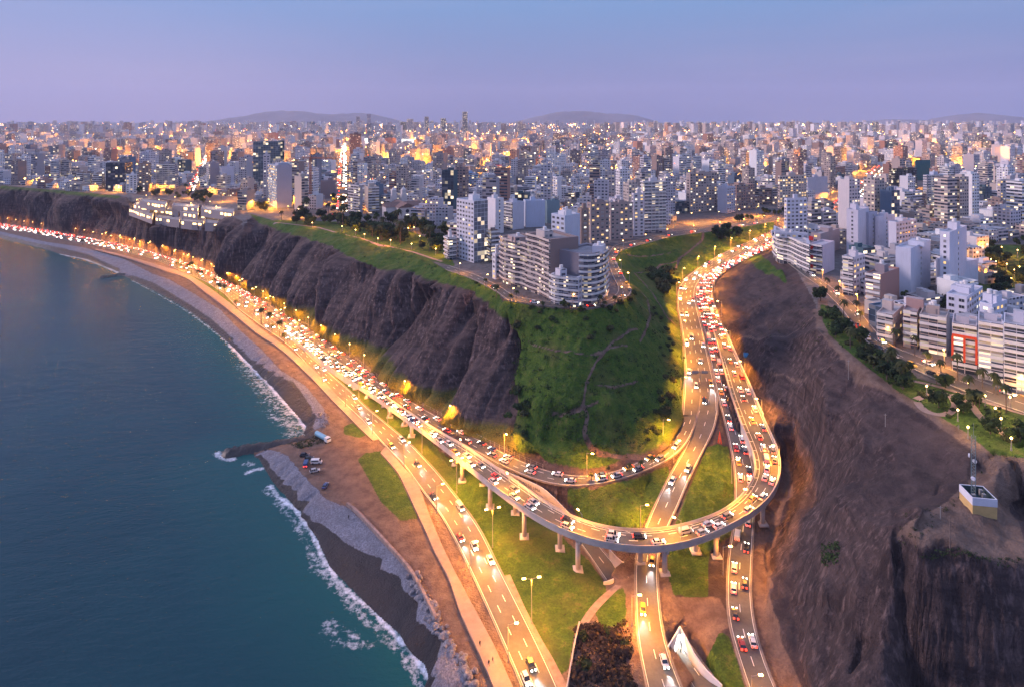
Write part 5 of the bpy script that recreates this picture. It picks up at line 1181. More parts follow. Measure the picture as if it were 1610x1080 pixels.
# ================================================================== street lamps with their lights
M_POLE = mat('lamp_pole_metal', (.34, .31, .29), .6, .12, 1.0, metal=.3)
M_LAMP = emat('sodium_lamp', (1.0, .55, .16), 22.0); M_LAMPW = emat('white_lamp', (1.0, .93, .8), 18.0)
def lamp_meshes(h, arm, double=False, globe=False):
    pb = MB(); pb.tube((0, 0, 0), (0, 0, h), .16, .09, 8); pb.tube((0, 0, 0), (0, 0, .8), .26, .22, 8)
    if not globe:
        pb.tube((0, 0, h - .2), (arm, 0, h + .25), .07, .06, 6)
        if double: pb.tube((0, 0, h - .2), (-arm, 0, h + .25), .07, .06, 6)
    hb = MB()
    if globe: [hb.octa((0, 0, h + .35), .42)]
    else:
        for s in ((1, -1) if double else (1,)): hb.box(s * arm - .55, -.26, h + .08, s * arm + .55, .26, h + .30)
    return pb, hb
LM = {}
def lampm(h, arm, double, globe, white):
    k = (h, arm, double, globe, white)
    if k not in LM: a, b = lamp_meshes(h, arm, double, globe); LM[k] = (a.mesh('pole', [M_POLE]), b.mesh('lamp_head', [M_LAMPW if white else M_LAMP]))
    return LM[k]
LDAT = {}
SOD = (1.0, .355, .022)
NL = [0]
def lamp(p, yaw, label, group, h=9.5, arm=2.4, double=False, globe=False, white=False, power=9000, col=None, pt=False):
    r = empty('street_lamp', p, yaw); tag(r, label, 'street lamp', group); a, b = lampm(h, arm, double, globe, white); place('pole', a, r); place('lamp_head', b, r); NL[0] += 1
    c = col or ((1, .9, .75) if white else SOD); pt = pt or globe; k = (power, c, pt)
    if k not in LDAT:
        l = bpy.data.lights.new('lamp_light', 'POINT' if pt else 'SPOT'); l.energy = power; l.color = c; l.shadow_soft_size = .7
        if not pt: l.spot_size = R(168); l.spot_blend = .45
        LDAT[k] = l
    o = bpy.data.objects.new('lamp_light', LDAT[k]); COL.objects.link(o); o.parent = r; o.location = (0 if (double or globe) else arm, 0, h - .35 if not globe else h + 1.0); return r
NUMW = ['first','second','third','fourth','fifth','sixth','seventh','eighth','ninth','tenth','eleventh','twelfth','thirteenth','fourteenth','fifteenth','sixteenth','seventeenth','eighteenth','nineteenth','twentieth'] + ['twenty-' + w for w in ('first','second','third','fourth','fifth','sixth','seventh','eighth','ninth')] + ['thirtieth'] + ['thirty-' + w for w in ('first','second','third','fourth','fifth','sixth','seventh','eighth','ninth')] + ['fortieth'] + ['forty-' + w for w in ('first','second','third','fourth','fifth','sixth','seventh','eighth','ninth')] + ['fiftieth'] + ['fifty-' + w for w in ('first','second','third','fourth','fifth','sixth','seventh','eighth','ninth')] + ['sixtieth'] + ['sixty-' + w for w in ('first','second','third','fourth','fifth','sixth','seventh','eighth','ninth')] + ['seventieth'] + ['seventy-' + w for w in ('first','second','third','fourth','fifth','sixth','seventh','eighth','ninth')] + ['eightieth'] + ['eighty-' + w for w in ('first','second','third','fourth','fifth','sixth','seventh','eighth','ninth')]
def along(key, side, sp, off, what, group, t0=0, t1=1, **k):
    L, Rr = RD[key]; A, B = (L, Rr) if side == 0 else (Rr, L); A = inward(A, B, -off); d = np.r_[0, np.cumsum(np.linalg.norm(np.diff(A, axis=0), axis=1))]; ts = np.arange(d[-1] * t0 + sp / 2, d[-1] * t1, sp); res = []
    for t in ts:
        p = np.array([np.interp(t, d, A[:, q]) for q in range(3)]); q_ = np.array([np.interp(t, d, B[:, q]) for q in range(3)]); v = q_ - p
        px = CX + F * p[0] / p[1]; py = V0 + F * (CAMH - p[2]) / p[1]
        if px < -8 or px > 1625 or py > 1130: continue
        if key != 'overpass': p[2] = max(p[2] - .3, ground(p[0], p[1]) - .2)
        res.append((p, math.atan2(v[1], v[0])))
    for i, (p, y) in enumerate(res): lamp(tuple(p), y, f"{NUMW[min(i, 79)]} {what}", group, **k)
along('cliff', 0, 23.5, .9, 'lit lamp from the left along the far cliff foot', 'lamps along the cliff road', 0, .36, power=3500, pt=True, arm=4.6)
along('cliff', 0, 23.5, .9, 'lit lamp along the near cliff foot counted from the left', 'lamps along the cliff road', 0.365, .80, power=11000, arm=4.6)
along('cliff', 0, 42, 1.4, 'lit lamp below the green hill counted from the cliff side', 'lamps along the cliff road', .82, 1.0, power=34000)
along('coast', 1, 36, 1.4, 'double headed lamp from the left on the inland edge of the coast road', 'lamps along the coast road', .30, 1.0, double=True, arm=2.4, power=46000, h=14)
along('coast', 0, 36, 1.0, 'single lamp down the seaward edge of the coast road from above', 'lamps along the coast road', .47, 1.0, power=32000, h=11)
along('overpass', 0, 34, -.2, 'lamp on the outer parapet of the overpass counted from the valley', 'lamps along the overpass', 0, .60, power=30000, h=8)
along('valley', 0, 30, 1.4, 'lit lamp up the left edge of the valley road from below', 'lamps along the valley road', 0, 1, power=36000)
along('uphill', 1, 34, 1.8, 'lamp up the right edge of the valley road from below', 'lamps along the valley road', 0, 1, power=34000)
along('descent', 0, 40, 1.6, 'lamp down the left edge of the descending road from above', 'lamps along the descending road', 0.12, 1, power=46000)
along('ascent', 0, 46, 1.6, 'lamp down the left edge of the ascending road from above', 'lamps along the ascending road', .45, 1, power=16000)
along('street', 0, 34, .9, 'lamp round the promontory street from the left', 'lamps along the promontory street', 0, 1, power=7000, h=7, arm=1.4)
along('avenue', 1, 27, .9, 'lamp down the avenue in front of the apartment row', 'lamps along the apartment avenue', 0, 1, power=11000, h=7, arm=1.4)
for i, (a, b) in enumerate([(1453,582),(1457,623),(1523,618),(1504,635),(1549,639),(1588,641),(1506,662),(1565,659),(1522,690),(1590,708),(1574,676)]):
    lamp(PG(a, b), 0, f"{NUMW[i]} glowing globe lamp among the paths of the right cliff park", 'globe lamps in the right park', 3.4, 0, globe=True, power=2600, col=(1, .58, .2))
for i, (a, b) in enumerate([(538,364),(559,370),(573,377),(594,384),(614,387),(647,393),(642,367),(651,366),(685,401),(491,358),(440,341),(453,331),(480,344),(660,380),(700,405)]):
    lamp(PG(a, b), 0, f"{NUMW[i]} glowing globe lamp in the cliff park below the church", 'globe lamps in the church park', 4.2, 0, globe=True, power=8000)
for i, (a, b) in enumerate([(1558,420),(1583,428),(1595,438),(1603,433),(1566,424),(1545,400),(1575,400),(1600,405),(1590,452),(1550,445)]):
    lamp(PG(a, b), 0, f"{NUMW[i]} glowing globe lamp in the dark tree park at right", 'globe lamps in the dark park', 5, 0, globe=True, power=9000)
for i, (a, b) in enumerate([(215,326),(240,333),(262,338),(285,341),(310,344),(335,346),(250,326),(300,332),(340,338),(230,319),(275,322),(330,330)]):
    lamp(PG(a, b) + Vector((0, 0, 4)), 0, f"{NUMW[i]} warm globe lamp on the decks of the cliff edge mall", 'globe lamps on the mall', 5, 0, globe=True, power=7000, col=(1, .62, .26))
# city lamps along the avenues and streets that show between the blocks
cl = []
for (a, b, w), n in zip(AVW, (16, 18, 7, 7, 6, 7, 7)):
    for k in range(n):
        t = (k + .5) / n; t = t ** 1.3; p = a.lerp(b, t); s = 1 if k % 2 else -1; v = (b - a).normalized(); cl.append((p.x - v.y * w * .7 * s, p.y + v.x * w * .7 * s, 90000))
br2 = random.Random(5); cand = [s for s in streets if 470 < s[1] < 1500 and abs(s[0]) < s[1] * .85]; br2.shuffle(cand)
cl += [(x, y, 85000) for x, y in cand if not blocked(x, y, -20)][:95]
for px_, py_ in [(1262,352),(1280,345),(1300,340),(1325,333),(1240,345),(1350,345),(1380,352),(1420,352),(1450,358),(1480,352),(1510,360),(1530,372),(1130,350),(1160,346),(1190,340),(1090,352),(20,286),(60,290),(110,295),(150,300),(185,303),(250,306),(300,312),(350,318),(395,330),(420,332),(470,345),(240,300),(330,306),(380,312)]:
    p = at_plain(px_, py_); cl.append((p.x, p.y, 60000))
for i, (x, y, pw) in enumerate(cl):
    px = CX + F * x / y; lm = min(LANDM, key=lambda l: abs(l[0] - px) + abs(l[1] - y) * .05)
    lamp((x, y, float(plat(y))), br2.uniform(0, 6), None, 'city lamps between the blocks', 10, 1.6, power=pw)['_l'] = (px, y)
cls_ = sorted([o for o in bpy.data.objects if o.get('_l') is not None], key=lambda o: o['_l'][0])
for i, o in enumerate(cls_):
    lm = min(LANDM, key=lambda l: abs(l[0] - o['_l'][0]) + abs(l[1] - o['_l'][1]) * .05); o['_k'] = lm[2]
byk = defaultdict(list)
for o in cls_: byk[o['_k']].append(o)
for k, os_ in byk.items():
    for i, o in enumerate(os_): o['label'] = f"{NUMW[i]} lit street lamp from the left near the {SHORT[k]}"
for o in cls_: del o['_l']; del o['_k']
lamp(tuple(P(1071, 1024, 2.2)), R(60), 'white lamp inside the underpass mouth lighting the pale walls', 'lamps of the underpass', 3.8, .8, white=True, power=7000)
# far lights
fl1, fl2, fl3 = MB(), MB(), MB(); fr = random.Random(9)
for x, y in streets:
    if y < 900 or abs(x) > y * .87: continue
    for q in range(2 if y < 1500 else 4 if y < 3000 else 7 if y < 5200 else 12):
        j = 10 if y < 1700 else 60 if y < 2900 else 120 if y < 5200 else 260; xx, yy = x + fr.uniform(-j, j), y + fr.uniform(-j, j)
        if y < 1700 and blocked(xx, yy, 0): continue
        r = .55 + yy * .00036 * fr.choice([.6, .8, 1, 1, 1.7]); u = fr.random(); (fl1 if u < .74 else fl2 if u < .96 else fl3).octa((xx, yy, float(plat(yy)) + fr.uniform(7, 14) + (fr.uniform(0, 22) if u > .45 else 0)), r)
dsl = place('distant_street_lights', fl1.mesh('distant_street_lights', [emat('far_amber_light', (1, .40, .08), 34.0)]))
gl_ = bpy.data.lights.new('street_glow', 'POINT'); gl_.energy = 220000; gl_.color = SOD; gl_.shadow_soft_size = 1.5
for x, y in [q for q in cand if True][:0] + fr.sample([q for q in streets if 1050 < q[1] < 3800 and abs(q[0]) < q[1] * .85], 210):
    o = bpy.data.objects.new('street_glow', gl_); COL.objects.link(o); o.parent = dsl; o.location = (x, y, float(plat(y)) + 12)
tag((dsl), 'amber street lights dotting the far city', 'street lights', kind='stuff')
tag(place('distant_white_lights', fl2.mesh('distant_white_lights', [emat('far_white_light', (1, .9, .78), 9.0)])), 'white lights dotting the far city', 'street lights', kind='stuff')
tag(place('distant_red_lights', fl3.mesh('distant_red_lights', [emat('far_red_light', (1, .12, .06), 4.0)])), 'red lights dotting the far city', 'street lights', kind='stuff')
for i, (a, b, w, h, lb) in enumerate([(641,222,7,4,'bright white billboard glowing in the middle of the city'),(478,224,6,4,'small bright white billboard above the left city'),(570,222,6,6,'square bright white billboard left of the city middle'),(1165,216,6,2,'wide bright white sign far behind the meadow'),(785,262,4,3,'small red lit sign in the city behind the promontory'),(1272,222,5,8,'tall bright white sign far behind the right bluff')]):
    p = at_plain(a, b + 14); o = empty('lit_billboard', p); tag(o, lb, 'billboard'); hh = 14 / F * p.y; k = p.y / 700
    m1 = MB(); m1.box(-w * k, -.3, hh - h * k * .5, w * k, .3, hh + h * k * .5); place('screen', m1.mesh('screen', [M_RED if 'red' in lb else emat('billboard_glow', (1, .93, .85), 2.0)]), o)
    m1 = MB(); m1.box(-w * k * .7, .4, -1, -w * k * .5, 1.2, hh); m1.box(w * k * .5, .4, -1, w * k * .7, 1.2, hh); place('support', m1.mesh('support', [M_POLE]), o)
# ================================================================== cars
PAINT = [('white', (.70, .68, .66)), ('silver', (.42, .42, .43)), ('grey', (.16, .16, .17)), ('black', (.02, .02, .022)), ('red', (.38, .03, .025)), ('yellow', (.62, .36, .03)), ('blue', (.04, .08, .20))]
M_CG = mat('car_glass', (.02, .024, .03), .08, .1, 1, spec=.6); M_TYRE = mat('tyre_rubber', (.018, .018, .018), .9, .1, 1); M_HL = emat('headlight', (1, .93, .80), 14.0); M_TL = emat('taillight', (1, .045, .025), 7.0); M_HLO = mat('headlight_off', (.6, .6, .6), .2); M_TLO = mat('taillight_off', (.3, .02, .02), .3)
PM = {n: mat('paint_' + n, c, .28, .05, .4, spec=.6) for n, c in PAINT}
def hull(mb, secs, m):
    """loft of closed rings (lists of points)"""
    n = len(secs[0]); b = [p for s in secs for p in s]; f = []
    for k in range(len(secs) - 1):
        for i in range(n): f.append((k * n + i, k * n + (i + 1) % n, (k + 1) * n + (i + 1) % n, (k + 1) * n + i))
    f.append(tuple(range(n - 1, -1, -1))); f.append(tuple(range((len(secs) - 1) * n, len(secs) * n))); mb.raw(b, f, m)
def ring(x, hw, z0, z1, ch=.12): return [(x, -hw + ch, z0), (x, hw - ch, z0), (x, hw, z0 + ch), (x, hw, z1 - ch), (x, hw - ch * 1.4, z1), (x, -hw + ch * 1.4, z1), (x, -hw, z1 - ch), (x, -hw, z0 + ch)]
def car_shapes(kind):
    b, gl = MB(), MB()
    if kind == 'van':
        hull(b, [ring(-2.45, .86, .35, 1.75), ring(-2.35, .95, .28, 2.0), ring(1.2, .95, .26, 2.0), ring(1.9, .93, .26, 1.25), ring(2.4, .88, .28, 1.0), ring(2.5, .8, .35, .85)], 0)
        hull(gl, [[(1.22, -.80, 1.28), (1.22, .80, 1.28), (1.22, .78, 1.90), (1.22, -.78, 1.90)], [(1.98, -.78, 1.24), (1.98, .78, 1.24), (1.42, .74, 1.9), (1.42, -.74, 1.9)]], 1); gl.box(-2.0, -.965, 1.25, 1.1, .965, 1.72, 1); lx, L = 2.5, 2.45
    else:
        s = kind == 'suv'; t = 1.62 if s else 1.42; rx = -2.0 if s else -1.75; hull(b, [ring(-2.2, .78, .4, .82), ring(-2.1, .88, .28, .92), ring(-1.2, .9, .24, .95), ring(1.0, .9, .24, .92), ring(1.9, .86, .26, .80), ring(2.2, .76, .36, .68)], 0)
        hull(gl, [[(rx, -.78, .9), (rx, .78, .9), (rx + .01, .78, .92), (rx + .01, -.78, .92)], [(rx + .55, -.80, .9), (rx + .55, .80, .9), (rx + .55, .64, t - .05), (rx + .55, -.64, t - .05)], [(.25, -.80, .9), (.25, .80, .9), (.25, .64, t - .05), (.25, -.64, t - .05)], [(1.1, -.78, .88), (1.1, .78, .88), (1.09, .78, .90), (1.09, -.78, .90)]], 1)
        b.box(rx + .5, -.63, t - .06, .32, .63, t, 0); lx, L = 2.15, 2.15
        for x in (-.75, rx + .6, .2):
            for y in (-1, 1): b.raw([(x, y * .81, .9), (x + .12, y * .81, .9), (x + .12, y * .655, t - .05), (x, y * .655, t - .05)], [(0, 1, 2, 3) if y < 0 else (3, 2, 1, 0)], 0)
    return b, gl, lx, L
CS = {k: car_shapes(k) for k in ('car', 'suv', 'van')}
CM = {}
def lights_box(y, x0, x1, z0, z1): b = MB(); b.box(x0, y - .21, z0, x1, y + .21, z1); return b
def cmesh(kind, colr, part):
    k = (kind, colr, part)
    if k in CM: return CM[k]
    b, gl, lx, L = CS[kind]
    if part == 'body': me = b.mesh('car_body', [PM[colr]])
    elif part == 'glass': me = gl.mesh('windows', [M_CG, M_CG])
    elif part == 'wheel':
        w = MB(); w.tube((0, -.12, 0), (0, .12, 0), .34, .34, 14); me = w.mesh('wheel', [M_TYRE])
    elif part == 'front': me = lights_box(0, -.18, .12, -.16, .16).mesh('headlight', [M_HL])
    elif part == 'rear': me = lights_box(0, -.12, .22, -.18, .16).mesh('taillight', [M_TL])
    elif part == 'front_off': me = lights_box(0, -.25, .05, -.1, .12).mesh('headlight', [M_HLO])
    elif part == 'rear_off': me = lights_box(0, -.05, .12, -.1, .12).mesh('taillight', [M_TLO])
    elif part == 'all':
        a = MB()
        for s, mm in ((b, 0), (gl, 1)): a.raw(s.v, s.f, mm)
        for y in (-.58, .58): a.box(lx - .25, y - .22, .50, lx + .12, y + .22, .84, 2); a.box(-L - .12, y - .25, .58, -L + .18, y + .25, .98, 3)
        for x in (-1.35, 1.4):
            for y in (-.86, .86): a.tube((x, y - .1, .34), (x, y + .1, .34), .34, .34, 8, 4)
        me = a.mesh('car_body', [PM[colr], M_CG, M_HL, M_TL, M_TYRE])
    CM[k] = me; return me
def car(p, tan, kind, colr, label, group, near, on=True, cat=None, beam=False):
    fwd = Vector(tan).normalized(); side = Vector((0, 0, 1)).cross(fwd).normalized(); up = fwd.cross(side); from_m = __import__('mathutils').Matrix((fwd, side, up)).transposed()
    o = bpy.data.objects.new('car' if kind != 'van' else 'van', cmesh(kind, colr, 'body' if near else 'all')); COL.objects.link(o); o.location = p; o.rotation_euler = from_m.to_euler(); tag(o, label, cat or ('car' if kind != 'van' else 'van'), group)
    if near and beam:
        if 'beam' not in LDAT: l = bpy.data.lights.new('headlight_beam', 'SPOT'); l.energy = 9000; l.color = (.92, .95, 1.0); l.spot_size = R(46); l.spot_blend = .8; l.shadow_soft_size = .3; LDAT['beam'] = l
        q = bpy.data.objects.new('headlight_beam', LDAT['beam']); COL.objects.link(q); q.parent = o; q.location = (CS[kind][2] + .4, 0, .8); q.rotation_euler = (0, R(-82), 0)
    if near:
        b, gl, lx, L = CS[kind]; z = .66; place('windows', cmesh(kind, colr, 'glass'), o)
        for y in (-.58, .58): place('headlight', cmesh(kind, colr, 'front' if on else 'front_off'), o, (lx, y, z)); place('taillight', cmesh(kind, colr, 'rear' if on else 'rear_off'), o, (-L, y, z + .12))
        for x in (-1.35, 1.4):
            for y in (-.84, .84): place('wheel', cmesh(kind, colr, 'wheel'), o, (x, y, .34))
    return o
cr_ = random.Random(77); specs = []
def lane(key, s, dr, sp, t0, t1, lname, dz=.03, jit=.45):
    L, Rr = RD[key]; C = lerp(L, Rr, s); d = np.r_[0, np.cumsum(np.linalg.norm(np.diff(C, axis=0), axis=1))]; t = d[-1] * t0 + cr_.uniform(0, sp)
    while t < d[-1] * t1:
        p = np.array([np.interp(t, d, C[:, q]) for q in range(3)]); e = np.array([np.interp(min(t + 2, d[-1]), d, C[:, q]) for q in range(3)]); f_ = np.array([np.interp(max(t - 2, 0), d, C[:, q]) for q in range(3)]); tn = (e - f_) * dr
        px = CX + F * p[0] / p[1]; py = V0 + F * (CAMH - p[2]) / p[1]
        if -5 < px < 1615 and py < 1085: specs.append((p + (0, 0, dz + .02), tn, lname, key, px, py))
        t += sp * (1 + cr_.uniform(-jit, jit * 1.4))
for s, nm in ((.18, 'seaward lane'), (.5, 'middle lane'), (.82, 'inland lane')):
    lane('coast', s, 1, 17, 0, .36, f'{nm} of the coast road'); lane('coast', s, 1, 44, .36, 1, f'{nm} of the coast road')
for s, nm in ((.17, 'cliff side lane'), (.5, 'middle lane'), (.83, 'inner lane')): lane('cliff', s, -1, 10.5, 0, .66, f'{nm} of the cliff road')
for s, nm in ((.25, 'cliff side lane'), (.72, 'inner lane')): lane('cliff', s, -1, 11.5, .67, .97, f'{nm} of the cliff road')
for s, nm in ((.20, 'outer lane'), (.52, 'middle lane')): lane('overpass', s, -1, 11.0, .0, .62, f'{nm} of the overpass', .05); lane('overpass', s, -1, 8.2, .62, .98, f'{nm} of the overpass', .05)
lane('overpass', .84, -1, 8.5, .68, .98, 'inner lane of the overpass', .05)
for s, nm in ((.14, 'left lane'), (.38, 'second lane'), (.62, 'third lane'), (.88, 'right lane')): lane('valley', s, -1, 30 if s < .5 else 52, .02, 1, f'{nm} of the downhill valley road')
for s, nm in ((.1, 'first lane'), (.3, 'second lane'), (.5, 'third lane'), (.7, 'fourth lane'), (.9, 'fifth lane')): lane('uphill', s, 1, 8.6, .0, 1, f'{nm} of the uphill valley road')
for s, nm in ((.27, 'left lane'), (.75, 'right lane')): lane('ascent', s, -1, 9.5, .0, .55, f'{nm} of the ascending road'); lane('ascent', s, -1, 14, .55, .92, f'{nm} of the ascending road')
for s, nm in ((.28, 'left lane'), (.74, 'right lane')): lane('descent', s, 1, 46, .05, 1, f'{nm} of the descending road')
lane('slip', .5, 1, 60, .3, .9, 'slip road below the overpass')
lane('street', .2, 1, 40, .05, .95, 'promontory street'); lane('avenue', .72, 1, 26, 0, .95, 'apartment avenue')
ordered = sorted(specs, key=lambda q: q[0][1]); NCAR = 286
keep = set(id(q) for q in ordered[:NCAR]); counts = defaultdict(int); far_mb = MB(); nfar = 0
tot = defaultdict(int)
for q in specs:
    cn_ = cr_.choices([c[0] for c in PAINT], [32, 16, 12, 14, 8, 8, 4])[0]; kd = cr_.choices(['car', 'suv', 'van'], [55, 35, 10])[0]
    if id(q) in keep:
        counts[(q[2], cn_, kd)] += 1; i = counts[(q[2], cn_, kd)] - 1; kw = {'car': 'car', 'suv': 'tall car', 'van': 'van'}[kd]; frm = {'coast': 'the left', 'cliff': 'the left', 'overpass': 'the valley end', 'valley': 'below', 'uphill': 'below', 'ascent': 'above', 'descent': 'above', 'slip': 'the left', 'street': 'the left', 'avenue': 'above'}[q[3]]
        car(q[0], q[1], kd, cn_, f"{NUMW[i]} {cn_} {kw} from {frm} in the {q[2]}", 'cars on the ' + q[2].split(' of the ')[-1], q[0][1] < 330, beam=q[3] in ('coast', 'descent') or (q[3] == 'valley' and cr_.random() < .5))
    else:
        fwd = Vector(q[1]).normalized(); yaw = math.atan2(fwd.y, fwd.x); ca, sa = math.cos(yaw), math.sin(yaw); src = cmesh(kd, cn_, 'all')
        def bx(x0, y0, z0, x1, y1, z1, m): 
            vs = [(a, b, c) for c in (z0, z1) for a, b in ((x0, y0), (x1, y0), (x1, y1), (x0, y1))]; far_mb.raw([(q[0][0] + a * ca - b * sa, q[0][1] + a * sa + b * ca, q[0][2] + c + a * fwd.z) for a, b, c in vs], [(4, 5, 6, 7), (0, 1, 5, 4), (1, 2, 6, 5), (2, 3, 7, 6), (3, 0, 4, 7)], m)
        pi_ = [c[0] for c in PAINT].index(cn_); bx(-2.2, -.9, .3, 2.2, .9, .92, pi_); bx(-1.5, -.75, .92, .6, .75, 1.45, pi_)
        for y in (-.58, .58): bx(1.95, y - .3, .5, 2.3, y + .3, 1.0, 7); bx(-2.35, y - .3, .5, -1.95, y + .3, 1.05, 8)
for (a_, b_, w_), sp2 in ((AVW[0], 11), (AVW[1], 10), (AVW[4], 16)):
    v_ = (b_ - a_); Ln = v_.length; v_.normalize(); t_ = 0
    while t_ < Ln:
        for off, hd in ((-.45, 7), (-.2, 7), (.2, 8), (.45, 8)):
            if cr_.random() < .4:
                p_ = a_ + v_ * (t_ + cr_.uniform(0, sp2 * .6)); x_, y_ = p_.x - v_.y * w_ * off, p_.y + v_.x * w_ * off; z_ = float(plat(y_)) + .05; k_ = 1.0 + y_ / 2500
                far_mb.box(x_ - .9, y_ - 2.1, z_, x_ + .9, y_ + 2.1, z_ + 1.3, cr_.randrange(4)); far_mb.box(x_ - .8 * k_, y_ - 2.4, z_ + .5, x_ + .8 * k_, y_ - 2.12, z_ + .5 + .3 * k_, hd if cr_.random() < .7 else 7)
        t_ += sp2
if far_mb.v: tag(place('distant_traffic', far_mb.mesh('distant_traffic', [PM[c[0]] for c in PAINT] + [M_HL, M_TL])), 'dense far traffic of tiny cars with lights on the coast and valley roads', 'traffic', kind='stuff')
for (a, b, kd, c, yw, lb) in [(478.6,716.8,'suv','black',10,'black car parked nearest to the groyne on the dirt'),(486,722.5,'suv','black',20,'black car parked behind the white one on the dirt'),(497.5,728,'van','white',4,'white van parked alone across the beach dirt'),(495,741.5,'suv','silver',25,'silver car parked below the white van on the beach'),(511.5,765,'car','blue',85,'dark blue car parked alone on the pale dirt patch'),(481,731,'van','blue',100,'dark van with lights on near the pebbles edge')]:
    car(PG(a, b) + Vector((0, 0, .06)), (math.cos(R(yw)), math.sin(R(yw)), 0), kd, c, lb, 'cars parked on the beach dirt', True, 'lights on' in lb)
sp_ = random.Random(4)
for i, (t, s) in enumerate([(.30, .12), (.34, .12), (.37, .12), (.42, .12), (.46, .12), (.5, .12), (.55, .12)]):
    L, Rr = RD['street']; k = int(t * (len(L) - 1)); p = lerp(L, Rr, s)[k] + (0, 0, .06); car(p, L[k + 1] - L[k], 'car', sp_.choice(['black', 'grey', 'silver', 'white']), f"{NUMW[i]} car parked at the kerb of the promontory street from the left", 'cars parked on the promontory street', True, False)
for i, (t, c) in enumerate([(.62, 'black'), (.655, 'grey'), (.69, 'silver'), (.73, 'black'), (.765, 'white'), (.80, 'yellow'), (.83, 'black'), (.86, 'grey')]):
    L, Rr = RD['avenue']; k = int(t * (len(L) - 1)); p = lerp(L, Rr, .16)[k] + (0, 0, .06); car(p, L[k + 1] - L[k], 'suv' if i % 2 else 'car', c, f"{c} car, {NUMW[i]} of those parked on the park side of the avenue", 'cars parked on the avenue', True, False)
# tanker truck on the beach
tk = empty('tanker_truck', PG(507, 692) + Vector((0, 0, .05)), R(-38)); tag(tk, 'white and blue tanker truck parked on the dirt beside the groyne', 'tanker truck'); mw = mat('truck_white', (.66, .68, .70), .4, .05, 1); mbl = mat('truck_blue', (.20, .42, .55), .4, .05, 1)
b = MB(); b.tube((-5, 0, 2.0), (2.6, 0, 2.0), 1.15, 1.15, 16); place('tank', b.mesh('tank', [mbl], False), tk)
b = MB(); b.box(-5, -1.0, .7, 5.6, 1.0, .95); place('chassis', b.mesh('chassis', [M_TYRE]), tk)
b = MB(); hull(b, [ring(3.0, 1.15, .96, 2.9), ring(5.0, 1.15, .96, 2.9), ring(5.5, 1.1, .96, 2.0)], 0); cb_ = place('cab', b.mesh('cab', [mw]), tk); b = MB(); b.box(5.0, -1.0, 1.95, 5.35, 1.0, 2.7); place('windscreen', b.mesh('windscreen', [M_CG]), cb_)
for x in (-4, -2.8, 4.2):
    for y in (-1, 1): b = MB(); b.tube((x, y - .15, .5), (x, y + .15, .5), .5, .5, 14); place('wheel', b.mesh('wheel', [M_TYRE]), tk)
# ================================================================== trees, palms, bushes
def leaf_mat(n, a, b):
    g = G(n); o = g.n('ShaderNodeObjectInfo'); nz = g.noise(g.obj(), 0.9, 4); c = g.mix(g.rng(nz, .3, .7), a, b); c = g.mix(g.m('MULTIPLY', o.outputs['Random'], .5), c, tuple(x * .55 for x in a)); return g.bsdf(c, .75, None, 0, .2)
M_LEAF = [leaf_mat('leaves_dark', (.012, .028, .009), (.04, .065, .016)), leaf_mat('leaves_mid', (.018, .042, .010), (.055, .085, .018)), leaf_mat('leaves_olive', (.03, .04, .012), (.075, .08, .025)), leaf_mat('leaves_brown', (.028, .018, .014), (.06, .04, .028))]
M_BARK = mat('bark', (.10, .075, .06), .9, .3, 2.0)
def leaves(mb, c, r, n, sz, rg, flat=.8, m=0):
    for _ in range(n):
        while True:
            v = Vector((rg.uniform(-1, 1), rg.uniform(-1, 1), rg.uniform(-1, 1)))
            if .05 < v.length < 1: break
        v = v.normalized() * rg.uniform(.55, 1.0); p = Vector(c) + Vector((v.x * r, v.y * r, v.z * r * flat)); nrm = (v + Vector((rg.uniform(-.6, .6), rg.uniform(-.6, .6), rg.uniform(-.2, .8)))).normalized(); a = nrm.orthogonal().normalized(); a.rotate(__import__('mathutils').Quaternion(nrm, rg.uniform(0, 6.28))); b = nrm.cross(a); s = sz * rg.uniform(.6, 1.3)
        mb.raw([p + a * s, p + b * s * .7, p - a * s, p - b * s * .7], [(0, 1, 2, 3)], m)
def tree_mesh(h, cr, seed, lm, lobes=10, n=70, sz=.6):
    rg = random.Random(seed); tb, cb = MB(), MB(); th = h - cr * 1.75; tb.tube((0, 0, -.5), (0, 0, th), h * .032, h * .022, 8)
    for k in range(lobes):
        a = k * 2.4 + rg.uniform(-.4, .4); rr = cr * rg.uniform(.25, .72) if k else 0; c = (math.cos(a) * rr, math.sin(a) * rr, th + cr * rg.uniform(-.1, 1.15) * (1 - .35 * rr / cr)); lr = cr * rg.uniform(.32, .52); leaves(cb, c, lr, n, sz, rg)
        if k < 6: tb.tube((0, 0, th * .75), c, h * .016, h * .006, 5)
    return tb.mesh('trunk', [M_BARK]), cb.mesh('crown', [lm])
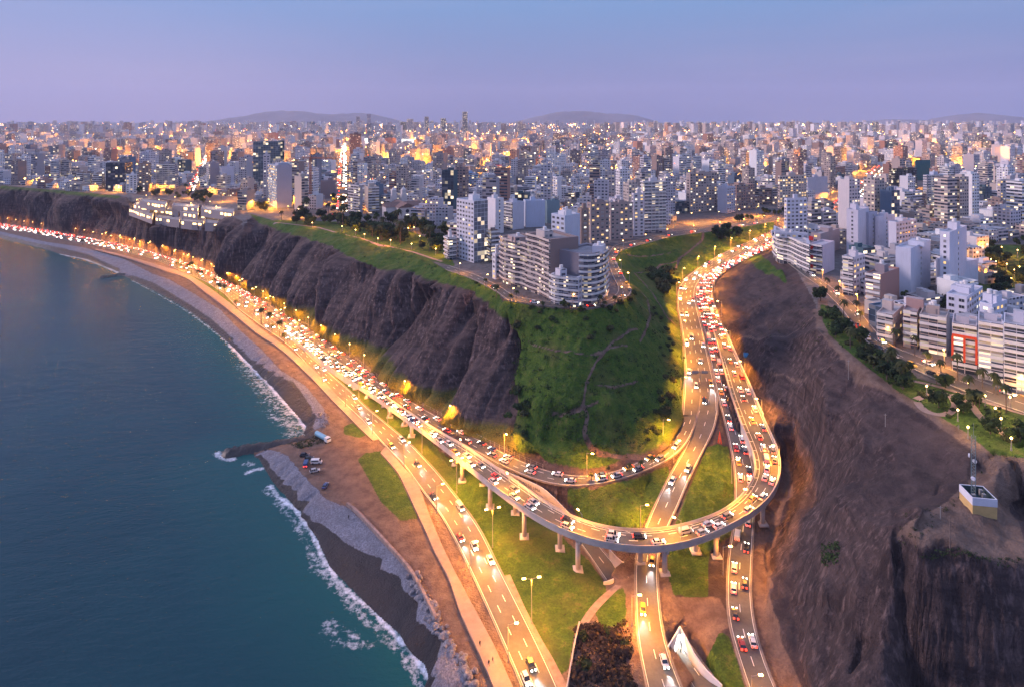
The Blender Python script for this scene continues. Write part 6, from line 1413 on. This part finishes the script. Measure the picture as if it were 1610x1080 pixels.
def palm_mesh(h, seed, n=22, ln=2.9):
    rg = random.Random(seed); tb, cb = MB(), MB(); tb.tube((0, 0, -.5), (.2, 0, h * .5), .26, .2, 8); tb.tube((.2, 0, h * .5), (.25, .1, h), .2, .17, 8)
    for k in range(n):
        a = k * 2.399; up = rg.uniform(-.5, .9); d = Vector((math.cos(a), math.sin(a), 0)); p = Vector((.25, .1, h)); sd_ = Vector((-d.y, d.x, 0)); prev = p; w = .12
        for q in range(1, 5):
            t = q / 4; nx_ = p + d * ln * t * (1 - .15 * abs(up)) + Vector((0, 0, ln * (up * t - (.9 + .3 * up) * t * t))); w2 = (.42, .5, .36, .05)[q - 1]
            cb.raw([prev - sd_ * w, nx_ - sd_ * w2, nx_ + Vector((0, 0, .12)), prev + Vector((0, 0, .12))], [(0, 1, 2, 3)]); cb.raw([prev + Vector((0, 0, .12)), nx_ + Vector((0, 0, .12)), nx_ + sd_ * w2, prev + sd_ * w], [(0, 1, 2, 3)]); prev, w = nx_, w2
    return tb.mesh('trunk', [M_BARK]), cb.mesh('crown', [M_LEAF[2]])
def bush_mesh(r, seed, lm, n=260):
    rg = random.Random(seed); cb = MB()
    for k in range(5): leaves(cb, (rg.uniform(-.5, .5) * r, rg.uniform(-.5, .5) * r, r * rg.uniform(.25, .5)), r * rg.uniform(.45, .7), n // 5, r * .14 + .12, rg, .75)
    return cb.mesh('bush', [lm])
TREES = [tree_mesh(9, 3.6, 1, M_LEAF[0]), tree_mesh(8, 3.2, 2, M_LEAF[1]), tree_mesh(11, 4.4, 3, M_LEAF[0], 13), tree_mesh(7, 2.6, 4, M_LEAF[2], 8)]
PALMS = [palm_mesh(9, 1), palm_mesh(7, 2, 20, 2.5), palm_mesh(12, 3, 26, 3.0)]
BUSH = [bush_mesh(2.0, 1, M_LEAF[0]), bush_mesh(1.6, 2, M_LEAF[1]), bush_mesh(2.4, 3, M_LEAF[2])]
trg = random.Random(31); NT = [0]
def plant(kind, p, sc, label, group):
    NT[0] += 1
    if kind == 'bush': o = place('bush', trg.choice(BUSH), None, p, trg.uniform(0, 6), sc); tag(o, label, 'bush', group); return
    nm = 'palm_tree' if kind == 'palm' else 'tree'; o = empty(nm, p, trg.uniform(0, 6)); o.scale = (sc, sc, sc * trg.uniform(.9, 1.1)); tag(o, label, 'palm tree' if kind == 'palm' else 'tree', group); t, c = trg.choice(PALMS if kind == 'palm' else TREES); place('trunk', t, o); place('crown', c, o)
def roadish(p):
    iu = int(round((p.x / p.y - UG[0]) / (UG[1] - UG[0]))); is_ = int(round((math.log(p.y) - SG[0]) / (SG[1] - SG[0]))); return 0 <= iu < NU and 0 <= is_ < NS and ROADM[is_, iu]
def scatter(poly, n, mix_, where, sc=(.8, 1.25)):
    x0, x1 = min(p[0] for p in poly), max(p[0] for p in poly); y0, y1 = min(p[1] for p in poly), max(p[1] for p in poly); got = []; tries = 0
    while len(got) < n and tries < n * 60:
        tries += 1; a, b = trg.uniform(x0, x1), trg.uniform(y0, y1)
        if not inpoly(np.array(a), np.array(b), poly): continue
        p = PG(a, b)
        if roadish(p): continue
        if any(min(math.hypot(p.x - c[0], p.y - c[1]) for c in fp) < 2 or inpoly(np.array(p.x), np.array(p.y), fp) for fp in HEROFP): continue
        p.z = sample_top(p.x, p.y) if p.y < 1700 else p.z; got.append((a, p))
    got.sort(key=lambda t: t[0]); cn_ = defaultdict(int)
    for a, p in got:
        k = trg.choices(list(mix_), list(mix_.values()))[0]; cn_[k] += 1; plant(k, p, trg.uniform(*sc), f"{NUMW[min(cn_[k] - 1, 79)]} {dict(tree='leafy tree', palm='palm', bush='round bush')[k]} from the left {where}", 'plants ' + where)
scatter([(432,347),(480,338),(545,344),(600,346),(660,352),(716,374),(712,412),(650,393),(560,368),(435,351)], 92, dict(tree=7, palm=2), 'in the cliff park below the church', (1.0, 1.7))
scatter([(205,303),(300,306),(384,318),(384,342),(330,322),(240,310)], 20, dict(tree=2, palm=1), 'on the plaza behind the mall', (.9, 1.5))
scatter([(520,290),(552,290),(556,330),(545,340),(524,335)], 14, dict(tree=1), 'along the dark end of the bright avenue')
scatter([(396,315),(420,322),(418,334),(398,332)], 6, dict(tree=1), 'left of the lit hotel tower')
scatter([(738,437),(785,458),(800,472),(860,483),(920,487),(963,481),(992,468),(998,455),(1005,458),(998,478),(960,492),(860,492),(795,482),(740,447)], 28, dict(tree=2, palm=2, bush=2), 'round the edge of the promontory street', (.45, .8))
scatter([(1285,470),(1312,486),(1345,530),(1400,572),(1436,600),(1425,622),(1380,590),(1325,545),(1290,505)], 44, dict(tree=6, palm=2, bush=1), 'between rim path and apartment avenue', (.6, 1.0))
scatter([(1415,470),(1480,478),(1530,500),(1500,505),(1440,490)], 12, dict(tree=1), 'behind the street row', (.6, .9))
scatter([(1432,592),(1610,645),(1610,712),(1570,700),(1530,670),(1475,650),(1436,622)], 34, dict(tree=5, palm=2, bush=2), 'in the right cliff park', (.45, .8))
scatter([(1536,385),(1625,382),(1625,465),(1560,466)], 30, dict(tree=1), 'in the dark park at the right edge', (.8, 1.2))
scatter([(1110,376),(1160,362),(1180,366),(1150,382)], 9, dict(tree=1, bush=2), 'at the upper end of the valley meadow', (.9, 1.4))
scatter([(998,420),(1012,425),(1060,430),(1064,448),(1056,475),(1035,460),(1005,440)], 10, dict(bush=1), 'in the middle of the valley meadow', (2.0, 3.2))
scatter([(1100,345),(1225,335),(1300,335),(1310,348),(1255,358),(1222,345),(1110,355)], 22, dict(tree=1), 'along the street above the meadow', (.6, 1.0))
scatter([(1308,292),(1342,292),(1342,304),(1310,306)], 10, dict(tree=1), 'in the dark grove behind the junction', (1.1, 1.5))
scatter([(1400,330),(1450,330),(1530,350),(1530,366),(1440,352),(1400,342)], 14, dict(tree=2, palm=1), 'before the black framed tower')
scatter([(1018,480),(1050,500),(1066,560),(1068,620),(1050,660),(1030,690),(1010,700),(1030,640),(1045,580)], 30, dict(bush=3), 'on the steep east edge of the green hill', (.7, 1.5))
scatter([(800,600),(830,640),(850,700),(812,700),(798,660)], 8, dict(bush=1), 'at the dark west foot of the green hill', (1.0, 2.0))
scatter([(800,500),(1000,480),(1030,520),(960,540),(820,530)], 12, dict(bush=1), 'on the green hill under the promontory', (.7, 1.3))
for grp, pts, lb, k, s in (('palms along the coast path', [(278,423),(284,425),(295,430),(301,432),(312,437),(317,438),(337,455),(344,462),(353,466),(371,487),(411,511),(423,518),(429,522),(440,530),(447,540),(62,372),(90,378),(130,386),(160,392),(205,402)], 'palm from the left between the coast road and the beach path', 'palm', .9),
    ('palms along the avenue', [(1408,545),(1438,560),(1457,577),(1480,592),(1506,600),(1545,612),(1563,620),(1569,622),(1300,455),(1318,470),(1346,500),(1352,508)], 'palm before the apartment row counted as planted from left', 'palm', .8), ('palms on the grass islands', [(930,757),(955,752),(990,748),(1008,742),(1025,735)], 'little palm from the left under the cliff road bend', 'palm', .45)):
    for i, (a, b) in enumerate(sorted(pts)): p = PG(a, b); plant(k, p, s * trg.uniform(.8, 1.15), f"{NUMW[i]} {lb}", grp)
BB = [bush_mesh(1.8, 7, M_LEAF[3], 320), bush_mesh(1.5, 8, M_LEAF[3], 320)]; KB = BUSH; BUSH = BB + BUSH[:1]
scatter([(908,992),(925,978),(950,990),(985,982),(990,1010),(983,1040),(998,1080),(897,1080)], 34, dict(bush=1), 'in the dark shrub patch at the bottom', (.7, 1.4)); BUSH = KB
# undergrowth nobody could count
ug = [MB(), MB(), MB()]; urg = random.Random(8)
def under(poly, n, which, r=(.5, 1.3), k=9):
    x0, x1 = min(p[0] for p in poly), max(p[0] for p in poly); y0, y1 = min(p[1] for p in poly), max(p[1] for p in poly); c = 0
    while c < n:
        a, b = urg.uniform(x0, x1), urg.uniform(y0, y1); c += 1
        if not inpoly(np.array(a), np.array(b), poly): continue
        p = PG(a, b)
        if roadish(p) or p.y > 900: continue
        p.z = sample_top(p.x, p.y); rr = urg.uniform(*r); leaves(ug[which], (p.x, p.y, p.z + rr * .35), rr, k, rr * .35, urg, .6)
under(GREEN[7], 900, 0, (.5, 1.6)); under(GREEN[8], 420, 0); under(GREEN[9], 260, 0); under(YGREEN[0], 1300, 1, (.5, 1.2)); under(YGREEN[1], 350, 0)
under(GREEN[0], 260, 1, (.2, .5)); under(GREEN[3], 160, 1, (.3, .8)); under(GREEN[13], 260, 0); under(GREEN[12], 260, 0, (.3, .8))
under([(905,990),(925,974),(950,986),(985,976),(994,1010),(985,1040),(1002,1085),(893,1085)], 420, 2, (.5, 1.3), 14); under([(1290,850),(1318,850),(1322,880),(1296,885)], 160, 0, (.5, 1.2)); under([(1418,822),(1500,785),(1540,742),(1548,748),(1500,800),(1440,860),(1412,870)], 300, 1, (.25, .7))
under([(1440,862),(1610,876),(1610,886),(1450,874)], 160, 0, (.25, .6)); under([(450,696),(500,684),(506,696),(470,706)], 300, 0, (.5, 1.0)); under([(1180,420),(1280,480),(1300,560),(1220,560),(1150,460)], 200, 1, (.3, .9))
for m_, nm, lb, k in ((ug[0], 'undergrowth', 'dark green scrub covering the slopes', M_LEAF[1]), (ug[1], 'undergrowth', 'olive scrub along road edges and cliff foot', M_LEAF[2]), (ug[2], 'undergrowth', 'dark brown shrubs filling the patch at the bottom', M_LEAF[3])):
    tag(place(nm, m_.mesh(nm, [k])), lb, 'undergrowth', kind='stuff')
# ================================================================== shore rocks, groynes
M_ROCK = mat('shore_rock', (.22, .20, .21), .85, .5, 1.2, bump=.4); M_WROCK = mat('wet_rock', (.035, .033, .032), .5, .4, .8, bump=.4)
def rock(r, seed):
    rg = random.Random(seed); import bmesh; bm = bmesh.new(); bmesh.ops.create_icosphere(bm, subdivisions=2, radius=r)
    pl = [(Vector((rg.uniform(-1, 1), rg.uniform(-1, 1), rg.uniform(-1, 1))).normalized(), rg.uniform(.55, .9) * r) for _ in range(9)]
    for v in bm.verts:
        for n_, d in pl:
            e = v.co.dot(n_) - d
            if e > 0: v.co -= n_ * e
    me = bpy.data.meshes.new('boulder'); bm.to_mesh(me); bm.free(); return me
ROCKS = [rock(1, s) for s in range(6)]
for m_ in ROCKS: m_.materials.append(M_ROCK)
rrg = random.Random(12)
def rocks(path, n, w, sc, label, group, mt=None):
    q = resample(np.array([(p[0], p[1], 0) for p in path], float), 200)
    for _ in range(n):
        a = q[rrg.randrange(200)]; p = PG(a[0] + rrg.gauss(0, w), a[1] + rrg.gauss(0, w * .7)); p.z = sample_top(p.x, p.y); s = rrg.uniform(*sc); o = place('boulder', rrg.choice(ROCKS), None, p + Vector((0, 0, s * .2)), 0, (s, s * rrg.uniform(.7, 1.2), s * .75)); o.rotation_euler = (rrg.uniform(-.5, .5), rrg.uniform(-.5, .5), rrg.uniform(0, 6)); tag(o, label, 'boulder', group)
        if mt: o.material_slots[0].link = 'OBJECT'; o.material_slots[0].material = mt
rocks([(648,905),(668,940),(690,985),(705,1010),(722,1035),(738,1060),(745,1085)], 130, 6, (.5, 1.5), 'grey boulder in the heap along the shore below the sea wall', 'boulders below the sea wall')
rocks([(690,1020),(700,1050),(715,1080)], 30, 9, (.4, 1.0), 'grey boulder in the heap along the shore below the sea wall', 'boulders below the sea wall')
rocks([(500,650),(508,660),(512,672)], 34, 4, (.5, 1.1), 'grey boulder between the black sand and tanker truck', 'boulders near the truck')
def groyne(pts, w, h, label):
    q = resample(np.array([P(a, b, .5) for a, b in pts]), 60); d = np.gradient(q[:, :2], axis=0); d /= np.linalg.norm(d, axis=1, keepdims=True); nr = np.stack([-d[:, 1], d[:, 0]], 1); S = np.linspace(-1, 1, 15); V = []
    for i, p in enumerate(q):
        e = min(1, i / 5 + .15)
        for s in S: V.append((p[0] + nr[i, 0] * w * s * (.7 + .3 * e), p[1] + nr[i, 1] * w * s * (.7 + .3 * e), -1 + (h + 1) * (1 - abs(s) ** 1.6) * e))
    V = np.array(V); V[:, 2] += np.abs(fbm(V[:, 0] / 1.7, V[:, 1] / 1.7, 70, 3)) * 1.5 - .4; V[:, :2] += np.stack([fbm(V[:, 0] / 2, V[:, 1] / 2, 71, 2), fbm(V[:, 0] / 2, V[:, 1] / 2, 72, 2)], 1) * .7
    i = np.arange(len(V)).reshape(60, 15); f = np.stack([i[:-1, :-1], i[:-1, 1:], i[1:, 1:], i[1:, :-1]], -1).reshape(-1, 4); tag(place('groyne', npmesh('groyne', V, f, [M_WROCK], False)), label, 'groyne')
groyne([(346,713),(365,710),(385,706),(405,703),(430,699),(460,695),(490,689)], 6.0, 2.2, 'long black rock groyne in the foreground reaching into the water'); groyne([(155,436.5),(170,435),(185,432.5),(198,432)], 4.0, 1.6, 'small black rock groyne far along the left beach')
rocks([(348,713),(400,704),(470,693)], 46, 3, (.5, 1.1), 'wet black boulder on the foreground groyne', 'boulders on the groyne', M_WROCK)
# ================================================================== hut and mast on the spur
hu = empty('telecom_hut', P(1548.5, 811, 57.3), R(-9)); tag(hu, 'roofless yellow and white hut with dark inside on the bare spur', 'hut')
m_y = mat('yellow_wall', (.60, .40, .16), .8, .12, .6); m_w = mat('hut_white', (.66, .66, .72), .7, .08, .6); m_g = mat('hut_inside', (.04, .07, .075), .8, .3, .6)
b = MB(); b.box(-2.9, 0, -1.5, 2.9, 6, 2.6); place('base_wall', b.mesh('base_wall', [m_y]), hu)
b = MB(); b.box(-2.95, -.05, 2.603, 2.95, .2, 4.6); b.box(-2.95, 5.8, 2.603, 2.95, 6.05, 4.6); b.box(-2.95, .202, 2.603, -2.75, 5.798, 4.6); b.box(2.75, .202, 2.603, 2.95, 5.798, 4.6); place('parapet', b.mesh('parapet', [m_w]), hu)
b = MB(); b.box(-2.74, .21, 2.61, 2.74, 5.79, 2.66); b.box(-2.74, 5.7, 2.66, 2.74, 5.79, 4.5); b.box(-2.74, .21, 2.662, -2.66, 5.69, 4.5); b.box(2.66, .21, 2.662, 2.74, 5.69, 4.5); place('floor', b.mesh('floor', [m_g]), hu)
for x, y in ((-1.6, 2), (1.2, 2.6), (1.6, 4.6)): b = MB(); b.box(x - .4, y - .35, 2.66, x + .4, y + .35, 4.4); place('cabinet', b.mesh('cabinet', [M_POLE]), hu)
hp = Vector(hu.location); ma = empty('radio_mast', hp + Vector((-.4, 3.4, 2.2))); tag(ma, 'tall grey green lattice radio mast rising out of the hut', 'mast'); m_m = mat('mast_steel', (.22, .28, .28), .5, .1, 1, metal=.5)
place('lattice', lattice((0, 0, 0), (0, 0, 17), .45, 20, .05).mesh('lattice', [m_m]), ma)
b = MB(); b.tube((0, 0, 17), (0, 0, 20.5), .07, .04, 6); place('antenna', b.mesh('antenna', [m_m]), ma)
for z, a in ((10, .6), (11.5, 2.4), (6, 4)): b = MB(); c = (math.cos(a) * .8, math.sin(a) * .8, z); b.tube(c, (c[0] + math.cos(a) * .3, c[1] + math.sin(a) * .3, z), .55, .45, 14); place('dish', b.mesh('dish', [m_w]), ma)
M_WOODP = mat('pole_wood', (.16, .12, .10), .9, .2, 1)
for i, (a, b_, t, lb) in enumerate([(1478.6,819,795,'pale short utility pole at the left edge of the bare spur'),(1493.5,861,811,'tall dark utility pole standing in front of the hut'),(1334,600,566,'thin pale pole standing alone on the brown slope'),(1392,668,650,'short pale pole in the middle of the brown slope')]):
    p = PG(a, b_); h = (b_ - t) / F * p.y; m1 = MB(); m1.tube((0, 0, -.5), (0, 0, h), .13, .09, 8); m1.tube((-.6, 0, h - .4), (.6, 0, h - .4), .05, .05, 6); tag(place('utility_pole', m1.mesh('utility_pole', [M_WOODP if 'dark' in lb else M_POLE]), None, p), lb, 'pole')
p = PG(1175, 561); m1 = MB(); m1.raw([(-2, -1, .1), (2, -1.4, .2), (2.3, 1.2, 1.2), (-1.6, 1.5, 1.4), (.2, .2, 1.6), (-2, -1, -.6), (2, -1.4, -.6), (2.3, 1.2, -.6), (-1.6, 1.5, -.6)], [(0, 1, 4), (1, 2, 4), (2, 3, 4), (3, 0, 4), (0, 5, 6, 1), (1, 6, 7, 2), (2, 7, 8, 3), (3, 8, 5, 0)]); tag(place('tarpaulin', m1.mesh('tarpaulin', [mat('blue_tarp', (.02, .16, .32), .5, .2, 1)]), None, p + Vector((0, 0, .5))), 'crumpled blue tarpaulin on the hillside right of the uphill road', 'tarpaulin')
# decorated red light trees
def light_tree(p, h, r, label):
    o = empty('light_tree', p); tag(o, label, 'light tree'); m1 = MB(); k = 15
    for i in range(k): a = 2 * math.pi * i / k; m1.tube((math.cos(a) * r, math.sin(a) * r, .2), (0, 0, h), .05, .03, 4)
    for z in (.2, .4, .6, .8):
        rr = r * (1 - z)
        for i in range(k): a, b = 2 * math.pi * i / k, 2 * math.pi * (i + 1) / k; m1.tube((math.cos(a) * rr, math.sin(a) * rr, h * z), (math.cos(b) * rr, math.sin(b) * rr, h * z), .04, .04, 4)
    place('light_string', m1.mesh('light_string', [M_RED]), o); m1 = MB(); m1.tube((0, 0, -.5), (0, 0, h), .12, .06, 6); place('pole', m1.mesh('pole', [M_POLE]), o)
light_tree(PG(1131.5, 697), 5.6, .9, 'cone of red string lights on the traffic island below the valley roads'); light_tree(PG(1346, 521), 3.8, 1.0, 'cone of red string lights in the middle of the apartment avenue'); light_tree(PG(1352, 522), 3.8, 1.0, 'second red cone of lights, right of its twin on the avenue')
# sign gantry over the valley road
gp = PG(1101, 604); gn = empty('sign_gantry', gp); tag(gn, 'T shaped sign gantry with two pale boards over the valley road', 'sign gantry'); m1 = MB(); m1.tube((0, 0, -.5), (0, 0, 7), .18, .14, 8); m1.tube((-4.4, 0, 6.2), (6, 0, 6.2), .1, .1, 6); place('frame', m1.mesh('frame', [M_POLE]), gn)
for x in (-4.2, .7): m1 = MB(); m1.box(x, .14, 5.3, x + 3.3, .24, 7.0); place('sign_board', m1.mesh('sign_board', [mat('sign_back', (.42, .34, .30), .6, .1, 1)]), gn)
# fence along the cliff road
L, Rr = RD['cliff']; A = inward(L, Rr, -3.2); pxA = CX + F * A[:, 0] / A[:, 1]; A = A[(pxA > 440) & (pxA < 860)]; A = resample(A, 96); fe = empty('roadside_fence', A[0]); fo_ = Vector(A[0]); tag(fe, 'long low post and wire fence between the cliff road and the scrub', 'fence'); pm1 = MB(); pm1.box(-.09, -.09, -.6, .09, .09, 1.7); pme = pm1.mesh('post', [M_POLE]); wm = MB(); prev = None
for q in A:
    p = Vector((q[0], q[1], sample_top(q[0], q[1]))) - fo_; place('post', pme, fe, p)
    if prev is not None:
        for z in (.6, 1.5): wm.tube(prev + Vector((0, 0, z)), p + Vector((0, 0, z)), .03, .03, 4, 0, False)
    prev = p
place('wire', wm.mesh('wire', [M_POLE]), fe)
# ================================================================== people
M_SKIN = mat('skin', (.36, .22, .15), .6, .05, 1); M_CLO = [mat('dark_clothes', (.03, .03, .035), .9, .2, 2), mat('grey_clothes', (.16, .15, .15), .9, .2, 2)]
def person(p, yaw, label, k, stride=.28):
    V = [(0, 0, .95), (0, 0, 1.2), (.01, 0, 1.42), (.02, 0, 1.53), (.03, 0, 1.66), (0, .10, .90), (stride * .6, .10, .50), (stride, .10, .08), (stride + .17, .10, .04), (0, -.10, .90), (-stride * .3, -.10, .50), (-stride, -.10, .10), (-stride + .15, -.10, .04), (0, .20, 1.40), (-.12, .25, 1.13), (-.02, .25, .90), (.05, .24, .80), (0, -.20, 1.40), (.10, -.25, 1.13), (.22, -.24, .92), (.28, -.23, .84)]
    E = [(0, 1), (1, 2), (2, 3), (3, 4), (0, 5), (5, 6), (6, 7), (7, 8), (0, 9), (9, 10), (10, 11), (11, 12), (2, 13), (13, 14), (14, 15), (15, 16), (2, 17), (17, 18), (18, 19), (19, 20)]; Rd = [.14, .15, .15, .055, .105, .09, .065, .045, .04, .09, .065, .045, .04, .065, .05, .038, .035, .065, .05, .038, .035]
    me = bpy.data.meshes.new('person'); me.from_pydata(V, E, []); o = place('person', me, None, p, yaw); md = o.modifiers.new('skin', 'SKIN'); sv = me.skin_vertices[0].data if me.skin_vertices else None
    if sv is None:
        import bmesh; bm = bmesh.new(); bm.from_mesh(me); bm.verts.layers.skin.verify(); bm.to_mesh(me); bm.free(); sv = me.skin_vertices[0].data
    for i, r in enumerate(Rd): sv[i].radius = (r, r)
    sv[0].use_root = True; o.modifiers.new('smooth', 'SUBSURF').render_levels = 1; me.materials.append(M_CLO[k]); tag(o, label, 'person')
    h = MB(); h.octa((.03, 0, 1.70), .115); place('hair', h.mesh('hair', [M_CLO[0]]), o)
for i, (a, b, y, lb) in enumerate([(754.6,1019,1.9,'person in dark clothes walking alone on the beach promenade at the bottom'),(774.5,1046,1.9,'person walking beside another on the promenade, right one of the pair'),(768.6,1051,1.9,'person walking beside another on the promenade, left one of the pair'),(1507,676,.6,'person in dark clothes strolling on the rim path of the right park'),(548,816,2,'person in dark clothes standing on the grey pebbles near the sea wall')]): p = PG(a, b); p.z = max(p.z, sample_top(p.x, p.y)); p.z = 6.12 if a > 700 and a < 800 else p.z; person(p, y, lb, i % 2)
# ================================================================== far hills and the air
def hill(pts, Y, name='distant_hills'):
    """pts: (px, rows above the horizon) silhouette, a mound of real depth at distance Y"""
    xs = np.linspace(pts[0][0], pts[-1][0], 90); hs = np.interp(xs, [p[0] for p in pts], [p[1] for p in pts]); hs = np.convolve(np.pad(hs, 3, mode='edge'), np.ones(7) / 7, 'valid')
    ds = np.linspace(-1, 1, 24); D, X_ = np.meshgrid(ds, xs, indexing='ij'); top = (hs * .84 * Y / F + CAMH - 105)[None, :]
    yw = Y + D * 1500; xw = (X_ - CX) / F * Y; prof = np.clip(1 - D ** 2, 0, 1) ** 1.2; z = 80 + top * prof * (1 - 0.05 + 0.16 * fbm(xw / 420, yw / 420, 3, 5) - 0.10 * np.abs(fbm(xw / 160, yw / 300, 13, 3))) - 10
    i = np.arange(z.size).reshape(z.shape); q = np.stack([i[:-1, :-1], i[:-1, 1:], i[1:, 1:], i[1:, :-1]], -1).reshape(-1, 4)
    tag(place(name, npmesh(name, np.stack([xw, yw, z], -1).reshape(-1, 3), q, [mat('far_hill_rock', (.16, .13, .13), .95, .3, .002, world=True)])), kind='structure')
hill([(300,-2),(345,6),(380,15),(420,22),(450,27),(480,25),(510,19),(540,20),(575,22),(600,15),(625,6),(660,-2)], 11500)
hill([(780,-2),(815,7),(850,17),(880,23),(905,27),(940,23),(975,22),(1000,15),(1030,5),(1070,-2)], 12000)
hill([(1440,-2),(1480,6),(1505,15),(1530,21),(1550,22),(1580,14),(1610,8),(1660,4),(1720,0)], 10500)
hill([(1340,-2),(1370,6),(1400,10),(1440,8),(1470,3),(1490,-2)], 13000)
hill([(80,-4),(115,2),(135,6),(160,3),(200,-4)], 12500)
for px, yt_, w_, hw in ((728, 176, 34, 'twisting'), (668, 184, 30, 'a'), (637, 186, 30, 'b'), (576, 178, 34, 'c'), (560, 182, 30, 'd')): pass
mb = MB(); mb.box(-12500, -60, -7, 12500, 15200, 1050)
hz = bpy.data.materials.new('air_haze'); hz.use_nodes = True; t = hz.node_tree; t.nodes.clear(); o_ = t.nodes.new('ShaderNodeOutputMaterial'); pv = t.nodes.new('ShaderNodeVolumePrincipled')
pv.inputs['Color'].default_value = (0.72, 0.78, 1.0, 1); pv.inputs['Density'].default_value = 0.00005; pv.inputs['Anisotropy'].default_value = 0.0
t.links.new(pv.outputs[0], o_.inputs['Volume']); hz.cycles.homogeneous_volume = True
tag(place('haze', mb.mesh('haze', [hz])), kind='stuff')
